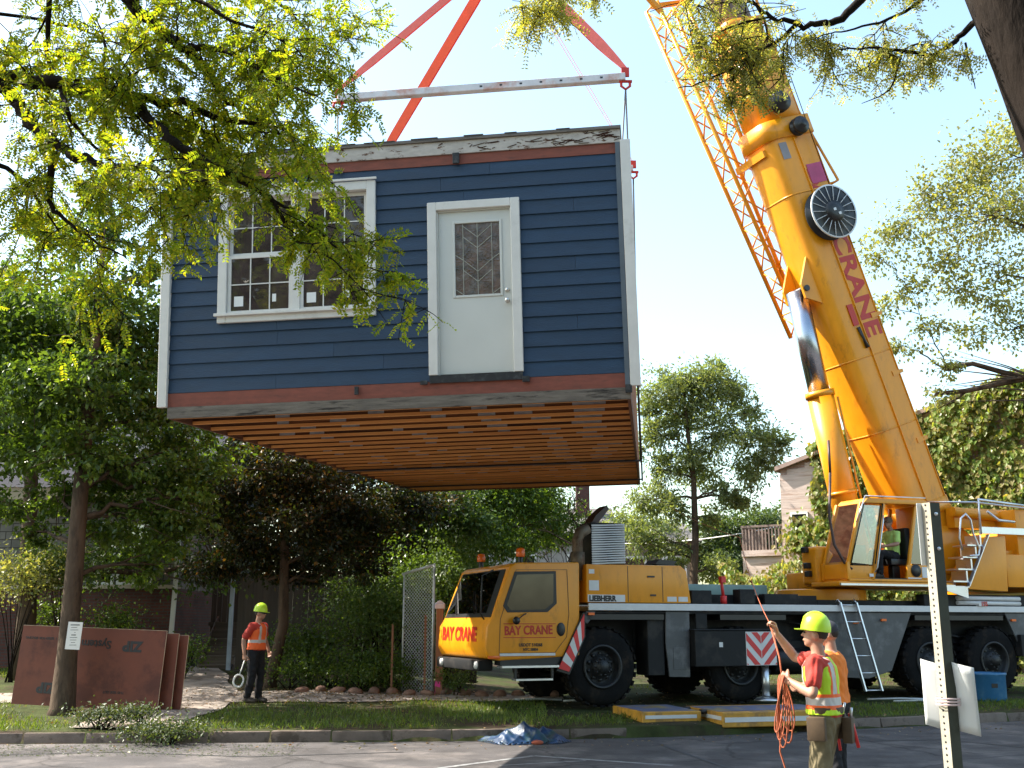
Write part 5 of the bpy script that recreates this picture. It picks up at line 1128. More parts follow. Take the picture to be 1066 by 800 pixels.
# ================================================================== BUILDINGS, FENCES
def brick_mat(name, c1, c2, mortar, bw=.215, bh=.075, ms=.012, rough=.9):
    m = bpy.data.materials.new(name); m.use_nodes = True; nt = m.node_tree; N = nt.nodes; L_ = nt.links; b = N["Principled BSDF"]
    tc = N.new("ShaderNodeTexCoord"); sx = N.new("ShaderNodeSeparateXYZ"); cx = N.new("ShaderNodeCombineXYZ"); L_.new(tc.outputs["Object"], sx.inputs[0])
    ad = N.new("ShaderNodeMath"); L_.new(sx.outputs[0], ad.inputs[0]); L_.new(sx.outputs[1], ad.inputs[1]); L_.new(ad.outputs[0], cx.inputs[0]); L_.new(sx.outputs[2], cx.inputs[1])
    br = N.new("ShaderNodeTexBrick"); L_.new(cx.outputs[0], br.inputs["Vector"]); br.inputs["Color1"].default_value = (*c1, 1); br.inputs["Color2"].default_value = (*c2, 1); br.inputs["Mortar"].default_value = (*mortar, 1)
    br.inputs["Scale"].default_value = 1; br.inputs["Brick Width"].default_value = bw; br.inputs["Row Height"].default_value = bh; br.inputs["Mortar Size"].default_value = ms
    nz = N.new("ShaderNodeTexNoise"); nz.inputs["Scale"].default_value = 2; nz.inputs["Detail"].default_value = 6; L_.new(tc.outputs["Object"], nz.inputs["Vector"])
    mr = N.new("ShaderNodeMapRange"); mr.inputs[1].default_value = .3; mr.inputs[2].default_value = .7; mr.inputs[3].default_value = .7; mr.inputs[4].default_value = 1.3; L_.new(nz.outputs["Fac"], mr.inputs[0])
    vm = N.new("ShaderNodeVectorMath"); vm.operation = 'SCALE'; L_.new(br.outputs[0], vm.inputs[0]); L_.new(mr.outputs[0], vm.inputs["Scale"]); L_.new(vm.outputs[0], b.inputs["Base Color"]); b.inputs["Roughness"].default_value = rough
    bp = N.new("ShaderNodeBump"); bp.inputs["Strength"].default_value = .4; bp.inputs["Distance"].default_value = .01; bp.invert = True; L_.new(br.outputs["Fac"], bp.inputs["Height"]); L_.new(bp.outputs[0], b.inputs["Normal"])
    return m
M_brick = brick_mat("red brick", (.10, .03, .02), (.075, .023, .016), (.06, .045, .04))
M_shing = brick_mat("grey wall shingle", (.17, .16, .145), (.13, .125, .115), (.05, .045, .04), .32, .2, .012)
M_dkroof = mat("dark roof shingle", (.035, .035, .045), .9, var=.3, vscale=6)
M_cream = mat("cream fascia", (.42, .36, .28), .7, var=.1)
M_fence = wood_mat("weathered fence board", (.065, .05, .037), (.04, .03, .023), axis=2, scale=.7)
M_stair = wood_mat("dark stair board", (.11, .085, .065), (.07, .052, .04), axis=0, scale=.7)
M_pink = mat("pinkish clapboard", (.50, .40, .35), .8, var=.12, vscale=3, stretch=(.5, 1, 5), col2=(.36, .25, .2), c2scale=2)
M_pbrick = brick_mat("pink brick", (.42, .27, .22), (.36, .22, .18), (.4, .34, .3))
M_white = mat("white painted wood", (.7, .69, .67), .6, var=.08)
M_dglass = mat("dark window", (.02, .022, .025), .1, var=.2, spec=.8)
M_tan = mat("tan house wall", (.20, .17, .14), .9, var=.15)
M_greyh = mat("pale house wall", (.33, .31, .30), .85, var=.12)
M_deck = wood_mat("grey deck board", (.24, .17, .14), (.15, .11, .09), axis=2)

# ---- house at the left
Y = 26.4; zb = gz(-10.5, Y) - .3
def PX(u, v, y=Y): return aty(u, v, y)
lh = empty("shingled_house", (-12.5, Y, zb), label="grey shingled house with a red brick base behind the street tree on the left", cat="house")
def lo_(x): return x + 12.5
def lbox(mb, x0, x1, y0, y1, z0, z1): mb.box(lo_(x0), lo_(x1), y0 - Y, y1 - Y, z0 - zb, z1 - zb); return mb
xr = PX(182, 600).x; zbr = PX(90, 613).z; zf0 = PX(40, 522).z; zf1 = PX(40, 510).z
lbox(MB(), -22, xr, Y, Y + 9, zb, zbr).build("brick_base", M_brick, lh)
lbox(MB(), -22, xr, Y + .12, Y + 8.9, zbr, zf0 + .02).build("wall", M_shing, lh)
lbox(lbox(MB(), -22, xr + .1, Y - .06, Y + .2, zbr - .0, zbr + .09), -22, xr + .35, Y - .45, Y + .11, zf0, zf1).build("trim_board", M_cream, lh)
m = MB(); m.prism([(-.5, zf1 - zb), (4.5, zf1 - zb + 2.7), (9.5, zf1 - zb)], lambda a, b, d: (d, a, b), lo_(-22), lo_(xr + .35)); m.build("roof", M_dkroof, lh)
for u0, u1 in ((96, 118), (121, 158)):
    x0, x1 = PX(u0, 590).x, PX(u1, 590).x; z0, z1 = zbr + .10, PX(100, 560).z + .4
    f_ = MB(); t = .06
    for a in [(x0, x0 + t, z0, z1), (x1 - t, x1, z0, z1), (x0 + t, x1 - t, z0, z0 + t), (x0 + t, x1 - t, z1 - t, z1)]: lbox(f_, a[0], a[1], Y + .06, Y + .13, a[2], a[3])
    wo_ = f_.build("window", M_white, lh); lbox(MB(), x0 + t, x1 - t, Y + .1, Y + .117, z0 + t, z1 - t).build("pane", glass_mat("house pane", (.05, .06, .05), .3), wo_)
dsp = MB(); a = PX(184, 600, Y - .1); b = PX(178, 668, Y - .1)
dsp.bar((lo_(a.x), -.14, a.z - zb), (lo_(b.x), -.14, b.z - zb), .10, .08, upv=(0, 1, 0)); dsp.bar((lo_(a.x), -.14, a.z - zb + 1.6), (lo_(a.x), -.14, a.z - zb), .10, .08, upv=(0, 1, 0))
dsp.build("downspout", M_white, lh)
# steps and gate
xs0, xs1 = PX(206, 690, 26.3).x, PX(240, 690, 26.3).x; zs = gz(-7.7, 26.2)
sh = empty("wooden_steps", ((xs0 + xs1) / 2, 26.3, zs - .1), label="dark wooden steps leading up beside the brick wall to the gate", cat="steps")
m = MB(); hw_ = (xs1 - xs0) / 2
for k in range(6): m.box(-hw_, hw_, k * .26, k * .26 + .30, k * .2 + .16, k * .2 + .20); m.box(-hw_, hw_, k * .26 + .03, k * .26 + .05, k * .2, k * .2 + .16)
m.build("tread", M_stair, sh)
m = MB()
for s in (-1, 1): m.prism([(0, 0), (.2, .3), (1.7, 1.35), (1.7, 0)], lambda a, b, d: (d, a, b), s * (hw_ + .02), s * (hw_ + .06))
m.build("stringer", M_stair, sh)
gp = empty("board_gate", ((xs0 + xs1) / 2, 28.0, zs + 1.0), label="dark vertical board gate at the top of the wooden steps", cat="gate")
m = MB()
for k in range(9): x = -.62 + k * .14; m.box(x, x + .125, 0, .025, -.2, 1.35 + rnd.uniform(-.02, .02))
m.build("gate_board", M_fence, gp); MB().box(-.66, .66, -.05, -.003, 1.2, 1.3).box(-.66, .66, -.05, -.003, 0, .1).parts("rail", M_stair, gp)
po = MB(); p = aty(241, 635, 26.2); po.box(-.045, .045, -.045, .045, -1.5, .85).box(-.06, .06, -.06, .06, .85, .9); pe = po.build("post", mat("pale blue post", (.34, .40, .48), .6)); pe.location = p
tag(pe, "pale blue post at the right of the wooden steps", "post")
# tall board fence
A = aty(244, 700, 26.0); B = aty(352, 700, 25.2); fe = empty("board_fence", (A.x, 26.0, gz(A.x, 26)), label="tall weathered board fence behind the left worker", cat="fence")
n = 30; m = MB(); rl_ = MB()
for k in range(n):
    x = (B.x + 3.2 - A.x) * k / n; y = -.9 * k / n; z = gz(A.x + x, 26 + y) - fe.location.z; m.box(x, x + (B.x + 3.2 - A.x) / n - rnd.uniform(.003, .012), y, y + .022, z + .02, z + 2.25 + rnd.uniform(-.025, .025))
for z in (.4, 1.9): rl_.bar((0, .05, z), (B.x + 3.2 - A.x, -.85, z), .04, .09)
m.build("fence_board", M_fence, fe); rl_.build("fence_rail", M_fence, fe)
# ---- white gabled house at the far left
gp_ = [aty(-60, 440, 45), aty(-60, 400, 45), aty(22, 362, 45), aty(64, 398, 45), aty(64, 440, 45)]
wg = empty("white_gable_house", (gp_[2].x, 45, 1), label="white gabled house showing between the leaves at the left edge", cat="house")
m = MB(); o = wg.location; pl = [(p.x - o.x, p.z - o.z) for p in gp_]; pl[0] = (pl[0][0], -.8); pl[4] = (pl[4][0], -.8)
m.prism(pl, lambda a, b, d: (a, d, b), 0, 9); m.build("wall", mat("white clapboard", (.62, .64, .68), .7, var=.08), wg)
m = MB()
for i, j in ((1, 2), (2, 3)):
    a, b = Vector((pl[i][0], 0, pl[i][1] + .06)), Vector((pl[j][0], 0, pl[j][1] + .06)); d = (b - a) * .08
    m.add([a - d + Vector((0, -.3, 0)), b + d * .2 + Vector((0, -.3, 0)), b + d * .2 + Vector((0, 9.2, 0)), a - d + Vector((0, 9.2, 0))] + [x + Vector((0, 0, .14)) for x in (a - d + Vector((0, -.3, 0)), b + d * .2 + Vector((0, -.3, 0)), b + d * .2 + Vector((0, 9.2, 0)), a - d + Vector((0, 9.2, 0)))], [(0, 1, 2, 3), (4, 5, 6, 7), (0, 1, 5, 4), (1, 2, 6, 5), (2, 3, 7, 6), (3, 0, 4, 7)])
m.build("roof", M_dkroof, wg)
MB().box(-.5, .5, -.04, .02, pl[2][1] - 2.6, pl[2][1] - 1.2).build("window", M_dglass, wg)
# ---- ivy house on the right
Y2 = 36.0; gx0 = aty(812, 490, Y2).x; zl = aty(812, 490, Y2).z; xap = gx0 + 10; zap = zl + 10 * .31; x1_ = gx0 + 12; z0_ = gz(12, 36) - .3
ih = empty("ivy_house", (gx0, Y2, z0_), (0, 0, R(-30)), label="large gabled house with pink clapboard, almost covered in ivy, behind the crane", cat="house")
gab = [(0, 0), (0, zl - z0_), (xap - gx0, zap - z0_), (x1_ - gx0, zap - .62 - z0_), (x1_ - gx0, 0)]
MB().prism(gab, lambda a, b, d: (a, d, b), .0, 10).build("wall", M_pbrick, ih)
m = MB()
z = 3.0
while z < zl - z0_ + .5:
    x1c = 1.2; m.prism([(-.05, z), (-.05, z + .185), (-.012, z + .20), (-.004, z)], lambda a, b, d: (d, a, b), -.02, x1c) if z + .2 < zl - z0_ else m.prism([(-.05, z), (-.05, z + .185), (-.012, z + .2), (-.004, z)], lambda a, b, d: (d, a, b), (z + .25 - (zl - z0_)) / .31, x1c)
    z += .19
m.build("clapboard", M_pink, ih)
m = MB(); wx = aty(833, 545, Y2).x - gx0; wz = aty(833, 553, Y2).z - z0_
f_ = MB()
for a in [(-.30, -.24, -.5, .6), (.24, .30, -.5, .6), (-.24, .24, -.5, -.43), (-.24, .24, .53, .6), (-.24, .24, .03, .07)]: f_.box(wx + a[0], wx + a[1], -.1, -.052, wz + a[2], wz + a[3])
wo_ = f_.build("window", M_white, ih); MB().box(wx - .24, wx + .24, -.08, -.055, wz - .43, wz + .53).build("pane", M_dglass, wo_)
m = MB(); 
for (xa, za, xb, zb2) in ((-.12, zl - z0_ - .04, xap - gx0, zap - z0_ + .03), (x1_ - gx0 + .35, zap - .62 - .11 - z0_, xap - gx0, zap - z0_ + .03)):
    m.add([(xa, -.25, za), (xb, -.25, zb2), (xb, 10.2, zb2), (xa, 10.2, za), (xa, -.25, za + .14), (xb, -.25, zb2 + .14), (xb, 10.2, zb2 + .14), (xa, 10.2, za + .14)], [(0, 1, 2, 3), (4, 5, 6, 7), (0, 1, 5, 4), (1, 2, 6, 5), (2, 3, 7, 6), (3, 0, 4, 7)])
m.build("roof", mat("pale roof edge", (.30, .22, .19), .85, var=.15), ih)
# deck
dx0 = aty(770, 560, Y2).x - gx0; dz = aty(790, 572, Y2).z - z0_
m = MB().box(dx0, -.03, .0, 3.0, dz - .2, dz).box(dx0, -.03, 2.6, 3.0, 0, dz - .2).box(dx0, dx0 + .2, .1, 2.6, 0, dz - .2).box(dx0 + .2, -.03, .1, .3, dz - .95, dz - .2); m.build("deck", M_pink, ih)
m = MB()
for k in range(13): x = dx0 + .02 + k * .115; m.box(x, x + .05, .05, .09, dz, dz + .78)
m.box(dx0, -.06, .03, .11, dz + .78, dz + .85)
for k in range(16): y = .2 + k * .17; m.box(dx0 + .03, dx0 + .07, y, y + .05, dz, dz + .78)
m.box(dx0 + .01, dx0 + .09, .12, 3.0, dz + .781, dz + .851); m.build("railing", M_deck, ih)
# ivy: leaves lying over the wall, leaving patches of wall
n = 60000; P = np.stack([nr.uniform(.85, 11.5, n), np.zeros(n), nr.uniform(.5, zap - z0_, n)], 1)
top_ = zl - z0_ + np.minimum(P[:, 0], 20 - P[:, 0]) * .31 + .25
def vn(x, z):
    return np.sin(x * 1.3 + 1.7) * np.sin(z * 1.1 + .4) + .6 * np.sin(x * 2.9 + z * 1.9) + .45 * np.sin(x * 5.1 - z * 3.3 + 2)
k = (P[:, 2] < top_) & (vn(P[:, 0], P[:, 2]) + nr.normal(size=n) * .35 > -1.15 + .62 * ((P[:, 2] > top_ - 2.2) & (P[:, 0] > 3.2) & (P[:, 0] < 7)))
k &= ~((P[:, 0] < 1.15 + .15 * np.sin(P[:, 2] * 3)) & (P[:, 2] < top_ + 9))
k |= (P[:, 0] < 2.2) & (P[:, 0] > 1.05 + .12 * np.sin(P[:, 2] * 4)) & (P[:, 2] < top_ + .3)
P = P[k]; P[:, 1] = -.08 - np.abs(nr.normal(size=len(P))) * .14 - .12 * (1 + vn(P[:, 0] * 1.7, P[:, 2] * 1.7))
Q_ = np.stack([nr.uniform(dx0 - .7, 1.6, 4200), nr.normal(size=4200) * .3 - .35, nr.uniform(.1, dz - .35, 4200)], 1); Q_ = Q_[Q_[:, 2] < (dz - .55 + .5 * np.sin(Q_[:, 0] * 2.3 + 1) * .6)]
W_ = np.stack([nr.normal(size=500) * .35 + .55, -np.abs(nr.normal(size=500)) * .15 - .08, nr.normal(size=500) * .3 + dz + .35], 1)
P = np.concatenate([P, Q_, W_])
iv = empty("ivy_growth", (gx0, Y2 - .2, z0_), (0, 0, R(-30)), label="thick ivy climbing over the front of the pink gabled house", cat="ivy")
D = nr.normal(size=(len(P), 3)) * .5 + np.array([0, -.35, -1.]); leaves("foliage", P + np.array([0, .2, 0]), D, nr.normal(size=(len(P), 3)) * .45 + np.array([0, -1., .35]), .19 * nr.uniform(.5, 1.3, len(P)), .75, M_ivy, iv)
m = MB()
for kx in range(9): x = 1.2 + kx * 1.15; m.tube([(x + .25 * math.sin(z * .8 + kx), .14, z) for z in np.linspace(-.1, 6.5, 10)], taper(.05, .02, 10), 5)
m.build("stem", M_bark2, iv)
# ---- houses far behind
def far_house(x0, x1, y, z1, ridge, wallm, label, wins, chim=None, depth=9):
    xm = (x0 + x1) / 2; zb_ = gz(xm, y) - .3; e = empty("far_house", (xm, y, zb_), label=label, cat="house", group=None); w_ = (x1 - x0) / 2; h = z1 - zb_
    MB().box(-w_, w_, 0, depth, 0, h).build("wall", wallm, e)
    m = MB().prism([(-.5, h - .05), (depth / 2, h + ridge), (depth + .5, h - .05)], lambda a, b, d: (d, a, b), -w_ - .3, w_ + .3); ro = m.build("roof", mat("far roof", (.13, .12, .115), .9, var=.2), e)
    if chim: MB().box(chim - .35, chim + .35, 3, 3.7, h + .3, h + ridge + 1.8).build("chimney", M_brick, ro)
    for a in wins:
        wo = MB().box(a - .55, a + .55, -.06, -.004, h - 2.3, h - .7).build("window", M_white, e); MB().box(a - .45, a + .45, -.08, -.061, h - 2.2, h - .8).build("pane", M_dglass, wo)
    return e
p0 = aty(470, 560, 52); p1 = aty(640, 560, 52)
far_house(p0.x, p1.x, 52, aty(560, 562, 52).z, 2.0, M_greyh, "pale grey house far behind, seen through the twiggy trees under the house", (-2.6, -.4, 2.2), chim=aty(607, 530, 55).x - (p0.x + p1.x) / 2)
p0 = aty(643, 560, 48); p1 = aty(722, 560, 48)
far_house(p0.x, p1.x, 48, aty(680, 563, 48).z, 1.2, M_tan, "tan house with a dark roof edge behind the crane hood and the airy tree", (-1.0, .8))
# service cable
a = aty(846, 540, 35.8); b = aty(640, 566, 44); m = MB(); pts = [a.lerp(b, t) + Vector((0, 0, -.5 * 4 * t * (1 - t) * .5)) for t in np.linspace(0, 1, 14)]
m.tube(pts, .022, 5); tag(m.build("service_cable", M_white), "pale overhead cable running to the wall of the ivy house", "cable")
# ================================================================== THINGS ON THE GROUND
M_zip = mat("red sheathing panel", (.155, .047, .027), .8, var=.2, vscale=1.6, col2=(.09, .028, .018), c2scale=1.2)
M_edge = mat("pale panel edge", (.48, .36, .25), .8, var=.2, vscale=12)
def board(p0, p1, h, lean, label, texts=False):
    """p0, p1: bottom corners; leans back"""
    p0 = Vector(p0); p1 = Vector(p1); d = (p1 - p0); Lh = d.length; ang = math.atan2(d.y, d.x); pitch = math.atan2(d.z, math.hypot(d.x, d.y))
    e = empty("sheathing_board", p0, (0, 0, 0), label, "board", "sheathing boards leaning behind the street tree")
    e.rotation_euler = (Matrix.Rotation(ang, 3, 'Z') @ Matrix.Rotation(-pitch, 3, 'Y') @ Matrix.Rotation(-lean, 3, 'X')).to_euler()
    MB().box(0, Lh, .0, .014, 0, h).build("panel", M_zip, e); MB().box(-.002, Lh + .002, -.001, .016, h, h + .006).box(Lh, Lh + .004, -.001, .016, 0, h - .001).build("edge_strip", M_edge, e)
    if texts:
        mm = lambda x, z: frame_mat((x, -.003, z), (-1, 0, 0), (0, 0, -1))
        text("lettering", "ZIP", .24, M_txtb, e, mm(2.32, h - .21), bold=.012, sx=1.05); text("lettering", "System", .20, M_txtb, e, mm(1.74, h - .21), bold=.004, sx=1.0)
        text("lettering", "ZIP", .24, M_txtb, e, mm(.80, .38), bold=.012, sx=1.05); text("lettering", "EXPOSURE 1  SIZED FOR SPACING", .06, M_txtb, e, mm(1.0, h - .19), bold=.001); text("lettering", "THIS SIDE OUT", .06, M_txtb, e, mm(2.1, .3), bold=.001)
    return e
z = gz(-8.5, 19.3) + .03
b0 = aty(11, 737, 19.5); b1 = aty(163, 745, 19.1)
board((b0.x, 19.5, z + .07), (b1.x, 19.1, z - .03), 1.36, .05, "largest front sheathing board, red brown with black upside down lettering", True)
board((b0.x + .8, 19.56, z + .02), (b1.x + .20, 19.22, z - .02), 1.30, .06, "middle sheathing board showing a strip behind the lettered front board")
board((b0.x + .9, 19.64, z + .02), (b1.x + .34, 19.32, z - .02), 1.27, .065, "rearmost sheathing board with its right end sticking out past the others")
# ---- chain link panel with posts
M_link = mat("galvanised wire", (.5, .52, .52), .5, metal=.4)
cA = aty(421, 598, 22.6); cB = aty(452, 588, 22.2); zg = gz(cB.x, 22.3)
cl_e = empty("chain_link_panel", (cA.x, 22.6, gz(cA.x, 22.6)), label="chain link panel with a pale top rail beside the crane cab", cat="fence")
dv = Vector((cB.x - cA.x, -.4, 0)); Ld = dv.length; du = dv / Ld; zt = cA.z - cl_e.location.z; zt2 = cB.z - cl_e.location.z
def C_(a, z): return du * a + Vector((0, 0, z))
m = MB(); m.tube([C_(-.05, zt), C_(Ld + .02, zt2)], .03, 8).tube([C_(Ld, -.1), C_(Ld, zt2)], .028, 8).tube([C_(0, -.1), C_(0, zt)], .02, 8); m.build("pipe_frame", M_link, cl_e)
m = MB(); st_ = .075
for k in range(-34, 20):
    for sg in (1, -1):
        a0 = k * st_; pts = []
        z0 = 0.0
        for zz in np.arange(0, zt + .25, .05):
            a = a0 + zz if sg > 0 else (Ld - a0) - zz
            if 0 <= a <= Ld and zz < zt + (zt2 - zt) * a / Ld: pts.append(C_(a, zz))
        if len(pts) > 1: m.tube([pts[0], pts[-1]], .005, 4, cap=False)
m.build("wire_mesh", M_link, cl_e)
M_post = wood_mat("reddish post timber", (.26, .12, .06), (.17, .075, .04), axis=2)
p = aty(457, 705, 22.0); zg = gz(p.x, 22.0)
e = empty("timber_post", (p.x, 22.0, zg), label="square timber post with a white cap in front of the crane cab", cat="post"); h = aty(457, 634, 22).z - zg
MB().box(-.07, .07, -.07, .07, -.2, h).build("post_shaft", M_post, e, bevel=.006, seg=1); MB().box(-.10, .10, -.1, .1, h + .001, h + .10).prism([(-.1, 0), (.1, 0), (.03, .06), (-.03, .06)], lambda a, b, d: (a, d, h + .101 + b), -.08, .08).build("cap", mat("lilac white cap", (.55, .53, .62), .6), e, bevel=.008, seg=1)
for (u, v0, v1, y, lb_) in [(442, 640, 704, 21.9, "thin reddish stake standing in front of the chain link panel"), (408, 650, 690, 22.0, "short pale stake left of the chain link panel")]:
    p = aty(u, v1, y); zg = gz(p.x, y); h = aty(u, v0, y).z - zg; m = MB(); m.prism([(-.02, -.1), (.02, -.1), (.02, h - .03), (0, h), (-.02, h)], lambda a, b, d: (a, d, b), -.012, .012); o = m.build("wood_stake", M_post); o.location = (p.x, y, zg); tag(o, lb_, "stake", "stakes by the chain link panel")
fl_ = MB(); p = aty(453, 708, 21.7); fl_.tube([(0, 0, 0), (0, 0, .3)], .004, 5).quad((.0, 0, .2), (.1, .02, .17), (.1, .01, .28), (0, 0, .3)); o = fl_.build("marker_flag", mat("pink flag", (.75, .06, .30), .6)); o.location = (p.x, 21.7, gz(p.x, 21.7)); tag(o, "tiny bright pink marker flag at the foot of the timber post", "flag")
# ---- folded yellow outrigger mats
M_mat = mat("ochre steel mat", (.52, .26, .03), .5, var=.25, vscale=4, col2=(.28, .15, .04), c2scale=3)
M_mtop = mat("worn blue grey mat top", (.10, .12, .20), .55, var=.35, vscale=4, col2=(.25, .19, .07), c2scale=1.8)
fc = atz(754, 762, .06); pe = empty("outrigger_mat", (fc.x, fc.y + .1, .11), (0, 0, R(14)), "pair of folded yellow steel mats with white side stripes in front of the crane", "mat")
M2 = Matrix.Rotation(R(100), 4, 'Z')
m = MB().box(0, 2.1, 0, 1.5, .0, .23); a = m.build("mat_plate", M_mat, pe, bevel=.012, seg=1)
MB().box(.02, 2.08, .25, 1.3, .2305, .236).build("plate_top", M_mtop, a)
MB().box(.04, 2.06, -.006, -.001, .08, .155).box(-.006, -.001, .04, 1.1, .11, .17).build("white_stripe", M_wh, a)
m = MB().box(-1.15, -.12, .55, 2.0, .0, .22); b = m.build("mat_plate", M_mat, pe, bevel=.012, seg=1); MB().box(-1.1, -.16, .6, 1.95, .2205, .226).build("plate_top", M_mtop, b); MB().box(-1.1, -.2, .544, .549, .11, .165).build("white_stripe", M_wh, b)
MB().tube([(-.12, .62, .2), (0, .62, .2)], .04, 8).tube([(-.12, 1.3, .2), (0, 1.3, .2)], .04, 8).parts("hinge", M_blk, pe)
MB().box(.3, 1.9, .3, 1.4, -.115, -.003).box(-1.0, -.3, .8, 1.8, -.115, -.003).build("packing_timber", M_post, pe)
# ---- blue tarp heap
M_tarp = mat("blue tarp", (.010, .036, .095), .4, var=.4, vscale=6, bump=.4, bscale=14, col2=(.02, .05, .055), c2scale=4)
tc_ = atz(545, 772, .0); N_ = 80; V = []; 
for jx in range(N_):
    for iy in range(N_):
        x = (jx / (N_ - 1) - .5) * 1.2; y = (iy / (N_ - 1) - .5) * .8; rr = math.hypot(x / .60, y / .40)
        fo = lambda p: 1 - abs(math.sin(p))
        h = min(1, 1.5 * max(0, 1 - rr) ** .7) * (.05 + .13 * fo(x * 4.2 + 1.6 * math.sin(y * 5 + x * 2)) * (.5 + .5 * math.sin(x * 3 + 1)) + .07 * fo(y * 8 + x * 5 + math.sin(x * 9)) + .045 * fo(x * 13 - y * 11 + 2 * math.sin(y * 6)) + .02 * fo(x * 27 + y * 21))
        V.append((x * (1.1 + .12 * math.sin(y * 9)), y + .07 * math.sin(x * 8), max(h, .006) if rr < 1 else .003))
q = [(a * N_ + b, a * N_ + b + 1, (a + 1) * N_ + b + 1, (a + 1) * N_ + b) for a in range(N_ - 1) for b in range(N_ - 1) if math.hypot(((a + .5) / (N_ - 1) - .5) * 2, ((b + .5) / (N_ - 1) - .5) * 2) < 1 + .12 * math.sin(a * 1.3) * math.sin(b * .9)]
te = np_mesh("tarp_heap", V, q, M_tarp, smooth=True); so_ = te.modifiers.new("thick", 'SOLIDIFY'); so_.thickness = .004; te.location = (tc_.x, tc_.y - .1, .004); tag(te, "crumpled blue tarp heaped against the kerb", "tarp")
m = MB(); m.ball((.0, 0, .03), .09, .05, .035); o = m.build("orange_scrap", mat("orange cloth", (.35, .08, .04), .8)); o.location = (tc_.x + .2, tc_.y - .45, 0); tag(o, "orange scrap lying on the road in front of the blue tarp", "scrap")
# ---- blue bin
p = aty(1029, 733, 22.3); zg = gz(p.x, 22.3); m = MB(); m.lathe([(0, 0), (.33, .0), (.36, .05), (.37, .50), (.39, .52), (.39, .56), (.35, .56), (.34, .08), (0, .06)], (0, 0, 0), (0, 0, 1), 28)
o = m.build("blue_tub", mat("blue plastic", (.03, .14, .30), .45, var=.15, col2=(.06, .17, .3), c2scale=3)); o.location = (p.x, 22.3, zg); tag(o, "blue plastic half drum by the rear wheels of the crane", "tub")
MB().box(-.06, .06, -.372, -.366, .28, .36).build("grip_hole", M_blk, o)
# ---- access ladder hung on the side of the crane
la = empty("aluminium_ladder", cworld(5.42, -.10, .42), (0, 0, CA), "narrow aluminium ladder hooked on the white rail of the crane behind the workers", "ladder")
m = MB()
A0, A1 = Vector((.12, -.22, -.28)), Vector((-.16, .02, 1.42)); W_ = Vector((.40, 0, 0))
for o_ in (Vector(), W_): m.bar(A0 + o_, A1 + o_, .028, .06, upv=(0, 1, 0)); m.tube([A1 + o_, A1 + o_ + Vector((0, .06, .06)), A1 + o_ + Vector((0, .14, .0))], .015, 6)
m.build("stile", M_alu, la); m = MB()
for k in range(6): q0 = A0.lerp(A1, (k + .05) / 5.2); m.tube([q0, q0 + W_], .015, 8)
m.build("rung", M_alu, la)
# ---- sign post
M_pst = mat("galvanised green post", (.035, .040, .028), .6, metal=.2, var=.3, vscale=20); M_pstl = mat("sunlit post face", (.36, .33, .26), .6, metal=.15, var=.2, vscale=15)  # left face lighter, rest darker: sunlight and shade put into the colours
p = aty(984, 700, 4.65); sp_e = empty("sign_post", (p.x, 4.65, 0), (0, 0, R(24)), "perforated steel sign post with a small sign seen from behind, close on the right", "sign post"); zt = aty(968, 524, 4.65).z
m = MB(); m.box(-.028, .028, .012, .016, 0, zt, 0); m.add([(-.028, -.02, 0), (-.028, .016, 0), (-.028, .016, zt), (-.028, -.02, zt), (-.024, -.02, 0), (-.024, .0118, 0), (-.024, .0118, zt), (-.024, -.02, zt)], [(0, 1, 2, 3), (7, 6, 5, 4), (0, 4, 7, 3), (3, 7, 6, 2)], 0)
m = MB(); m.box(-.028, .028, -.024, .024, -.1, zt, 0); m.box(-.0285, -.0281, -.024, .024, -.1, zt, 1)
po_ = m.build("post_tube", [M_pst, M_pstl], sp_e)
m = MB()
for k in range(int(zt / .0254)): m.lathe([(0, -.0003), (.0055, -.0003), (.0055, .0)], (-.0286, .002, .02 + k * .0254), (1, 0, 0), 8); 
m.build("punched_hole", M_blk, po_, kind=None)
sg = MB(); w_, h_ = .17, .26; sg.box(-.055, .075, .026, .029, zt - .27, zt + .0); sg.build("sign_plate", mat("white sign back", (.70, .72, .72), .4, var=.05), sp_e, bevel=.001, seg=1)
MB().lathe([(0, -.03), (.008, -.03), (.008, .03), (0, .03)], (0, 0, zt - .05), (0, 1, 0), 8).lathe([(0, -.03), (.008, -.03), (.008, .03), (0, .03)], (0, 0, zt - .2), (0, 1, 0), 8).build("bolt", M_alu, sp_e)
# papers tied to the post
M_sheet = leaf_mat("thin paper", [(.8, .8, .78), (.8, .8, .78)], .35, .8)
for n_ in M_sheet.node_tree.nodes:
    if n_.type == 'VECT_MATH' and n_.operation == 'MULTIPLY': n_.inputs[1].default_value = (1, 1, 1)
def sheet(name, cx, pts_u, z0, z1, label, curl):
    N = 9; V = []; 
    for j in range(N):
        for i in range(N):
            a = i / (N - 1); b = j / (N - 1); V.append((pts_u[0] + (pts_u[1] - pts_u[0]) * a + .02 * b * 0, .034 - curl * math.sin(a * 2.6) * (1 + .4 * b) + .012 * math.sin(b * 3 + a * 2), z0 + (z1 - z0) * b - .03 * a))
    q = [(j * N + i, j * N + i + 1, (j + 1) * N + i + 1, (j + 1) * N + i) for j in range(N - 1) for i in range(N - 1)]
    o = np_mesh(name, V, q, M_sheet, smooth=True); so = o.modifiers.new("thick", 'SOLIDIFY'); so.thickness = .0008
    o.location = sp_e.location; o.rotation_euler = (0, 0, R(cx)); return tag(o, label, "paper", "papers tied to the sign post")
za, zb_ = aty(980, 757, 4.6).z, aty(980, 687, 4.6).z
sheet("paper_sheet", -20, (-.095, .01), za, zb_, "narrow white paper tied to the left face of the sign post", .004)
sheet("paper_sheet", -32, (-.01, .115), za - .01, zb_ - .002, "white curled paper tied to the right side of the sign post", .03)
m = MB()
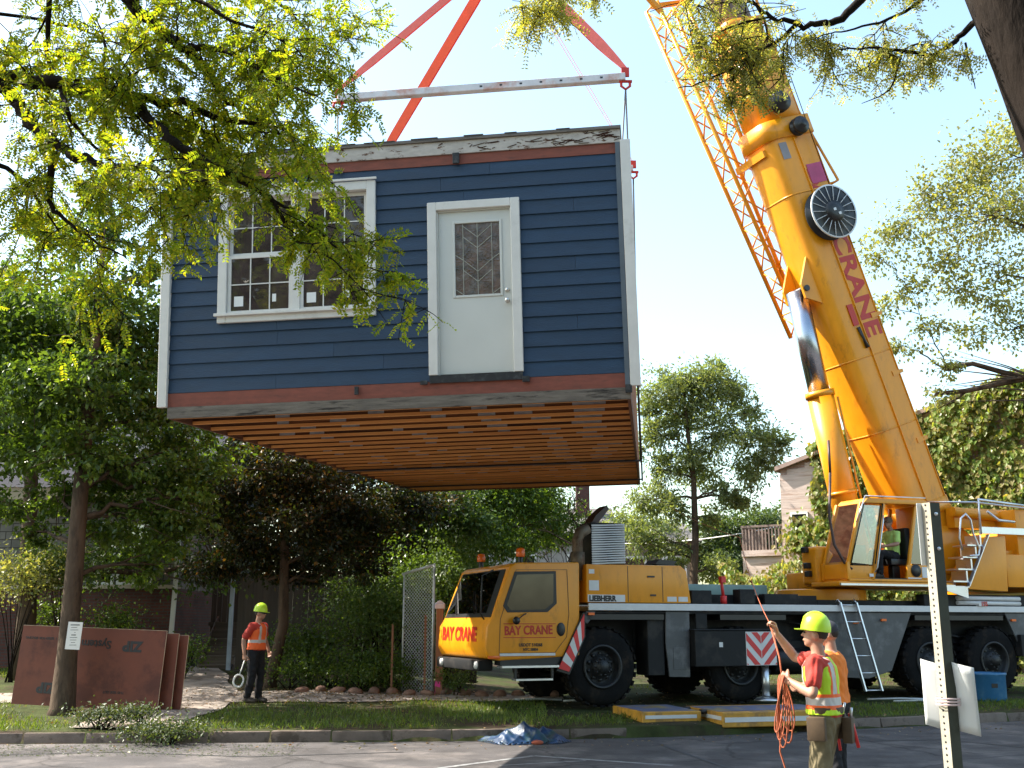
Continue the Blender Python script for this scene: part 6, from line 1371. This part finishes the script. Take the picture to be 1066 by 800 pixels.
for k in range(3): m.lathe([(.048, 0), (.050, .004), (.048, .008)], (0, -.002, (za * .62 + zb_ * .38) - .02 + k * .012), (0, 0, 1), 14)
o = m.build("cord_tie", mat("pale pink cord", (.55, .42, .42), .8)); o.location = sp_e.location; tag(o, "pale cord wound round the sign post holding the papers", "cord")
# ---- grass, litter
n = 52000; X = nr.uniform(-15, 16, n); dd = nr.uniform(.2, 4.2, n); YY = dd + kerb_y(X)
extra = 9000; X2 = nr.uniform(-13, -8.5, extra); Y2_ = nr.uniform(22.3, 26, extra); X = np.concatenate([X, X2]); YY = np.concatenate([YY, Y2_])
X3 = nr.uniform(1, 17, 12000); Y3 = nr.uniform(22, 34, 12000); X = np.concatenate([X, X3]); YY = np.concatenate([YY, Y3])
pn = np.sin(X * 1.1 + YY * .7) + np.sin(X * .37 - YY * 1.3 + 1) + .8 * np.sin(X * 3.1 + YY * 2.2)
keep = (pn + nr.normal(size=len(X)) * .6 > -.6) & ~((X > -6.8) & (X < -5.1)) & ~((X > .6) & (X < 11) & (YY > 18.8 + (X - 1.6) * .4) & (YY < 22.9 + (X - 1.6) * .4)) & ~((X > 1.8) & (X < 6) & (pn < 1.2))
X, YY = X[keep], YY[keep]; Z = ground_z(X, YY); P = np.stack([X, YY, Z], 1); k = len(P)
leaves("grass", P, nr.normal(size=(k, 3)) * np.array([.45, .45, .1]) + np.array([0, 0, 1.]), nr.normal(size=(k, 3)) * np.array([1, 1, .1]), nr.uniform(.05, .12, k), .14, leaf_mat("grass blade", [(.06, .105, .018), (.09, .14, .022), (.13, .16, .035)], .4), None)["kind"] = "stuff"
n = 3800; X = np.concatenate([nr.uniform(-11, 10, n // 2), nr.normal(-3.2, 1.6, n // 2)]); YY = np.concatenate([kerb_y(X[:n // 2]) + nr.uniform(-1.2, 6, n // 2), nr.normal(21.8, .9, n // 2)]); d_ = YY - kerb_y(X); Z = np.where(d_ < 0, .006, ground_z(X, YY) + .03)
leaves("leaf_litter", np.stack([X, YY, Z], 1), nr.normal(size=(n, 3)) * np.array([1, 1, .15]), nr.normal(size=(n, 3)) * .3 + np.array([0, 0, 1.]), nr.uniform(.03, .07, n), .7, leaf_mat("dead leaf", [(.12, .06, .025), (.20, .11, .04), (.10, .10, .03), (.30, .20, .12)], .15), None)["kind"] = "stuff"
n = 1500; X = nr.uniform(-9.5, -3, n); YY = nr.uniform(14.8, 16.2, n); leaves("leaf_scatter", np.stack([X, YY, np.full(n, .006)], 1), nr.normal(size=(n, 3)) * np.array([1, 1, .1]), nr.normal(size=(n, 3)) * .2 + np.array([0, 0, 1.]), nr.uniform(.02, .05, n), .6, M_cut, None)["kind"] = "stuff"
# red brown edging stones and a soil bed by the copper tree
M_ston = mat("edging stone", (.20, .12, .09), .9, var=.35, vscale=5, bump=.4)
for k in range(15):
    x = -4.2 + k * .36; y = 21.95 + .12 * math.sin(k * 1.7); m = MB(); m.ball((0, 0, 0), rnd.uniform(.13, .2), rnd.uniform(.09, .13), rnd.uniform(.07, .11), 9, 6)
    o = m.build("edging_stone", M_ston); o.location = (x, y, gz(x, y) + .04); o.rotation_euler = (rnd.uniform(-.3, .3), rnd.uniform(-.2, .2), rnd.uniform(0, 3)); tag(o, "reddish edging stone in the row along the planting bed by the copper tree", "stone", "edging stones of the planting bed")
# pale debris under the crane
m = MB()
for (u, v, y, l) in [(560, 722, 21.0, .9), (600, 725, 20.8, .5), (1000, 735, 22.3, 1.3), (940, 728, 21.8, 1.4), (960, 735, 21.5, 1.1)]:
    p = aty(u, v, y); pz = gz(p.x, y) + .04
    o = MB().tube([(-l / 2, 0, 0), (0, .08, .01), (l / 2, -.05, 0)], .02, 6).build("loose_cable", M_link); o.location = (p.x, y, pz); tag(o, "pale cable lying on the grass " + ("under the crane cab" if u < 700 else "by the rear wheels of the crane"), "cable", "cables lying under the crane")
# ================================================================== PEOPLE
def skinmat(name, c): return mat(name, c, .55, var=.08, vscale=12)
M_skin = skinmat("tanned skin", (.36, .19, .125)); M_skin2 = skinmat("darker skin", (.20, .10, .065))
M_hair = mat("dark hair", (.02, .015, .012), .7)
M_hiy = mat("lime vest", (.48, .72, .02), .65, var=.08); M_orv = mat("orange vest", (.85, .13, .02), .65, var=.08); M_sil = mat("grey reflective tape", (.48, .46, .44), .45, var=.1)
M_redsh = mat("red shirt", (.42, .035, .022), .8, var=.12, vscale=8, bump=.2); M_orsh = mat("orange shirt", (.80, .20, .02), .8, var=.1, vscale=8, bump=.2); M_lgsh = mat("light lime shirt", (.42, .62, .16), .8, var=.15, vscale=8)
M_dkt = mat("dark trousers", (.022, .022, .025), .85, var=.25, vscale=9, bump=.3); M_kh = mat("khaki work trousers", (.17, .14, .085), .85, var=.2, vscale=9, bump=.3); M_boot = mat("work boot", (.04, .028, .02), .7)
M_hat = mat("lime hard hat", (.50, .75, .03), .35, var=.04); M_cap = mat("dark cap", (.03, .03, .04), .8); M_brcap = mat("brown cap", (.16, .11, .08), .8)
M_lens = mat("dark lens", (.02, .03, .05), .1); M_glove = mat("work glove", (.30, .16, .08), .8); M_leather = mat("tool belt leather", (.075, .045, .022), .7, var=.3, vscale=10)
M_orope = mat("orange rope", (.34, .085, .035), .8, var=.2, vscale=30)

def capsule(mb, pts, rad, n=12, flat=None):
    """closed chain of rings with rounded ends; flat = (axis vector, factor)"""
    pts = [Vector(p) for p in pts]; d0 = (pts[1] - pts[0]).normalized(); d1 = (pts[-1] - pts[-2]).normalized(); P = []; Rr = []
    for k in (.0, .5, .85): P.append(pts[0] - d0 * rad[0] * math.sqrt(1 - k * k) * .8); Rr.append(max(rad[0] * k, 1e-3))
    P += pts; Rr += list(rad)
    for k in (.85, .5, .0): P.append(pts[-1] + d1 * rad[-1] * math.sqrt(1 - k * k) * .8); Rr.append(max(rad[-1] * k, 1e-3))
    b = len(mb.v); mb.tube(P, Rr, n)
    return mb
def stack(mb, secs, n=20):
    """torso: (centre, half depth x, half width y)"""
    vs = []
    for c, a, b in secs:
        for k in range(n):
            t = 2 * math.pi * k / n; ct, st_ = math.cos(t), math.sin(t); vs.append((c[0] + a * math.copysign(abs(ct) ** .85, ct), c[1] + b * math.copysign(abs(st_) ** .85, st_), c[2]))
    m = len(secs); fs = [(i * n + k, i * n + (k + 1) % n, (i + 1) * n + (k + 1) % n, (i + 1) * n + k) for i in range(m - 1) for k in range(n)] + [list(range(n))[::-1], list(range((m - 1) * n, m * n))]
    return mb.add(vs, fs, 0, True)
def fuse(mb, name, mats, parent, voxel=.012, paint=None, smooth=2, wr=0.0):
    """one continuous surface out of overlapping closed pieces"""
    o = mb.build(name, [M_skin]); md = o.modifiers.new("r", 'REMESH'); md.mode = 'VOXEL'; md.voxel_size = voxel; md.use_smooth_shade = True
    if smooth: s = o.modifiers.new("s", 'SMOOTH'); s.iterations = smooth; s.factor = .5
    dg = bpy.context.evaluated_depsgraph_get(); me = bpy.data.meshes.new_from_object(o.evaluated_get(dg)); old = o.data; o.modifiers.clear(); o.data = me; bpy.data.meshes.remove(old); me.name = name
    me.materials.clear(); mats = mats if isinstance(mats, list) else [mats]
    for m in mats: me.materials.append(m)
    nv = len(me.vertices); co = np.empty(nv * 3, np.float32); me.vertices.foreach_get("co", co); co = co.reshape(-1, 3)
    if wr: # cloth folds
        no_ = np.empty(nv * 3, np.float32); me.vertices.foreach_get("normal", no_); no_ = no_.reshape(-1, 3)
        w_ = np.sin(co[:, 2] * 55 + 6 * np.sin(co[:, 0] * 17) + 5 * np.sin(co[:, 1] * 21)) * .6 + np.sin(co[:, 2] * 23 - co[:, 1] * 31 + co[:, 0] * 37)
        co = co + no_ * (w_ * wr)[:, None]; me.vertices.foreach_set("co", co.astype(np.float32).ravel())
    if paint:
        c = np.empty(len(me.polygons) * 3, np.float32); me.polygons.foreach_get("center", c); me.polygons.foreach_set("material_index", paint(c.reshape(-1, 3)).astype(np.int32))
    me.polygons.foreach_set("use_smooth", np.ones(len(me.polygons), bool)); me.update(); o.parent = parent; return o
def hand(mb, wrist, dirv, palm_n, curl=.6, side=1, s=1.0):
    """palm, four unequal bent fingers and a thumb"""
    d = Vector(dirv).normalized(); pn = Vector(palm_n); pn = (pn - d * pn.dot(d)).normalized(); w = d.cross(pn) * side; wrist = Vector(wrist)
    for k in range(4): o = w * (k - 1.5) * .0205; capsule(mb, [wrist + o * .6 + d * .01, wrist + o + d * .085 * s], [.017, .0145], 8)
    for k, (l, b0) in enumerate(zip((.072, .082, .076, .060), (.088, .092, .088, .080))):
        p = wrist + w * (k - 1.5) * .0235 + d * b0 * s; a = 0; pts = [p - d * .015, p]
        for sgm, f in ((.46, .9), (.30, 1.1), (.24, .9)):
            a += curl * f; dd = d * math.cos(a) + pn * math.sin(a); p = p + dd * l * sgm * s; pts.append(p)
        capsule(mb, pts, [.0105, .0105, .0095, .0088, .0078], 8)
    t0 = wrist + w * -.030 + d * .03; t1 = t0 - w * .028 + d * .026 + pn * .014; t2 = t1 + d * .028 + pn * .018 * (1 + curl) - w * .004; t3 = t2 + d * .020 + pn * .016 * (1 + curl) + w * .008
    capsule(mb, [t0, t1, t2, t3], [.016, .0125, .011, .009], 8)

def person(label, loc, heading, J, shirt, sleeve=.55, vest=None, legs="trouser", legm=None, hat=None, skin=None, vox=.011, glasses=False, short=False):
    """front +X, left +Y; J gives joints; builds body, then clothing as children"""
    skin = skin or M_skin
    e = empty("person", loc, (0, 0, heading), label, "person")
    g = dict(hipz=.93, lean=Vector((0, 0, 0)), neck=Vector((0, 0, 1.46)), head=Vector((.02, 0, 1.63)), yaw=0.0, nod=0.0)
    g.update(J); nk = g['neck']; hd = g['head']; pel = Vector(g.get('pel', (0, 0, .95)))
    HR_ = Matrix.Rotation(g['yaw'], 3, 'Z') @ Matrix.Rotation(g['nod'], 3, 'Y')
    def hp(x, y, z): return hd + HR_ @ Vector((x, y, z))
    tl = lambda t: pel.lerp(nk, t)
    secs = lambda gx, gy: [(tl(-.10), .105 + gx, .150 + gy), (tl(.0), .118 + gx, .168 + gy), (tl(.2), .112 + gx, .160 + gy), (tl(.42), .112 + gx, .158 + gy), (tl(.62), .122 + gx, .176 + gy), (tl(.80), .118 + gx, .185 + gy), (tl(.90), .090 + gx, .165 + gy), (tl(.97), .062 + gx * .6, .10 + gy * .5)]
    b = MB(); stack(b, secs(0, 0))
    capsule(b, [tl(.93), nk + Vector((.0, 0, .03)), hp(-.01, 0, -.07)], [.066, .058, .056])
    b.ball(hp(-.008, 0, .02), .096, .075, .108, 20, 14); b.ball(hp(.02, 0, -.045), .070, .058, .072, 16, 10); b.ball(hp(.055, 0, -.085), .030, .034, .026)
    capsule(b, [hp(.086, 0, .015), hp(.104, 0, -.020)], [.010, .015], 8); b.ball(hp(.088, 0, -.058), .014, .026, .010)
    for s in (-1, 1): b.ball(hp(-.012, s * .076, -.012), .024, .010, .034); b.ball(hp(.074, s * .030, .022), .016, .020, .008)
    for s, k in ((1, 'l'), (-1, 'r')):
        sh = Vector(g.get('sh' + k, tl(.86) + Vector((0, s * .185, 0)))); el, wr = Vector(g['el' + k]), Vector(g['wr' + k]); g['sh' + k] = sh
        capsule(b, [tl(.86) + Vector((0, s * .10, 0)), sh, sh.lerp(el, .5), el], [.062, .060, .050, .041]); capsule(b, [el, el.lerp(wr, .3), el.lerp(wr, .75), wr], [.041, .044, .034, .029])
        hd_ = Vector(g.get('hd' + k, (wr - el))); hand(b, wr, hd_, Vector(g.get('pn' + k, (0, -s, 0))), g.get('cu' + k, .35), side=s)
        hip = pel + Vector((0, s * .09, -.02)); kn, an = Vector(g['kn' + k]), Vector(g['an' + k]); fd = Vector(g.get('ft' + k, (1, 0, 0))).normalized()
        capsule(b, [hip, hip.lerp(kn, .5), kn], [.092, .080, .058]); capsule(b, [kn, kn.lerp(an, .35), an], [.056, .056, .038]); capsule(b, [an - Vector((0, 0, .035)), an + fd * .15 - Vector((0, 0, .055))], [.040, .034])
    body = fuse(b, "body", skin, e, vox)
    for s in (-1, 1): MB().ball(hp(.086, s * .032, .008), .010, .011, .009).build("eye", M_lens, e)
    # trousers
    t = MB(); stack(t, [(tl(-.14), .112, .162), (tl(.0), .130, .182), (tl(.14), .124, .174), (tl(.20), .120, .17)])
    bt = MB()
    for s, k in ((1, 'l'), (-1, 'r')):
        hip = pel + Vector((0, s * .09, -.02)); kn, an = Vector(g['kn' + k]), Vector(g['an' + k]); fd = Vector(g.get('ft' + k, (1, 0, 0))).normalized()
        capsule(t, [hip, hip.lerp(kn, .5), kn], [.110, .098, .080])
        if short: capsule(t, [kn, kn.lerp(an, .16)], [.082, .080])
        else: capsule(t, [kn, kn.lerp(an, .5), an + Vector((0, 0, .02))], [.078, .074, .066])
        capsule(bt, [an + Vector((0, 0, .09)), an, an - Vector((0, 0, .035))], [.062, .056, .056]); capsule(bt, [an - Vector((0, 0, .035)) - fd * .05, an + fd * .09 - Vector((0, 0, .04)), an + fd * .17 - Vector((0, 0, .05))], [.050, .052, .044])
    fuse(t, "trousers", legm, e, vox, wr=.0055); fuse(bt, "boots", M_boot, e, vox)
    s_ = MB(); stack(s_, [(tl(-.02), .132, .184), (tl(.1), .130, .178)] + secs(.014, .014)[2:])
    for s, k in ((1, 'l'), (-1, 'r')):
        sh, el, wr = g['sh' + k], Vector(g['el' + k]), Vector(g['wr' + k]); capsule(s_, [tl(.86) + Vector((0, s * .10, 0)), sh, sh.lerp(el, min(1, sleeve + .15))], [.076, .076, .068])
        if sleeve > 1: capsule(s_, [el, el.lerp(wr, .85)], [.062, .048])
    fuse(s_, "shirt", shirt, e, vox, wr=.0045)
    if vest:
        v = MB(); stack(v, [(tl(.02), .150, .204), (tl(.1), .146, .198), (tl(.2), .140, .190), (tl(.42), .138, .186), (tl(.62), .146, .196), (tl(.80), .140, .188), (tl(.90), .110, .160), (tl(.955), .086, .120)])
        base, kind = vest
        def pv(c):
            z = (c[:, 2] - pel.z) / (nk.z - pel.z); y = np.abs(c[:, 1]); r = np.zeros(len(c))
            r[(np.abs(y - .095) < .045) & (z > .25)] = 1 if kind == 'lime' else 0; r[(np.abs(y - .095) < .024) & (z > .25)] = 2
            if kind == 'lime': r[(z > .11) & (z < .36)] = 1; r[(z > .17) & (z < .30)] = 2
            else: r[(z > .26) & (z < .37)] = 2
            return r
        fuse(v, "vest", [base, M_orv, M_sil], e, .009, pv, wr=.0022)
    if hat == 'hard':
        h = MB(); h.lathe([(.128, -.012), (.126, .03), (.112, .085), (.080, .125), (.035, .143), (0, .146)], hp(-.005, 0, .042), HR_ @ Vector((0, 0, 1)), 28)
        M = Matrix.Translation(hp(0, 0, 0)) @ HR_.to_4x4()
        brim = [(.118 * math.cos(a) - .005 if abs(a) > 1.2 else (.118 + .055 * math.cos(a * 1.3)) * math.cos(a), .122 * math.sin(a)) for a in np.linspace(-math.pi, math.pi, 33)[:-1]]
        vs = [M @ Vector((x, y, .028 - .10 * max(0, x - .1))) for x, y in brim] + [M @ Vector((x * 1.04, y * 1.04, .036 - .10 * max(0, x - .1))) for x, y in brim]; n = 32
        h.add(vs, [list(range(n))[::-1], list(range(n, 2 * n))] + [(i, (i + 1) % n, n + (i + 1) % n, n + i) for i in range(n)])
        for yy in (-.035, 0, .035): h.tube([M @ Vector((x, yy, .045 + .146 * math.sqrt(max(0, 1 - (x / .128) ** 2 - (yy / .128) ** 2)))) for x in np.linspace(-.10, .10, 11)], .007, 6)
        h.build("hard_hat", M_hat, e)
    elif hat:
        h = MB(); h.ball(hp(-.008, 0, .045), .106, .086, .096, 18, 12); M = Matrix.Translation(hp(0, 0, 0)) @ HR_.to_4x4(); sg = g.get('brim', 1)
        h.add([M @ Vector((sg * .09, y, .058)) for y in (-.07, .07)] + [M @ Vector((sg * .175, y, .042)) for y in (.045, -.045)] + [M @ Vector((sg * .09, y, .064)) for y in (-.07, .07)] + [M @ Vector((sg * .175, y, .048)) for y in (.045, -.045)], [(0, 1, 2, 3), (4, 5, 6, 7), (0, 1, 5, 4), (1, 2, 6, 5), (2, 3, 7, 6), (3, 0, 4, 7)])
        h.build("cap", hat, e)
    hr_ = MB(); hr_.ball(hp(-.022, 0, .022), .092, .079, .088, 16, 10); hr_.build("hair", M_hair, e)
    if glasses: MB().tube([hp(-.01, -.082, .02), hp(.06, -.078, .016), hp(.098, -.03, .010), hp(.098, .03, .010), hp(.06, .078, .016), hp(-.01, .082, .02)], [.006, .012, .02, .02, .012, .006], 6).build("glasses", M_lens, e)
    return e, g, hp
def W(e, p): return Matrix.Translation(e.location) @ Matrix.Rotation(e.rotation_euler.z, 4, 'Z') @ Vector(p)

# ---- near worker paying out rope
p = aty(868, 800, 9.2)
near, gn, hpn = person("worker in a lime hard hat and lime vest, one arm raised, handling an orange rope", (p.x, 9.35, 0), R(152), dict(
    pel=(0, 0, .97), neck=Vector((.03, 0, 1.47)), head=Vector((.045, .0, 1.635)), yaw=.1, nod=-.12,
    ell=(.02, .33, 1.155), wrl=(.235, .19, 1.245), hdl=(.7, -.25, .35), pnl=(.2, -.8, .2), cul=1.0,
    elr=(.29, -.26, 1.43), wrr=(.42, -.17, 1.64), hdr=(.25, .1, .95), pnr=(.7, .6, -.1), cur=1.0,
    knl=(.05, .12, .52), anl=(-.03, .15, .095), knr=(.08, -.12, .52), anr=(.04, -.15, .095)), M_redsh, .55, (M_hiy, 'lime'), legm=M_kh, hat='hard', vox=.0085, short=False)
# tool belt
m = MB()
m.lathe([(.150, 0), (.162, .0), (.162, .055), (.150, .055)], (0, 0, .985), (0, 0, 1), 24); m.v = [(x * .92, y * 1.25, z) for x, y, z in m.v]
m.box(-.12, .04, -.275, -.205, .76, .97).box(-.20, -.12, -.22, -.06, .74, .95).box(-.05, .10, .205, .275, .78, .97); 
tb_ = m.build("tool_belt", M_leather, near, bevel=.012); m = MB()
m.tube([(-.17, -.16, .98), (-.22, -.19, .70)], .016, 8).tube([(-.02, -.25, 1.0), (-.05, -.28, .66)], .013, 8); m.build("tool_handle", M_rr, tb_)
m = MB().tube([(-.1, -.24, .98), (-.12, -.25, 1.06)], .010, 6).tube([(-.19, -.1, .95), (-.2, -.1, 1.03)], .012, 6); m.build("tool", M_alu, tb_)
# rope : coil in the left hand, line through the raised hand up to the house
hl_ = W(near, Vector(gn['wrl']) + Vector((.075, -.03, .03))); hr_ = W(near, Vector(gn['wrr']) + Vector((.05, .02, .085)))
m = MB()
for k in range(6):
    a = .05 * (k - 3); Lk = .46 + .16 * ((k * 37) % 5) / 5; w_ = .022 + .007 * k
    pts = [hl_ + Vector((w_ * math.sin(t) * 1.0 + a * .3 * (1 - math.cos(t)), a * .5 + .03 * math.sin(2 * t), -Lk / 2 * (1 - math.cos(t)) + .02)) for t in np.linspace(0, 2 * math.pi, 22)]
    m.tube(pts, .0062, 6)
m.tube([hl_ + Vector((-.02, 0, -.3)), hl_ + Vector((-.05, .0, -.6)), hl_ + Vector((.0, 0, -.78)), hl_ + Vector((-.04, 0, -.88))], .007, 6)
m.tube([hl_, hl_.lerp(hr_, .4) + Vector((.02, 0, -.02)), hr_], .008, 6)
tag(m.build("rope_coil", M_orope), "coil of orange rope hanging from the near worker's left hand", "rope")
hc = hw(HW + .02, HD - .1, -.02); m = MB(); up_ = aty(800, 600, 12.5)
m.tube([hr_ + Vector((0, 0, -.04))] + [hr_.lerp(aty(770, 560, 16), t) + Vector((0, 0, -.5 * t * (1 - t))) for t in np.linspace(0.02, 1, 10)] + [aty(770, 560, 16).lerp(hc, t) + Vector((0, 0, -.35 * 4 * t * (1 - t) * .4)) for t in np.linspace(.1, 1, 10)], .0045, 6)
tag(m.build("tag_line", M_orope), "thin tag line running from the near worker's raised hand up towards the house", "rope")

# ---- worker in orange behind him
p = aty(875, 800, 11.2)
person("worker in an orange shirt and dark cap standing behind the worker with the rope", (p.x, 11.2, 0), R(150), dict(
    pel=(0, 0, .95), neck=Vector((.02, 0, 1.46)), head=Vector((.04, 0, 1.62)), yaw=.2, nod=.05, brim=1,
    ell=(.10, .26, 1.15), wrl=(.32, .16, 1.10), elr=(.08, -.27, 1.15), wrr=(.30, -.17, 1.08), knl=(.03, .11, .5), anl=(0, .13, .095), knr=(.04, -.11, .5), anr=(.02, -.13, .095)), M_orsh, .6, None, legm=M_dkt, hat=M_cap, skin=M_skin)
# ---- worker by the copper tree
p = aty(264, 732, 20.3)
lw, gl, hpl = person("worker in an orange vest and lime hard hat standing by the path on the left", (p.x, 20.3, gz(p.x, 20.3) + .03), R(-22), dict(
    pel=(0, 0, .95), neck=Vector((.02, 0, 1.46)), head=Vector((.05, 0, 1.62)), yaw=.25, nod=.08,
    ell=(-.04, .30, 1.16), wrl=(.10, .26, .93), elr=(-.10, -.27, 1.14), wrr=(-.06, -.28, .88), hdr=(.1, 0, -1), pnr=(0, 1, 0), cur=.8, cul=.6, hdl=(.35, -.1, -.9),
    knl=(.05, .08, .5), anl=(.02, .10, .095), knr=(0, -.10, .5), anr=(-.08, -.10, .095)), M_redsh, .62, (M_orv, 'orange'), legm=M_dkt, hat='hard', glasses=True)
c = W(lw, Vector(gl['wrr']) + Vector((.01, .01, -.09))); m = MB(); m.tube([c, c + Vector((-.05, -.02, -.18)), c + Vector((-.08, -.03, -.28))], .01, 6)
cc = c + Vector((-.09, -.03, -.38)); m.tube([cc + Vector((.09 * math.cos(t), .02 * math.sin(3 * t), .11 * math.sin(t))) for t in np.linspace(0, 6.3, 20)], .018, 6)
tag(m.build("white_strap", M_paper), "white looped strap hanging from the left worker's hand", "strap")
# ---- operator in the crane cab
pw = cworld(6.98, .27, 2.33)
person("crane operator in a lime shirt and brown cap sitting in the open crane cab", pw, CA + math.pi, dict(
    pel=(0, 0, .50), neck=Vector((.0, 0, 1.02)), head=Vector((.05, 0, 1.18)), yaw=.35, nod=.05,
    ell=(.08, .27, .72), wrl=(.32, .20, .68), elr=(.10, -.26, .72), wrr=(.34, -.2, .70), knl=(.44, .12, .54), anl=(.46, .12, .10), knr=(.43, -.12, .54), anr=(.45, -.12, .10)), M_lgsh, .6, None, legm=M_dkt, hat=M_brcap, skin=M_skin)
